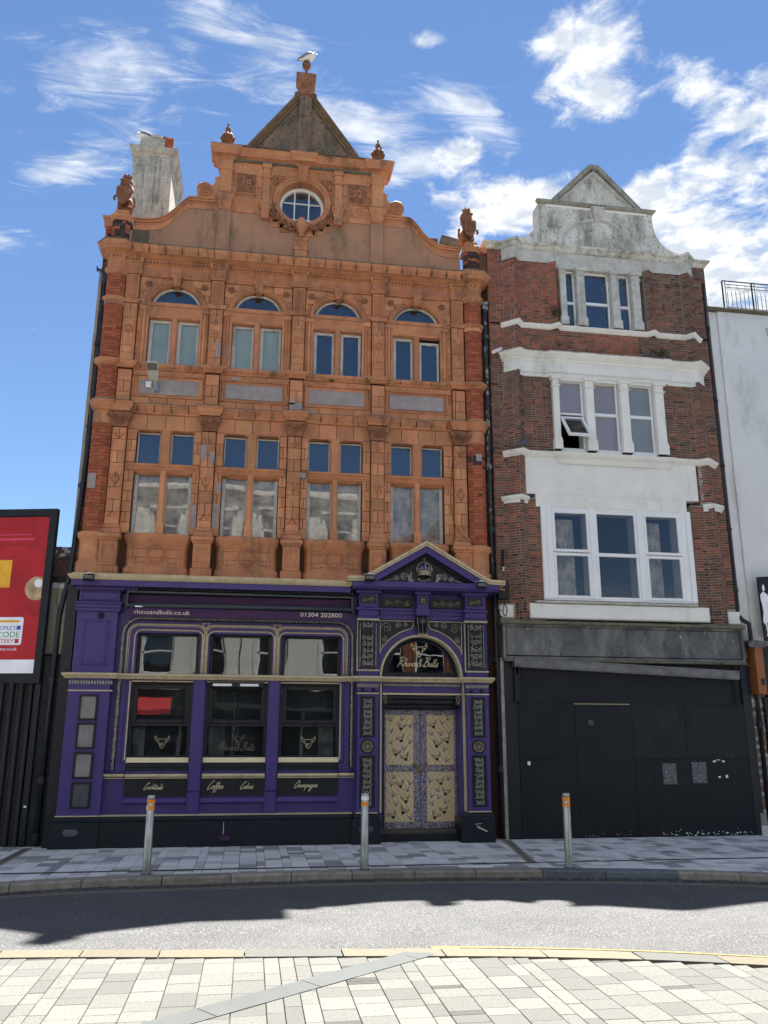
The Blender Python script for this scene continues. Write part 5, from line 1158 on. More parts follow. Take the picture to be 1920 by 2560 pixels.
# ------- portal
PY = -.30
for (x0, x1) in ((1.80, 2.165), (3.735, 4.13)):
    one('pilaster', 'purple', pub, (x0, x1, .44, 2.42, -.30, .1), (x0-.01, x1+.01, 2.42, 2.60, -.31, .1), (x0, x1, 2.68, 3.68, -.22, .1), (x0-.02, x1+.02, 3.68, 3.73, -.32, .1), (x0, x1, 3.73, 3.84, -.34, .1), (x0-.03, x1+.03, 3.84, 3.89, -.38, .1), (x0+.01, x1-.005, 3.89, 4.14, -.36, .1), (x0-.04, x1+.04, 4.14, 4.20, -.43, .1), c=.008)
    many('pilaster_line', 'gold_paint', pub, (x0-.015, x1+.015, 2.385, 2.405, -.325, -.2), (x0-.015, x1+.015, 3.655, 3.685, -.335, -.2), (x0-.02, x0+.0, 2.80, 3.66, -.235, -.2), (x0-.02, x1+.02, 2.775, 2.80, -.24, -.2))
    m = MB(); dentils(m, x0-.01, x1+.01, 2.50, 2.555, -.335, -.2, 11); m.build('capital_beading', 'silver_relief', pub)
    m = MB()
    for dx in (.09, .27): q = P(x0+dx, 2.455, -.31); m.ring(q[0], q[1], [(0, -.335), (.02, -.33), (.032, -.32), (.036, -.3)], 0, 2*PI, 10)
    m.build('stud', 'black_paint', pub)
    cx_ = (x0+x1)/2
    for (z0, z1, sd) in ((1.66, 2.34, 1), (.52, 1.36, 2)):
        fr = frame('carved_panel', 'black_paint', pub, cx_-.13, cx_+.13, z0, z1, .02, -.315, -.28, c=.006)
        one('panel_bed', 'black_paint', fr, (cx_-.11, cx_+.11, z0+.02, z1-.02, -.303, -.28))
        m = MB(); a, b = P(cx_-.085, z0+.03, -.305), P(cx_+.085, z1-.03, -.305); scrolls(m, a[0], b[0], a[1], b[1], -.306, sd, .0062, 1.35); m.build('carving', 'silver_relief', fr)
    q = P(cx_, 1.51, -.31); rs = MB(); rs.ring(q[0], q[1], [(.092, -.3), (.092, -.318), (.118, -.318), (.12, -.3)], 0, 2*PI, 28); rs.ring(q[0], q[1], [(0, -.306), (.095, -.306)], 0, 2*PI, 28); r_o = rs.build('roundel', 'black_paint', pub)
    m = MB(); m.ring(q[0], q[1], [(.074, -.306), (.078, -.325), (.086, -.325), (.09, -.306)], 0, 2*PI, 28)
    for k in range(8):
        a = PI/4*k; m.tube([(q[0]+.02*math.cos(a), -.31, q[1]+.02*math.sin(a)), (q[0]+.055*math.cos(a+.25), -.322, q[1]+.055*math.sin(a+.25)), (q[0]+.07*math.cos(a), -.31, q[1]+.07*math.sin(a))], [.006, .009, .005], 5)
        m.ball((q[0]+.06*math.cos(a+.39), -.315, q[1]+.06*math.sin(a+.39)), (.009, .008, .009), 6, 4)
    m.ball((q[0], -.318, q[1]), (.02, .015, .02), 8, 5); m.build('rosette', 'gold_relief', r_o)
    # carved console bracket
    m = MB(); k_ = lambda x, z, y: (P(x, z, y)[0], y, P(x, z, y)[1])
    xs0, xs1 = x0+.03, x1-.04
    prof = [(3.65, -.40), (3.55, -.405), (3.40, -.37), (3.2, -.30), (3.0, -.265), (2.83, -.27)]
    vs = []
    for z, y in prof: vs += [k_(xs0, z, y), k_(xs1, z, y), k_(xs1, z, -.2), k_(xs0, z, -.2)]
    fs = [(i*4+e, (i+1)*4+e, (i+1)*4+(e+1) % 4, i*4+(e+1) % 4) for i in range(5) for e in range(4)]+[(0, 1, 2, 3), (23, 22, 21, 20)]
    cs = m.add(vs, fs).build('console', 'black_paint', pub)
    m = MB(); rr = random.Random(int(x0*10))
    def cy(z):
        for i in range(5):
            if prof[i+1][0] <= z <= prof[i][0]: t = (z-prof[i+1][0])/(prof[i][0]-prof[i+1][0]); return prof[i+1][1]+t*(prof[i][1]-prof[i+1][1])
        return -.27
    tmp = MB(); scrolls(tmp, xs0+.03, xs1-.03, 2.86, 3.62, 0, 5+int(x0), .0068, 1.4)
    m.add([(P(x, z, cy(z))[0], cy(z)+y, P(x, z, cy(z))[1]) for x, y, z in tmp.v], tmp.f)
    for s_ in (-1, 1): m.tube([k_((xs0+xs1)/2+s_*(.14-.0*abs(z-3.2)), z, cy(z)-.004) for z in (2.85, 3.0, 3.2, 3.35, 3.45, 3.6)], .008, 4)
    m.build('carving', 'silver_relief', cs)
    one('mask_plate', 'black_matt', cs, (cx_-.09, cx_+.075, 3.43, 3.50, -.425, -.38))
    fr = frame('carved_panel', 'black_paint', pub, cx_-.15, cx_+.13, 3.955, 4.10, .012, -.375, -.34)
    one('panel_bed', 'black_paint', fr, (cx_-.14, cx_+.12, 3.965, 4.09, -.366, -.34)); m = MB(); a, b = P(cx_-.13, 3.975, -.37), P(cx_+.11, 4.08, -.37); scrolls(m, a[0], b[0], a[1], b[1], -.368, 7, .005, 1); m.build('carving', 'gold_relief', fr)
    m = MB(); dentils(m, x0-.03, x1+.03, 4.20, 4.25, -.45, -.1, 11); m.build('dentil', 'purple', pub)
# arch wall with opening
CXA, ZS, RA = 2.925, 2.68, .70
n = 24; a_ = lambda r: [P(CXA+r*math.cos(PI-PI*k/n), ZS+r*1.0*math.sin(PI-PI*k/n), -.16) for k in range(n+1)]
hl_, hr_ = a_(RA)[:n//2+1], a_(RA)[n//2:]
tl, tm, tr_ = P(2.165, 4.2, -.16), P(CXA, 4.2, -.16), P(3.735, 4.2, -.16); bl_, br_ = P(2.165, ZS, -.16), P(3.735, ZS, -.16)
m = MB(); m.prism([bl_]+hl_+[tm, tl], -.16, .25); m.prism([tm]+hr_+[br_, tr_], -.1599, .25)
for x0, x1 in ((2.165, 2.235), (3.625, 3.735)): m.fb(x0, x1, .1, ZS, -.16, .35)
m.build('portal_wall', 'purple', pub); one('door_frieze', 'purple', pub, (2.235, 3.64, 2.37, 2.69, -.15, .3)); m = MB(); dentils(m, 2.25, 3.62, 2.52, 2.56, -.20, -.1, 44); m.build('capital_beading', 'silver_relief', pub, kind='stuff')
q = P(CXA, ZS, -.17); kr = (D-.17)/D
m = MB(); m.ring(q[0], q[1], [(.70*kr, .02), (.70*kr, -.17), (.705*kr, -.19), (.735*kr, -.19), (.745*kr, -.16)], 0, PI, 40); smooth_ok(m.build('arch_bead', 'gold_paint', pub))
many('door_bead', 'gold_paint', pub, (2.195, 2.225, .45, 2.58, -.175, -.1), (3.655, 3.70, .45, 2.58, -.175, -.1), (2.235, 3.64, 2.375, 2.405, -.175, -.1))
# fanlight
qf = P(CXA-.02, 2.73, .06)
fl = put('fanlight', MB().ring(qf[0], qf[1], [(.70, .02), (.70, .0), (.62, .01), (.60, .05), (.575, .06), (.57, .1)], 0, PI, 36).mesh('fanlight', 'black_paint'), pub); smooth_ok(fl, 40)
MB().prism([(qf[0]+.58*math.cos(PI*k/28), qf[1]+.03+.58*math.sin(PI*k/28)) for k in range(29)], .085, .093).build('pane', 'glass_flat', fl)
one('bottom_rail', 'black_paint', fl, (2.24, 3.60, 2.66, 2.765, .0, .12), c=.01)
MB().box(2.2, 3.7, .5, .52, 2.5, 3.7).build('curtain', 'room_dark', fl)  # dark sheet standing in for the dim space behind the fanlight
wr('Rhino & Bulls', 2.50, 3.22, 2.865, .078, .0065, fl); m = MB(); q = P(2.885, 3.145, .08); bull(m, q[0], q[1], .29, .076, .007); m.build('bull_emblem', 'gold_leaf', fl)
# spandrel carvings
for s_ in (-1, 1):
    o = [(CXA+s_*(.735), ZS+.40), (CXA+s_*.735, 3.655), (CXA+s_*.14, 3.655), (CXA+s_*.14, 3.58), (CXA+s_*.17, 3.525)]
    arc = [(CXA+s_*.86*math.cos(a), ZS+.86*math.sin(a)) for a in [math.radians(t) for t in (78, 70, 62, 54, 46, 38, 32)]]
    poly = o+[p for p in arc if abs(p[0]-CXA) < .735]
    sp = MB().fprism(poly, -.178, -.15).build('spandrel_panel', 'black_paint', pub)
    m = MB(); pp = [P(x, z, -.18) for x, z in poly]; m.tube([(x, -.18, z) for x, z in pp+[pp[0]]], .010, 5); m.build('gold_bead', 'gold_paint', sp)
    m = MB(); rr = random.Random(3)
    def curl(cx, cz, R0, a0, dr, tn=1.5):
        pts = [];
        for i in range(17): t = i/16; a = a0+dr*tn*2*PI*t; qq = R0*(1-.8*t); pts.append((*P(cx+s_*qq*math.cos(a), cz+qq*math.sin(a), -.18), 0))
        m.tube([(p[0], -.184, p[1]) for p in pts], .0065, 4)
        for p in pts[::3]: m.ball((p[0]+rr.uniform(-.01, .01), -.182, p[1]+rr.uniform(-.01, .01)), (.012, .007, .010), 5, 3)
        m.ball((pts[-1][0], -.188, pts[-1][1]), (.014, .01, .014), 6, 4)
    curl(CXA+s_*.62, 3.53, .095, 0, 1); curl(CXA+s_*.42, 3.575, .06, PI, -1); curl(CXA+s_*.28, 3.60, .04, PI, 1, 1.2); curl(CXA+s_*.66, 3.33, .055, PI/2, 1); curl(CXA+s_*.69, 3.21, .03, PI/2, -1, 1.2)
    m.build('carving', 'silver_relief', sp)
# keystone
m = MB(); prof = [(3.74, -.34), (3.70, -.36), (3.62, -.34), (3.55, -.29), (3.48, -.25), (3.43, -.24)]; vs = []
for z, y in prof: hw = .105 if z > 3.6 else .085; vs += [(*P(CXA+.03-hw, z, y)[:1], y, P(0, z, y)[1]), (P(CXA+.03+hw, z, y)[0], y, P(0, z, y)[1]), (P(CXA+.03+hw, z, y)[0], -.15, P(0, z, y)[1]), (P(CXA+.03-hw, z, y)[0], -.15, P(0, z, y)[1])]
ks = m.add(vs, [(i*4+e, (i+1)*4+e, (i+1)*4+(e+1) % 4, i*4+(e+1) % 4) for i in range(5) for e in range(4)]+[(0, 1, 2, 3), (23, 22, 21, 20)]).build('keystone', 'black_paint', pub)
m = MB()
for dx in (-.095, 0, .095): m.tube([(P(CXA+.03+dx*(1 if z > 3.6 else .85), z, y)[0], y-.004, P(0, z, y)[1]) for z, y in prof], .006, 4)
m.fb(CXA-.06, CXA+.12, 3.415, 3.435, -.25, -.2); scrolls(m, *(P(CXA-.03, 3.6, -.35)[0], P(CXA+.09, 3.6, -.35)[0], P(0, 3.63, -.35)[1], P(0, 3.72, -.35)[1]), -.36, 2, .004, 1); m.build('gold_trim', 'gold_relief', ks)
# frieze over the door: stepped purple bands, carved strips, centre bracket
one('frieze_band', 'purple', pub, (2.18, 3.73, 3.68, 3.76, -.19, -.1), (2.18, 3.73, 3.76, 3.84, -.21, -.1), (2.18, 3.73, 3.84, 3.88, -.24, -.1), c=.005)
for x0, x1 in ((2.20, 2.79), (3.10, 3.70)):
    fr = frame('carved_panel', 'black_paint', pub, x0, x1, 3.90, 4.06, .012, -.20, -.17); one('panel_bed', 'black_paint', fr, (x0+.012, x1-.012, 3.912, 4.048, -.19, -.17))
    m = MB(); a, b = P(x0+.02, 3.92, -.2), P(x1-.02, 4.04, -.2); scrolls(m, a[0], b[0], a[1], b[1], -.195, 4, .005, .9); m.build('carving', 'gold_relief', fr)
m = MB(); dentils(m, 2.2, 3.72, 4.15, 4.20, -.26, -.1, 34); m.build('dentil', 'purple', pub, kind='stuff')
br = one('bracket', 'purple', pub, (2.86, 3.07, 3.78, 4.14, -.35, -.15), (2.84, 3.09, 3.76, 3.90, -.36, -.15), (2.82, 3.11, 4.14, 4.2, -.42, -.15), c=.008)
fr = one('panel_bed', 'black_paint', br, (2.90, 3.03, 3.955, 4.09, -.36, -.33)); m = MB(); a, b = P(2.92, 3.965, -.36), P(3.01, 4.08, -.36); scrolls(m, a[0], b[0], a[1], b[1], -.362, 9, .005, 1.); m.build('carving', 'gold_relief', br)
one('portal_soffit', 'purple', pub, (1.70, 4.38, 4.225, 4.262, -.57, .0)); many('soffit_panel', 'black_matt', pub, (2.30, 2.76, 4.215, 4.24, -.5, -.32), (3.16, 3.64, 4.215, 4.24, -.5, -.32))
# pediment over the door
kp = (D-.62)/D; Q = lambda x, z: (x*kp, H+(z-H)*kp)
one('pediment_beam', 'purple', pub, (1.70, 4.40, 4.255, 4.37, -.62, .0), c=.01)
MB().prism([Q(1.75, 4.36), Q(4.35, 4.36), Q(3.04, 5.04)], -.45, -.0).build('tympanum', 'black_paint', pub)
m = MB(); m2 = MB(); m3 = MB()
pts = [(1.60, 4.435), (1.89, 4.445), (3.04, 5.125), (4.20, 4.445), (4.50, 4.43)]
def rake(mm, o0, o1, y0, y1):
    tp = [Q(x, z+o1) for x, z in pts]; bt = [Q(x, z+o0) for x, z in pts]; vs = []
    for t, b in zip(tp, bt): vs += [(b[0], y0, b[1]), (t[0], y0, t[1]), (t[0], y1, t[1]), (b[0], y1, b[1])]
    mm.add(vs, [(i*4+(e+1) % 4, (i+1)*4+(e+1) % 4, (i+1)*4+e, i*4+e)[::-1] for i in range(4) for e in range(4)]+[(3, 2, 1, 0), (16, 17, 18, 19)])
rake(m, -.045, .0, -.66, .03); rake(m, -.065, -.043, -.63, .03); rake(m, -.085, -.063, -.645, .03)
m.build('pediment_gutter', 'gold_paint', pub)
vs = []
mm = MB(); pr = [(1.89, 4.36), (3.04, 5.04), (4.20, 4.36)]
for s_ in (-1, 1):
    a, b = (1.78 if s_ < 0 else 4.31, 4.36), (3.04, 5.05); c2, d2 = (2.14 if s_ < 0 else 3.95, 4.37), (3.04, 4.915)
    mm.prism([Q(*a), Q(*b), Q(*d2), Q(*c2)], -.61, -.4)
mm.build('raking_board', 'purple', pub)
m = MB()
for s_ in (-1, 1):
    for k in range(1, 18):
        t = k/18; x_, z_ = 3.04+s_*.86*t, 4.88-.50*t; a = Q(x_, z_); m.box(a[0]-.011, a[0]+.011, -.52, -.44, a[1]-.035, a[1]+.01)
m.build('dentil', 'black_paint', pub, kind='stuff')
# crown and foliage in the tympanum
m = MB(); q = Q(3.02, 4.56); cx_, cz_, cy_ = q[0], q[1], -.50
m.lathe([(.12, cz_-.06), (.135, cz_-.06), (.137, cz_-.045), (.125, cz_-.035), (.128, cz_+.0), (.142, cz_+.01), (.142, cz_+.025), (.125, cz_+.03)], cx_, cy_+.02, 24, PI, 2*PI)
for k in range(7):
    a = PI+PI*(k+.5)/7; x_, y_ = cx_+.135*math.cos(a), cy_+.02+.135*math.sin(a); m.ball((x_, y_, cz_+.05), (.016, .01, .022), 6, 4)
    if k % 2 == 0: m.ball((x_, y_, cz_+.085), (.012, .01, .018), 6, 4); m.ball((x_-.015, y_, cz_+.065), (.009, .008, .009), 5, 3); m.ball((x_+.015, y_, cz_+.065), (.009, .008, .009), 5, 3)
for s_ in (-1, 1): m.tube([(cx_+s_*(.135*math.cos(a)**.8), cy_-.0, cz_+.03+.15*math.sin(a)) for a in [PI/2*k/8 for k in range(9)]], .012, 6)
m.tube([(cx_, cy_-.11, cz_+.03), (cx_, cy_-.10, cz_+.12), (cx_, cy_-.02, cz_+.18)], .012, 6); m.ball((cx_, cy_, cz_+.20), (.02, .02, .02), 8, 5); m.ball((cx_, cy_, cz_+.24), (.012, .01, .022), 6, 4); m.tube([(cx_-.02, cy_, cz_+.245), (cx_+.02, cy_, cz_+.245)], .006, 4)
cw = m.build('crown', 'gold_relief', pub, smooth=True)
MB().ball((cx_, cy_+.03, cz_+.06), (.115, .06, .10), 14, 8).build('crown_cap', 'purple', cw, smooth=True)
rr = random.Random(11)
for s_ in (-1, 1):
    m = MB()
    for k in range(26):      # laurel
        t = k/26; a = math.radians(-75+95*t); bx_, bz_ = cx_+s_*(.13+.11*math.cos(a)+.02), cz_-.06+.13*math.sin(a)
        m.ball((bx_+rr.uniform(-.03, .03), -.47, bz_+rr.uniform(-.03, .03)), (.018, .012, .022), 5, 4)
    def curl2(ox, oz, R0, a0, dr):
        pts = []
        for i in range(17): t = i/16; a = a0+dr*1.5*2*PI*t; qq = R0*(1-.75*t); pts.append((cx_+s_*(ox+qq*math.cos(a)), -.462, cz_+oz+qq*math.sin(a)))
        m.tube(pts, [.011-.005*i/16 for i in range(17)], 5); m.ball((pts[-1][0], -.47, pts[-1][2]), (.02, .014, .02), 6, 4)
        for p in pts[:12:2]: m.ball((p[0], -.463, p[2]+.012), (.010, .008, .010), 5, 3)
    curl2(.36, -.075, .068, PI, -1); curl2(.49, -.095, .045, PI, 1); curl2(.24, -.12, .03, 0, 1)
    m.tube([(cx_+s_*.52, -.46, cz_-.12), (cx_+s_*.60, -.46, cz_-.125), (cx_+s_*.70, -.46, cz_-.15)], [.012, .009, .004], 5)
    for k in range(5): m.ball((cx_+s_*(.54+.03*k), -.462, cz_-.115-.008*k), (.012, .008, .014), 5, 3)
    m.build('foliage_carving', 'silver_relief', pub)
m = MB()
for k in range(18): a = PI*1.05+PI*.9*k/17; m.ball((cx_+.105*math.cos(a), -.465, cz_-.09+.05*math.sin(a)+rr.uniform(-.01, .01)), (.014, .01, .014), 5, 3)
m.build('rose_swag', 'silver_relief', pub)
# lintel over the doors, scroll brackets, step
one('lintel', 'black_paint', pub, (2.235, 3.63, 2.30, 2.37, -.13, .3), (2.235, 3.63, 2.22, 2.30, -.06, .3), (2.235, 3.63, 2.14, 2.22, .08, .3), c=.01)
for x_ in (2.285, 3.575):
    m = MB()
    for dz, y_ in ((2.36, -.2), (2.30, -.21), (2.24, -.19), (2.18, -.165)): pass
    b_ = one('scroll_bracket', 'black_paint', pub, (x_-.045, x_+.045, 2.2, 2.37, -.18, .0), c=.01)
    m = MB(); q = P(x_, 2.28, -.185); m.tube([(q[0]+.035*math.cos(a)*(1-.5*a/9), -.187, q[1]+.05+.028*math.sin(a)*(1-.5*a/9)) for a in [k*.5 for k in range(19)]], .006, 4); m.tube([(q[0]-.035, -.185, q[1]+.05), (q[0]-.02, -.187, q[1]-.01), (q[0]-.0, -.185, q[1]-.065)], .008, 4); m.tube([(q[0]+.03, -.185, q[1]+.03), (q[0]+.02, -.187, q[1]-.02), (q[0]+.01, -.185, q[1]-.065)], .008, 4)
    m.build('carving', 'gold_relief', b_)
one('door_step', 'corten', pub, (2.20, 3.66, .105, .165, .0, .4), c=.008); one('door_step', 'black_paint', pub, (2.20, 3.66, -.3, .10, -.12, .4), c=.008)
# doors
DYF = .25; kd = (D+DYF)/D; RD = random.Random(17)
def door(x0, x1, flip):      # apparent measures at Y=0 of a leaf standing at DYF
    k0 = 1/kd*((D+.3)/D)
    X = lambda v: v*(D+.3)/D*1.0; Z = lambda v: H+(v-H)*(D+.3)/D
    # points were measured straight on the door plane
    d = MB(); ax, bx_ = x0, x1; z0, z1 = .165, 2.13; st = .055; stc = .115; rl = .105
    l, r2 = (st, stc) if not flip else (stc, st)
    d.cbox(ax, ax+l, DYF, DYF+.04, z0, z1, .003); d.cbox(bx_-r2, bx_, DYF, DYF+.04, z0, z1, .003)
    for a, b in ((z0, .27), (1.085, 1.20), (2.035, z1)): d.box(ax+l, bx_-r2, DYF+.001, DYF+.04, a, b)
    leaf = d.build('door', 'mosaic', pub)
    for pi_, (a, b) in enumerate(((.27, 1.085), (1.20, 2.035))):
        p0, p1 = ax+l, bx_-r2; w, h = p1-p0, b-a; sgn = 1 if (pi_ == 1) != flip else -1
        step = .088; t = -h-w; cosx = .5
        # diagonal boards clipped to the panel rectangle; slope 60 degrees
        tx = 1/math.tan(math.radians(58))
        u = -h*tx-step
        while u < w+h*tx:
            ua, ub = u+.003, u+step-.003
            # board region: ua < x - sgn*(z)*tx ... < ub
            poly = [(p0, a), (p1, a), (p1, b), (p0, b)]
            def clip(poly, f):
                o = []
                for i in range(len(poly)):
                    p, q = poly[i], poly[(i+1) % len(poly)]; fp_, fq = f(p), f(q)
                    if fp_ >= 0: o.append(p)
                    if (fp_ >= 0) != (fq >= 0): s_ = fp_/(fp_-fq); o.append((p[0]+(q[0]-p[0])*s_, p[1]+(q[1]-p[1])*s_))
                return o
            g_ = (lambda p: (p[0]-p0)-(p[1]-a)*tx) if sgn > 0 else (lambda p: (p[0]-p0)+(p[1]-a)*tx-h*tx)
            poly = clip(poly, lambda p: g_(p)-ua)
            if poly: poly = clip(poly, lambda p: ub-g_(p))
            if len(poly) >= 3:
                MB().prism(poly, DYF+.008, DYF+.03).build('door_board', 'door_wood', leaf)
            u += step
        MB().box(p0, p1, DYF+.028, DYF+.036, a, b).build('panel_bed', 'print_black', leaf)
        big = MB(); bigf = MB(); sm = MB(); smf = MB(); used = []
        for n_, (cnt, ww, mm_, mf) in enumerate(((4, .15, big, bigf), (7, .095, sm, smf))):
            for _ in range(cnt):
                for t_ in range(60):
                    cx, cz = RD.uniform(p0+ww*.55, p1-ww*.55), RD.uniform(a+ww*.6, b-ww*.55)
                    if all(math.hypot(cx-q[0], (cz-q[1])) > (ww+q[2])*.58 for q in used): break
                else: continue
                used.append((cx, cz, ww)); bull(mm_, cx, cz, ww, DYF+.0065, .0042 if ww > .1 else .0026, RD.choice((-.45, -.25, .2, .4)), mf, flat=True)
        for q, mt in ((big, 'print_black'), (bigf, 'print_black'), (sm, 'print_blue'), (smf, 'print_blue')): q.build('painted_bull', mt, leaf, kind='stuff')
    return leaf
dl = door(2.285, 2.94, False); dr = door(2.946, 3.60, True)
m = MB(); bull(m, 2.943, 1.14, .24, DYF-.02, .009); m.build('door_handle', 'gold_relief', dl)
many('door_jamb', 'black_paint', pub, (2.225, 2.27, .1, 2.2, .1, .4), (3.6, 3.66, .1, 2.2, .1, .4))
one('vent_grille', 'black_matt', pub, *[(-2.29+.0, -2.15, .06+.022*k, .07+.022*k, -.325, -.3) for k in range(9)])
for x_, z_, y_ in ((-2.73, .195, -.335), (1.97, .19, -.405)): one('oval_plate', 'slate', pub, (x_-.12, x_+.12, z_-.03, z_+.03, y_-.012, y_+.02), (x_-.09, x_+.09, z_-.052, z_+.052, y_-.010, y_+.02), c=.008)
# ============================================================ THINGS ON AND AROUND THE PUB
# retracted awning
aw = thing('awning', 'rolled-up plum awning with website and phone number above the purple shop windows', 'awning', (-.2, -.3, 3.9))
one('cassette', 'awning_metal', aw, (-2.17, 1.70, 4.035, 4.065, -.36, -.1), (-2.17, -2.145, 3.79, 4.035, -.36, -.1), (1.675, 1.70, 3.79, 4.035, -.36, -.1))
one('fabric', 'plum', aw, (-2.12, 1.65, 3.83, 4.0, -.22, -.16)); 
m = MB(); a, b = P(-2.14, 3.82, -.36), P(1.68, 3.86, -.36); m.tube([(a[0], -.35, a[1]), (b[0], -.35, b[1]-.02)], .036, 12); m.build('front_rail', 'awning_metal', aw, smooth=True)
one('valance', 'plum', aw, (-2.12, 1.64, 3.625, 3.775, -.352, -.345))
one('label', 'upvc', aw, (-2.02, -1.9, 3.79, 3.81, -.392, -.38))
q = P(-2.03, 3.672, -.355); text('lettering', 'rhinoandbulls.co.uk', q[0], q[1], -.358, .10, 'letter_cream', aw, 'LEFT', .001, 1.15)
q = P(1.51, 3.69, -.355); text('lettering', '01304 202800', q[0], q[1], -.358, .105, 'letter_cream', aw, 'RIGHT', .001, 1.18)
# four glazed cases on the broad pilaster
lab = ('topmost glazed display case on the purple pilaster beside the black pipe', 'second glazed display case from the top on the purple pilaster', 'third glazed display case from the top on the purple pilaster', 'lowest glazed display case on the purple pilaster, dark glass with a pale haze')
for k, (z0, z1) in enumerate(((1.92, 2.33), (1.47, 1.88), (1.01, 1.42), (.56, .96))):
    t = thing('display_case', lab[k], 'display case', (-2.57, -.28, z0), 'display cases stacked on the left pilaster')
    frame('case_frame', 'black_paint', t, -2.785, -2.49+.003*k, z0, z1, .032, -.285, -.24, c=.005)
    one('back_panel', 'case_frosted' if k < 3 else 'case_dark', t, (-2.76, -2.51, z0+.02, z1-.02, -.262, -.24))
# floodlights on the fascia
def flood(x, z, y, label, sc=1.):
    t = thing('floodlight', label, 'floodlight', (x, y, z), 'small black floodlights on the fascia')
    m = MB(); w = .085*sc
    m.add([(x-w*.8, y-.12, z+.02), (x+w*.8, y-.12, z+.02), (x+w, y-.14, z-.06), (x-w, y-.14, z-.06), (x-w*.8, y-.02, z+.045), (x+w*.8, y-.02, z+.045), (x+w, y-.08, z-.08), (x-w, y-.08, z-.08)], [(0, 1, 2, 3), (4, 7, 6, 5), (0, 4, 5, 1), (1, 5, 6, 2), (2, 6, 7, 3), (3, 7, 4, 0)]); m.build('housing', 'black_matt', t)
    m = MB(); m.add([(x-w*.7, y-.1245, z+.008), (x+w*.7, y-.1245, z+.008), (x+w*.88, y-.1405, z-.05), (x-w*.88, y-.1405, z-.05)], [(0, 3, 2, 1)]); m.build('lens', 'lamp_glass', t)
    m = MB(); m.tube([(x-w-.01, y-.1, z-.02), (x-w-.01, y-.02, z+.05), (x+w+.01, y-.02, z+.05), (x+w+.01, y-.1, z-.02)], .006, 4); m.tube([(x, y-.02, z+.05), (x, y+.04, z+.07)], .01, 5); m.build('bracket', 'steel', t)
    m = MB(); m.box(x-.03, x+.03, y-.09, y-.02, z+.045, z+.06); m.build('sensor', 'upvc', t)
q = P(-2.80, 4.28, -.5); flood(q[0], q[1], -.5, 'small floodlight at the left end of the purple fascia')
q = P(1.98, 4.42, -.66); flood(q[0], q[1], -.66, 'small floodlight at the left foot of the door pediment')
q = P(4.03, 4.35, -.66); flood(q[0], q[1], -.66, 'small floodlight at the right foot of the door pediment, by the brown brick')
t = thing('fallen_lamp', 'small broken wall light on the black plinth under the middle shop window', 'wall light', (-.32, -.33, .05))
m = MB(); a = P(-.33, .12, -.36); m.add([(a[0]-.11, -.33, a[1]), (a[0]+.1, -.33, a[1]), (a[0]+.06, -.42, a[1]-.06), (a[0]-.05, -.42, a[1]-.06), (a[0]-.11, -.30, a[1]), (a[0]+.1, -.30, a[1])], [(0, 1, 2, 3)[::-1], (0, 3, 4), (1, 5, 2), (3, 2, 5, 4)]); m.build('shade', 'plum', t)
MB().tube([(a[0]-.03, -.318, a[1]+.02), (a[0]-.03, -.318, a[1]+.2)], .004, 4).build('cable', 'upvc', t)
t = thing('bent_bracket', 'bent pale metal bracket hanging off the black plinth right of the doors', 'bracket', (3.95, -.42, .2))
m = MB(); a = P(3.93, .17, -.42); m.add([(a[0]-.07, -.41, a[1]+.06), (a[0]+.1, -.46, a[1]-.03), (a[0]+.1, -.47, a[1]-.045), (a[0]-.05, -.42, a[1]+.01)], [(0, 3, 2, 1)]); m.tube([(a[0]-.09, -.40, a[1]+.07), (a[0]+.02, -.42, a[1]+.08)], .008, 4); m.build('plate', 'steel', t)
# street floodlight on the terracotta wall
t = thing('wall_floodlight', 'large pale weathered floodlight on the terracotta wall below the first arched window', 'floodlight', (-2.0, -.1, 7.8))
def V(px, py, y):     # spot read off the photograph, at a given depth
    a = (px-960)/2066.85; b = (py-1280)/2066.85; d = f_+r_*a-u_*b; s = (D+y)/d.y; return Vector((d.x*s, y, H+d.z*s))
hd = [V(365, 905, -.62), V(394, 906, -.62), V(396, 926, -.5), V(368, 926, -.5)]
up = Vector((0, .03, .06))
m = MB(); m.add([tuple(p) for p in hd]+[tuple(p+Vector((0, .06, .05))) for p in hd], [(0, 3, 2, 1), (4, 5, 6, 7), (0, 1, 5, 4), (1, 2, 6, 5), (2, 3, 7, 6), (3, 0, 4, 7)]); m.build('lamp_head', 'lamp_cream', t)
ce = sum(hd, Vector())/4; m = MB(); m.add([tuple(ce+(p-ce)*.88+Vector((0, -.008, -.01))) for p in hd], [(0, 3, 2, 1)]); m.build('lens', 'lamp_glass', t)
lo = [V(368, 926, -.5), V(396, 926, -.5), V(393, 952, -.3), V(374, 950, -.3)]
m = MB(); m.add([tuple(p) for p in lo]+[tuple(p+Vector((0, .10, .03))) for p in lo], [(0, 3, 2, 1), (4, 5, 6, 7), (0, 1, 5, 4), (1, 2, 6, 5), (2, 3, 7, 6), (3, 0, 4, 7)]); m.tube([V(388, 950, -.25), V(388, 968, -.02)], .03, 8); m.build('housing', 'lamp_cream', t)
a = V(369, 960, -.03); m = MB(); m.cbox(a.x-.03, a.x+.07, -.07, 0, a.z-.07, a.z+.04, .008); m.build('junction_box', 'upvc', t)
a = V(388, 972, -.03); m = MB(); m.cbox(a.x-.01, a.x+.06, -.07, 0, a.z-.06, a.z+.1, .008); m.build('bracket', 'steel_blue', t)
m = MB(); m.tube(catmull([tuple(V(375, 972, -.02)), tuple(V(375, 988, -.02)), tuple(V(380, 998, -.03)), tuple(V(368, 1008, -.03)), tuple(V(345, 1012, -.03)), tuple(V(320, 1012, -.16))], 5), .006, 4); m.build('cable', 'cable_cream', t)
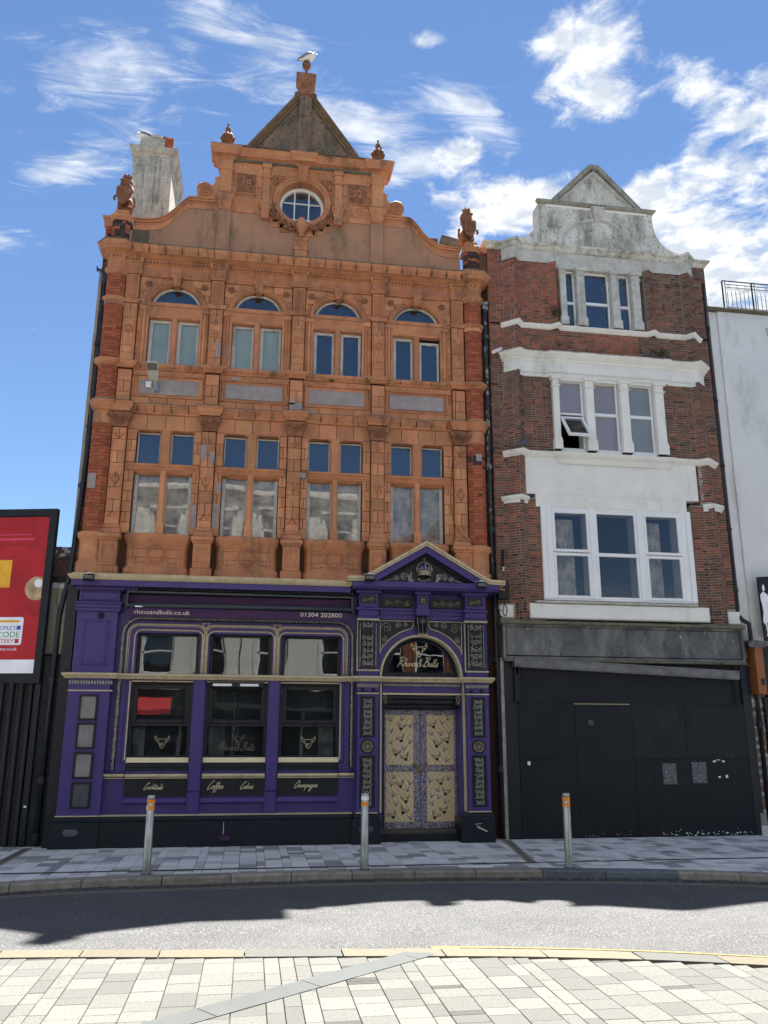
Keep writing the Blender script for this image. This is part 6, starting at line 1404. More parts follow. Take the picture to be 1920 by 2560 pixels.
# drain pipes
def pipe(name, label, pts, r, mat, joints=(), hopper=None, z0=0.):
    t = thing(name, label, 'drainpipe', (pts[-1][0], pts[-1][1], 0)); MB().tube(pts, r, 10).build('pipe', mat, t, smooth=True)
    for z in joints:
        # position along the pipe
        for i in range(len(pts)-1):
            a, b = Vector(pts[i]), Vector(pts[i+1])
            if min(a.z, b.z) <= z <= max(a.z, b.z): p = a+(b-a)*((z-a.z)/(b.z-a.z)); break
        m = MB().lathe([(r, z-.05), (r*1.3, z-.05), (r*1.3, z+.04), (r*1.15, z+.05), (r, z+.05)], p.x, p.y, 10); m.box(p.x-r*1.9, p.x+r*1.9, p.y, p.y+r*1.2, z-.02, z+.02); m.build('collar', mat, t)
    if hopper:
        x, y, z = hopper; m = MB(); m.lathe([(r, z-.25), (r*1.2, z-.2), (r*2.1, z-.06), (r*2.2, z), (r*1.9, z)], x, y, 8); m.build('hopper', mat, t)
pipe('drainpipe', 'black drainpipe down the left edge of the terracotta front', [(-3.02, .02, 9.95), (-3.03, .02, 7.0), (-3.09, .02, 5.2), (-3.13, .0, 4.3), (-3.22, -.05, 3.6), (-3.22, -.05, .05)], .045, 'pipe_black', (8.6, 7.0, 5.9, 2.55, 1.0, .15), (-3.02, .02, 10.05))
pipe('drainpipe', 'blotched grey and black drainpipe between terracotta and brown brick', [(4.27, .0, 10.0), (4.27, .0, 8.0), (4.26, .0, 4.5)], .04, 'pipe_worn', (9.3, 7.9, 6.6, 5.4), (4.27, .0, 10.05))
pipe('drainpipe', 'black drainpipe beside the purple door surround down to the pavement', [(4.27, -.02, 4.4), (4.28, -.05, 3.8), (4.28, -.08, .1)], .045, 'pipe_black', (3.0, 1.15))
pipe('drainpipe', 'long black drainpipe at the right edge of the brown brick front', [(9.06, .02, 10.95), (9.07, .02, 3.95), (9.10, -.06, 3.82), (9.22, -.08, 3.75), (9.24, -.06, 3.6), (9.24, -.04, .05)], .04, 'pipe_black', (9.9, 8.3, 6.9, 5.6, 4.4, 1.9), None)
# loose cables
tag(MB().tube(catmull([tuple(V(*p)) for p in ((1140, 960, -.1), (1138, 1050, -.1), (1133, 1130, -.1), (1128, 1210, -.1), (1128, 1270, -.13), (1140, 1318, -.13), (1170, 1352, -.15), (1186, 1362, -.16))], 5), .006, 4).build('loose_cable', 'black_matt'), 'thin black cable hanging down the right terracotta pilaster', 'cable')
tag(MB().tube(catmull([tuple(V(*p)) for p in ((172, 1430, -.1), (155, 1435, -.05), (147, 1460, .0), (142, 1500, -.02), (146, 1560, -.02), (135, 1620, -.02), (140, 1660, .0))], 5), .008, 4).build('loose_cable', 'black_matt'), 'black cable drooping from the corner of the gold gutter by the billboard', 'cable')
# bird spikes
t = thing('bird_spikes', 'black strip of bird spikes on the gold gutter at the left', 'bird spikes', (-2.2, -.35, 4.27))
m = MB(); m.box(-2.55, -2.02, -.38, -.34, 4.262, 4.275)
for k in range(26): m.tube([(-2.54+.02*k, -.36, 4.27), (-2.54+.02*k+R.uniform(-.02, .02), -.36+R.uniform(-.04, .04), 4.34)], .003, 3)
m.build('spikes', 'black_matt', t)
# lions with shields
def lion(cx, s_, label):
    t = thing('lion_statue', label, 'statue', (cx, -.02, 11.33), 'lion statues on the turret pedestals')
    b = MB(); z = 11.33; y = -.02
    E_ = lambda dx, dy, dz, rx, ry, rz: b.ball((cx+s_*dx, y+dy, z+dz), (rx, ry, rz), 10, 7)
    E_(0, .02, .04, .15, .13, .04)
    E_(.02, .05, .22, .11, .11, .17); E_(0, .02, .42, .095, .09, .17); E_(-.01, -.0, .57, .10, .09, .10)          # haunch, torso, chest
    E_(.10, .0, .17, .06, .10, .12); E_(-.09, .0, .15, .05, .10, .11)                                           # thighs
    E_(.11, -.09, .05, .045, .07, .035); E_(-.08, -.09, .05, .045, .07, .035)                                   # hind paws
    b.tube([(cx+s_*.09, y-.02, z+.55), (cx+s_*.12, y-.08, z+.42), (cx+s_*.09, y-.12, z+.33)], [.045, .04, .035], 8)  # forelegs round the shield
    b.tube([(cx-s_*.09, y-.02, z+.55), (cx-s_*.13, y-.08, z+.42), (cx-s_*.12, y-.12, z+.30)], [.045, .04, .035], 8)
    E_(-.01, .0, .69, .085, .085, .085); E_(.0, .03, .66, .115, .09, .12)                                       # head and mane
    E_(-.075*1, -.07, .665, .045, .05, .035); E_(-.06, -.06, .63, .035, .04, .02); E_(-.04, -.06, .71, .03, .03, .02)  # muzzle, jaw, brow
    E_(.05, -.02, .75, .022, .02, .025); E_(-.05, .0, .76, .02, .02, .022)                                       # ears
    for k in range(14):
        a = 2*PI*k/14; b.ball((cx+.11*math.cos(a), y+.03+.02*math.sin(a*2), z+.62+.11*math.sin(a)), (.03, .045, .035), 6, 4)
    for k in range(8): b.ball((cx+s_*R.uniform(-.07, .07), y-.07, z+R.uniform(.5, .6)), (.025, .025, .035), 6, 4)
    b.tube([(cx+s_*.1, y+.1, z+.1), (cx+s_*.17, y+.05, z+.2), (cx+s_*.15, y+.05, z+.38)], [.025, .02, .03], 6)
    o = b.build('body', 'lion_clay', t); r0 = o.modifiers.new('r', 'REMESH'); r0.mode = 'VOXEL'; r0.voxel_size = .011; r0.use_smooth_shade = True
    m = MB(); sh = [(-.13, .44), (-.10, .47), (-.05, .455), (0, .475), (.05, .455), (.10, .47), (.12, .44), (.125, .30), (.09, .16), (0, .08), (-.09, .16), (-.13, .30)]
    m.prism([(cx+s_*(dx-.03)*.95, z+dz) for dx, dz in sh], y-.165, y-.12); m.ball((cx-s_*.03, y-.165, z+.29), (.07, .02, .10), 10, 6); m.tube([(cx+s_*(-.15), y-.17, z+.25), (cx+s_*(-.19), y-.13, z+.22), (cx+s_*(-.17), y-.15, z+.17)], .025, 6); m.build('shield', 'lion_clay', t)
    m = MB(); m.lathe([(.06, z+.745), (.075, z+.75), (.078, z+.78), (.07, z+.785)], cx, y+.01, 12)
    for k in range(6): a = 2*PI*k/6; m.ball((cx+.074*math.cos(a), y+.01+.074*math.sin(a), z+.80), (.02, .02, .028), 6, 4)
    m.ball((cx, y+.01, z+.80), (.05, .05, .04), 8, 5); m.build('crown', 'lion_clay', t)
lion(-2.80, 1, 'crowned terracotta lion with shield on the left turret beside the white chimney')
lion(3.94, -1, 'crowned terracotta lion with shield on the right turret by the brown brick front')
# seagulls
def gull(p, s_, label, tip, L_=.34):
    x, y, z = p; t = thing('seagull', label, 'seagull', p); b = MB()
    E_ = lambda dx, dy, dz, rx, ry, rz: b.ball((x+s_*dx, y+dy, z+dz), (rx, ry, rz), 12, 8)
    d = math.tan(tip)
    bod = [(-.20, .015), (-.13, .04), (-.06, .075), (0, .09), (.06, .085), (.10, .07), (.125, .045)]
    pts = [(x+s_*dx, y, z+.10+dx*d) for dx, _ in bod]; b.tube(pts, [r0 for _, r0 in bod], 12)
    h = (x+s_*.115, y-.0, z+.155+.115*d); E_(.10, 0, .13+.1*d, .055, .05, .06)
    b.ball(h, (.045, .042, .042), 10, 7)
    o = b.build('body', 'gull_white', t); r0 = o.modifiers.new('r', 'REMESH'); r0.mode = 'VOXEL'; r0.voxel_size = .01; r0.use_smooth_shade = True
    for w_ in (-1, 1):
        m = MB(); m.tube([(x+s_*.06, y+w_*.055, z+.135+.06*d), (x-s_*.02, y+w_*.07, z+.13-.02*d), (x-s_*.14, y+w_*.045, z+.115-.14*d), (x-s_*.24, y+w_*.015, z+.105-.24*d)], [.035, .042, .026, .004], 8); m.build('wing', 'gull_grey', t, smooth=True)
        m = MB(); m.tube([(x-s_*.0, y+w_*.025, z), (x-s_*.005, y+w_*.025, z+.05)], .006, 5); m.ball((x+s_*.01, y+w_*.025, z+.004), (.022, .014, .005), 6, 3); m.build('leg', 'beak', t)
    MB().tube([(h[0]+s_*.03, y, h[2]), (h[0]+s_*.085, y, h[2]-.008)], [.012, .004], 6).build('beak', 'beak', t)
g1 = V(768, 151, .1)
gull((g1.x+.02, .03, 15.375), 1, 'white seagull perched on the ball finial at the very top of the gable', .40)
# pigeons
def pigeon(p, s_, label):
    x, y, z = p; t = thing('pigeon', label, 'pigeon', p, 'pigeons on the white ledges'); b = MB()
    b.tube([(x-s_*.14, y, z+.03), (x-s_*.06, y, z+.07), (x, y, z+.09), (x+s_*.05, y, z+.12), (x+s_*.07, y, z+.17)], [.012, .04, .055, .045, .026], 10); b.ball((x+s_*.075, y, z+.185), (.026, .024, .024), 8, 6)
    o = b.build('body', 'pigeon_grey', t, smooth=True); r0 = o.modifiers.new('r', 'REMESH'); r0.mode = 'VOXEL'; r0.voxel_size = .007; r0.use_smooth_shade = True
    MB().tube([(x+s_*.1, y, z+.185), (x+s_*.12, y, z+.178)], [.006, .002], 5).build('beak', 'black_matt', t)
    m = MB()
    for w_ in (-1, 1): m.tube([(x+.005, y+w_*.015, z), (x+.005, y+w_*.015, z+.05)], .004, 4)
    m.build('leg', 'beak', t)
# weeds
def weed(p, r, h, label, seed, n=60, droop=0., nm='weed'):
    rr = random.Random(seed); t = thing(nm, label, 'plant', tuple(p)); m = MB(); st = MB(); p = Vector(p)
    for k in range(max(4, n//10)):
        a = rr.uniform(0, 2*PI); q = Vector((math.cos(a)*r*rr.uniform(.2, 1), -abs(math.sin(a))*r*.6, h*rr.uniform(.5, 1) if not droop else -droop*rr.random()+h*rr.random())); st.tube([p, p+q*.5+Vector((0, 0, h*.12)), p+q], .003, 3)
        for j in range(n//max(4, n//10)*2):
            c = p+q*rr.uniform(.25, 1)+Vector((rr.uniform(-1, 1), rr.uniform(-1, .4), rr.uniform(-1, 1)))*r*.22; s0 = rr.uniform(.008, .02)
            u1 = Vector((rr.uniform(-1, 1), rr.uniform(-1, 1), rr.uniform(-1, 1))).normalized()*s0; u2 = u1.cross(Vector((rr.uniform(-1, 1), rr.uniform(-1, 1), rr.uniform(-1, 1)))).normalized()*s0*.5
            m.add([c-u1, c+u2, c+u1, c-u2], [(0, 1, 2, 3)])
    m.build('leaves', 'leaf', t, kind='stuff'); st.build('stem', 'stem', t)
# bollards
BL = ('steel bollard with two orange bands in front of the Cocktails board', 'steel bollard with one orange band in front of the carved pilaster', 'steel bollard with two orange bands in front of the black boarded shop')
def bollard(x, y, i):
    t = thing('bollard', BL[i], 'bollard', (x, y, 0), 'steel bollards along the kerb'); r = .052
    MB().lathe([(r, -.02), (r, .90), (r*.97, .903), (r*.97, .907), (r, .91), (r, .945), (r*.9, .955), (0, .957)], x, y, 24).build('post', 'steel', t, smooth=True).data.set_sharp_from_angle(angle=.5)
    MB().lathe([(r, -.002), (r*1.35, 0), (r*1.3, .006), (r, .008)], x, y, 20).build('base_ring', 'gap', t)
    for z0, z1 in (((.855, .905), (.775, .83)) if i != 1 else ((.795, .845),)): MB().lathe([(r+.0015, z0), (r+.0015, z1)], x, y, 24, *( (0, 2*PI) if i != 1 else (PI*.95, PI*1.75))).build('orange_band', 'orange_band', t, smooth=True)
    if i == 1: MB().lathe([(r+.0012, .87), (r+.0012, .92)], x, y, 16, PI*1.05, PI*1.9).build('torn_sticker', 'upvc', t, smooth=True)
    if i == 0: MB().lathe([(r+.0025, .775), (r+.0025, .83)], x, y, 8, PI*1.0, PI*1.3).build('torn_sticker', 'upvc', t, smooth=True)
for i, (x, y) in enumerate(((-1.23, -2.79), (1.575, -2.76), (4.33, -3.0))): bollard(x, y, i)
# ============================================================ BROWN BRICK BUILDING
rb = thing('brick_building', 'narrow brown brick building with white trim, grey stucco gable and boarded black shop', 'building', (6.75, 0, 0))
C2 = 13.48; mx_ = lambda pts: [(C2-x, y) for x, y in pts[::-1]]
half_top = [(4.36, 0), (4.66, 0), (4.88, -.20), (4.99, -.07), (5.60, -.07), (5.72, -.17), (5.80, -.07)]
half_mid = [(4.36, 0), (4.64, 0), (4.86, -.20), (4.98, -.07), (5.56, -.07)]
half_low = [(4.36, 0), (4.60, 0), (4.82, -.22), (4.96, -.08), (5.22, -.08)]
pb = Pieces('brick', 300)
def pk(x, z):
    t = R.random(); n = pnoise(Vector((x*.9, z*.7, 3)))
    if z > 8.9 and x < 7.4 and t < .7+n*.5: return 'rust_brick' if R.random() < .75 else 'red_brick'
    if t < .07 or (4.86 < x < 4.98 and 7 < z < 8.6 and t < .6) or (z < 4.0 and t < .6): return 'dark_brick'
    if x < 4.7 and z > 9 and t < .6: return 'rust_brick'
    if z < 6.9: return 'brown_brick' if t < .55+n*.5 else 'rust_brick'
    return 'brown_brick' if t < .8 else 'rust_brick'
kw = dict(ch=.0505, bl=.155, bd=.035, mat='brown_brick', bond='flemish', pick=pk, j=.0085, jit=.002)
for p in (half_top, mx_(half_top)):
    brick_run(pb, p, 9.66, 11.05, **kw)
for p in (half_mid, mx_(half_mid)):
    brick_run(pb, p, 6.98, 8.60, **kw)
brick_run(pb, half_mid[:4]+mx_(half_mid)[1:], 9.02, 9.62, **kw)
brick_run(pb, [(4.36, 0), (4.66, 0)], 8.60, 9.02, **kw); brick_run(pb, [(C2-4.66, 0), (C2-4.36, 0)], 8.60, 9.02, **kw)
for p in (half_mid[:4]+[(5.12, -.07)], [(C2-5.12, -.07)]+mx_(half_mid[:4])): brick_run(pb, p, 6.08, 6.90, **kw)
for p in (half_low, mx_(half_low)): brick_run(pb, p, 3.72, 6.0, [(4.36, 4.66, 3.7, 4.0), (C2-4.66, C2-4.36, 3.7, 4.0)], **kw)
brick_run(pb, [(4.36, 0), (4.66, 0)], 6.0, 6.08, **kw); brick_run(pb, [(4.36, 0), (4.66, 0)], 11.05, 11.4, **kw); brick_run(pb, [(C2-4.66, 0), (C2-4.36, 0)], 11.05, 11.4, **kw); brick_run(pb, [(4.36, 0), (4.64, 0)], 6.90, 6.98, **kw); brick_run(pb, [(C2-4.64, 0), (C2-4.36, 0)], 6.90, 6.98, **kw)
pb.build(rb)
side = Pieces('brick', 0); brick_run(side, [(4.358, .6), (4.3601, 0)], 4.0, 11.4, ch=.0505, bl=.155, bd=.03, mat='brown_brick', pick=pk); side.build(rb)
# mortar beds just behind the bricks, following the same plan
def bed(p, z0, z1, hol=()):
    m = MB(); q = [(x, y+.008) for x, y in p]; m.slab(q+[(p[-1][0], .3), (p[0][0], .3)], z0, z1); return m.build('mortar_bed', 'mortar_pale', rb)
for p in (half_top, mx_(half_top)): bed(p, 9.62, 11.3)
for p in (half_mid, mx_(half_mid)): bed(p, 6.9, 9.0)
bed(half_mid[:4]+mx_(half_mid)[1:], 9.0, 9.66)
for p in (half_mid[:3]+[(4.99, -.07)], [(C2-4.99, -.07)]+mx_(half_mid[:3])): bed(p, 6.0, 6.92)
for p in (half_low, mx_(half_low)): bed(p, 3.71, 6.02)
wall('inner_wall', 'mortar_pale', rb, 4.37, 9.11, 3.0, 11.4, .31, .4, [(5.3, 8.1, 4.1, 5.9), (5.6, 7.8, 7.05, 8.55), (5.85, 7.6, 9.7, 11.0)])
MB().box(4.4, 9.1, 1.2, 1.25, 0, 11.4).build('room_wall', 'room_dark', rb)
m = MB(); m.box(4.37, 4.42, .4, 6, 0, 11.4); m.box(9.06, 9.11, .4, 6, 0, 11.4); m.box(4.4, 9.1, 5.95, 6, 0, 11.4); m.box(4.42, 9.06, .41, 5.95, 11.3, 11.36)
for z in (6.3, 9.1): m.box(4.42, 9.06, .41, 1.2, z, z+.1)
m.build('inner_wall', 'brown_brick', rb)
def rmould(name, path, prof, mat='white_paint', kind=None): return smooth_ok(MB().sweep(path, prof).build(name, mat, rb), 45)
# coping, gable
capl = [(4.36, .3), (4.36, 0), (4.66, 0), (4.88, -.20), (4.99, -.07), (5.60, -.07), (5.72, -.17), (5.80, -.09)]; full = capl+[(C2-x, y) for x, y in capl[::-1]]
rmould('white_band', half_top[1:]+mx_(half_top)[:-1], [(.01, 11.04), (.012, 11.30)], 'old_white')
MB().slab([(x, y+.005) for x, y in half_top[1:]+mx_(half_top)[:-1]]+[(8.8, .3), (4.66, .3)], 11.04, 11.38).build('white_band_core', 'old_white', rb)
rmould('cornice', full, [(0, 11.30), (.02, 11.31), (.04, 11.35), (.05, 11.38), (.09, 11.40), (.10, 11.44), (-.05, 11.475)], 'stucco_grey')
g0 = [(4.92, 11.55), (5.10, 11.60), (5.28, 11.72), (5.41, 11.92), (5.47, 12.14), (5.48, 12.46), (5.56, 12.52), (5.80, 12.52)]
gcv = catmull(g0[:5], 5)+g0[5:]
gr_ = [(C2-x, z) for x, z in gcv[::-1]]
MB().prism([(4.95, 11.35)]+gcv+[(6.6, 12.55)]+gr_+[(C2-4.95, 11.35)], -.06, .3).build('gable', 'stucco_grey', rb)
MB().prism([(5.5, 11.4), (C2-5.5, 11.4), (C2-5.5, 12.44), (5.5, 12.44)], -.09, -.06).build('gable_panel', 'stucco_grey', rb)
m = MB(); m.ring(6.74, 11.50, [(.73, -.09), (.735, -.105), (.76, -.105), (.765, -.12), (.80, -.12), (.81, -.09)], 0, PI, 36, .82); smooth_ok(m.build('blind_arch', 'old_white', rb))
n = 28; MB().prism([(6.74+.73*math.cos(PI*k/n), 11.50+.60*math.sin(PI*k/n)) for k in range(n+1)], -.094, -.05).build('arch_panel', 'stucco_grey', rb)
m = MB()
for poly in ([(5.66, 11.98), (5.66, 12.28), (6.02, 12.28), (5.9, 12.08), (5.78, 11.9)], [(6.12, 12.26), (6.50, 12.26), (6.46, 12.16), (6.26, 12.12)]):
    for sg in (0, 1):
        pp = [(x if not sg else C2-x, z) for x, z in poly]
        for e in range(len(pp)): a, b = pp[e], pp[(e+1) % len(pp)]; m.tube([(a[0], -.091, a[1]), (b[0], -.091, b[1])], .008, 4)
m.build('panel_bead', 'stucco_grey', rb)
m = MB(); m.add([(6.68, -.15, 12.09), (6.80, -.15, 12.09), (6.85, -.2, 12.36), (6.63, -.2, 12.36), (6.68, -.05, 12.09), (6.80, -.05, 12.09), (6.85, -.05, 12.36), (6.63, -.05, 12.36)], [(0, 1, 2, 3), (1, 5, 6, 2), (4, 0, 3, 7), (3, 2, 6, 7), (1, 0, 4, 5)]); m.cbox(6.60, 6.88, -.22, -.05, 12.36, 12.40, .01)
for dx in (-.03, 0, .03): m.tube([(6.74+dx, -.152, 12.11), (6.74+dx*1.5, -.2, 12.33)], .008, 4)
m.build('keystone', 'old_white', rb)
m = MB(); m.sweep([(5.50, -.05), (5.50, -.07), (C2-5.50, -.07), (C2-5.50, -.05)], [(-.02, 12.40), (.02, 12.41), (.06, 12.45), (.08, 12.47), (.08, 12.50), (-.1, 12.55)]); smooth_ok(m.build('gable_cornice', 'coping_grey', rb))
m = MB(); m.sweep([(5.62, -.07), (C2-5.62, -.07)], [(-.02, 12.36), (.025, 12.37), (.045, 12.405), (-.02, 12.41)]); m.build('cornice_bead', 'white_paint', rb)
# small pediment
MB().prism([(5.86, 12.50), (C2-5.86, 12.50), (6.84, 13.38), (6.64, 13.38)], -.04, .3).build('pediment', 'stucco_grey', rb)
m = MB()
for s_ in (-1, 1):
    a, b = Vector((6.74+s_*.98, 12.50)), Vector((6.74+s_*.10, 13.44)); d = (b-a).normalized(); n_ = Vector((d.y, -d.x)) if s_ < 0 else Vector((-d.y, d.x))
    q = [a-n_*.03, b-n_*.03, b+n_*.075, a+n_*.075]; m.prism([tuple(p) for p in q], -.13, .32)
m.prism([(6.62, 13.36), (6.86, 13.36), (6.84, 13.475), (6.64, 13.475)], -.132, .32)
m.build('pediment_coping', 'coping_grey', rb)
m = MB()
for s_ in (-1, 1):
    a, b = Vector((6.74+s_*.86, 12.52)), Vector((6.74+s_*.0, 13.36)); d = (b-a).normalized(); n_ = Vector((d.y, -d.x)) if s_ < 0 else Vector((-d.y, d.x))
    for o0, o1, y in ((.0, .03, -.09), (.03, .06, -.07)): q = [a+n_*o0, b+n_*o0, b+n_*o1, a+n_*o1]; m.prism([tuple(p) for p in q], y-(.0005 if s_ > 0 else 0), .0)
m.build('pediment_bead', 'old_white', rb)
# string courses
rmould('string_course', [(4.60, .02)]+half_top[1:]+mx_(half_top)[:-1]+[(C2-4.60, .02)], [(0, 9.54), (.02, 9.55), (.03, 9.58), (.06, 9.605), (.065, 9.635), (-.03, 9.67)])
rmould('cornice', [(4.60, .02), (4.62, -.0), (4.86, -.20), (4.98, -.12), (5.45, -.12), (5.52, -.17), (C2-5.52, -.17), (C2-5.45, -.12), (C2-4.98, -.12), (C2-4.86, -.20), (C2-4.62, -.0), (C2-4.6, .02)], [(0, 8.58), (.0, 8.80), (.02, 8.81), (.03, 8.85), (.07, 8.87), (.085, 8.91), (.12, 8.93), (.13, 8.965), (-.05, 8.99)])
MB().slab([(4.66, .0), (4.86, -.18), (4.98, -.10), (5.45, -.10), (5.52, -.15), (C2-5.52, -.15), (C2-5.45, -.10), (C2-4.98, -.10), (C2-4.86, -.18), (C2-4.66, .0), (8.8, .3), (4.66, .3)], 8.50, 8.98).build('frieze_core', 'white_paint', rb)
rmould('ledge_moss', [(4.60, .02), (4.62, -.01), (4.86, -.21), (4.98, -.13), (5.45, -.13), (5.52, -.18), (C2-5.52, -.18), (C2-5.45, -.13), (C2-4.98, -.13), (C2-4.86, -.21), (C2-4.62, -.01), (C2-4.6, .02)], [(.09, 8.965), (.125, 8.968), (.12, 8.985), (-.03, 9.01)], 'stucco_grey')
rmould('sill_course', [(4.56, .02), (4.62, -.01), (4.86, -.21), (4.98, -.10), (5.48, -.10), (5.54, -.14), (C2-5.54, -.14), (C2-5.48, -.10), (C2-4.98, -.10), (C2-4.86, -.21), (C2-4.62, -.01), (C2-4.56, .02)], [(0, 6.82), (.02, 6.83), (.05, 6.87), (.08, 6.90), (.085, 6.93), (-.05, 6.95)])
m = MB(); m.sweep([(5.55, -.09), (5.60, -.13), (C2-5.60, -.13), (C2-5.55, -.09)], [(0, 6.72), (.02, 6.76), (.05, 6.82), (-.02, 6.825)]); m.build('sill_bracket', 'white_paint', rb)
# rendered panel between the floors
one('render_panel', 'white_paint', rb, (4.94, 8.49, 6.13, 6.90, -.11, .1), (5.16, 8.22, 5.88, 6.13, -.109, .1), c=.006)
for x0 in (4.47, C2-5.04):
    m = MB(); cp_ = [(4.51, .02), (4.63, -.10), (4.81, -.20), (4.97, -.10)]; cp_ = cp_ if x0 < 5 else mx_(cp_); m.sweep(cp_, [(0, 5.90), (.0, 5.94), (.03, 5.97), (.05, 6.0), (.05, 6.03), (-.2, 6.05)]); m.build('pier_cap', 'white_paint', rb)
one('sill_band', 'white_paint', rb, (4.95, 8.50, 3.76, 4.045, -.15, .1), c=.02)
many('end_block', 'white_paint', rb, (4.39, 4.65, 3.76, 4.0, -.05, .1), (8.86, 9.12, 3.74, 3.98, -.05, .1), c=.015)
one('window_ledge', 'old_white', rb, (5.10, 8.28, 4.06, 4.095, -.19, .1), c=.008)
# big white first floor window: three lights over three
def uw(parent, x0, x1, z0, z1, rail, y=-.10, w=.045, gl='glass', mat='upvc', gaps=True):
    m = MB(); m.cbox(x0, x0+w, y, y+.06, z0, z1, .008); m.cbox(x1-w, x1, y, y+.06, z0, z1, .008); m.cbox(x0+w, x1-w, y+.002, y+.06, z1-w, z1, .008); m.cbox(x0+w, x1-w, y+.002, y+.06, z0, z0+w, .008)
    if rail: m.cbox(x0+w, x1-w, y+.001, y+.06, rail-w*.8, rail+w*.8, .008)
    m.build('window_frame', mat, parent)
    if rail: pane(gl, parent, x0+w*.7, x1-w*.7, z0+w*.7, rail-w*.4, y+.035); pane(gl, parent, x0+w*.7, x1-w*.7, rail+w*.4, z1-w*.7, y+.035)
    else: pane(gl, parent, x0+w*.7, x1-w*.7, z0+w*.7, z1-w*.7, y+.035)
w1 = put('window', MB().mesh('window', 'upvc'), rb) if False else None
fr = MB(); y = -.13
for a, b in ((5.20, 5.30), (5.30, 5.42), (6.15, 6.27), (7.10, 7.24), (7.98, 8.10), (8.10, 8.21)): fr.cbox(a, b, y if a in (5.20, 8.10) else y+.015, .3, 4.11, 5.87, .012)
fr.cbox(5.20, 8.21, y+.03, .3, 5.80, 5.88, .01); fr.cbox(5.20, 8.21, y+.03, .3, 4.09, 4.13, .01)
W1 = fr.build('window', 'upvc', rb, label='wide white first floor window of six panes above the boarded shop')
for k, (a, b) in enumerate(((5.42, 6.15), (6.27, 7.10), (7.24, 7.98))):
    if k == 1: uw(W1, a, b, 4.13, 5.80, 4.97, -.10, .042)
    else: uw(W1, a, b, 5.0, 5.80, None, -.115, .055); uw(W1, a, b, 4.13, 4.985, None, -.112, .055)
    if k != 1 or True:
        for (ca, cb) in (((a, a+.55), ) if k == 0 else ((a, a+.12), ) if k == 1 else ((a+.0, a+.5),)):
            n = 44; vs = []; 
            for q in range(n+1): x = ca+(cb-ca)*q/n; yy = .22+.03*math.sin(q*.9)+.012*math.sin(q*2.3); vs += [(x, yy, 4.1), (x, yy, 5.7)]
            MB().add(vs, [(2*q, 2*q+2, 2*q+3, 2*q+1) for q in range(n)]).build('curtain', 'curtain', W1, smooth=True)
# second floor: three lights between pilasters, one sash thrown open
for k, (a, b) in enumerate(((5.55, 5.68), (6.22, 6.39), (6.94, 7.12), (7.67, 7.86))):
    m = MB(); m.cbox(a, b, -.16, .3, 7.0, 8.50, .012); m.cbox(a-.02, b+.02, -.185, .3, 7.0, 7.17, .012); m.prism([(a-.02, 7.17), (b+.02, 7.17), (b, 7.24), (a, 7.24)], -.175, .2); m.cbox(a-.02, b+.02, -.19, .3, 8.30, 8.33, .01); m.cbox(a-.035, b+.035, -.205, .3, 8.44, 8.50, .012); m.build('window_pilaster', 'white_paint', rb)
one('window_lintel', 'white_paint', rb, (5.60, 7.88, 8.50, 8.62, -.12, .3))
LB = 'second floor window with %s'
for k, (a, b) in enumerate(((5.69, 6.21), (6.40, 6.93), (7.13, 7.66))):
    Wk = MB().cbox(a, b, -.08, .3, 6.98, 7.03, .006).build('window', 'upvc', rb, label=LB % ('its lower sash pushed open', 'closed mauve blinds', 'closed greenish blinds')[k])
    if k == 0:
        uw(Wk, a, b, 7.76, 8.48, None, -.04, .04, 'glass_clear')
        MB().box(a+.02, b-.02, .02, .03, 7.78, 8.46).build('blind', 'blind_mauve', Wk); m = MB(); m.cbox(a, a+.035, -.04, .02, 7.03, 7.76, .004); m.cbox(b-.035, b, -.04, .02, 7.03, 7.76, .004); m.cbox(a, b, -.04, .02, 7.03, 7.07, .004); m.build('window_frame', 'upvc', Wk)
        m = MB(); x0, x1, z0, z1 = a+.03, b-.03, -.64, 0
        w_ = .05; m.cbox(x0, x0+w_, 0, .05, z0, z1, .008); m.cbox(x1-w_, x1, 0, .05, z0, z1, .008); m.cbox(x0+w_, x1-w_, .002, .05, z1-w_, z1, .008); m.cbox(x0+w_, x1-w_, .002, .05, z0, z0+w_, .008)
        Mt = Matrix.Translation((0, -.06, 7.72)) @ Matrix.Rotation(math.radians(-38), 4, 'X'); m.v = [tuple(Mt @ Vector(v)) for v in m.v]; m.build('open_sash', 'upvc', Wk)
        m = MB().box(x0+w_*.8, x1-w_*.8, .02, .028, z0+w_*.8, z1-w_*.8); m.v = [tuple(Mt @ Vector(v)) for v in m.v]; m.build('pane', 'glass', Wk)
    else:
        uw(Wk, a, b, 7.03, 8.48, 7.80, -.04, .04, 'glass_clear'); MB().box(a+.02, b-.02, .02, .03, 7.05, 8.46).build('blind', 'blind_mauve' if k == 1 else 'blind_green', Wk)
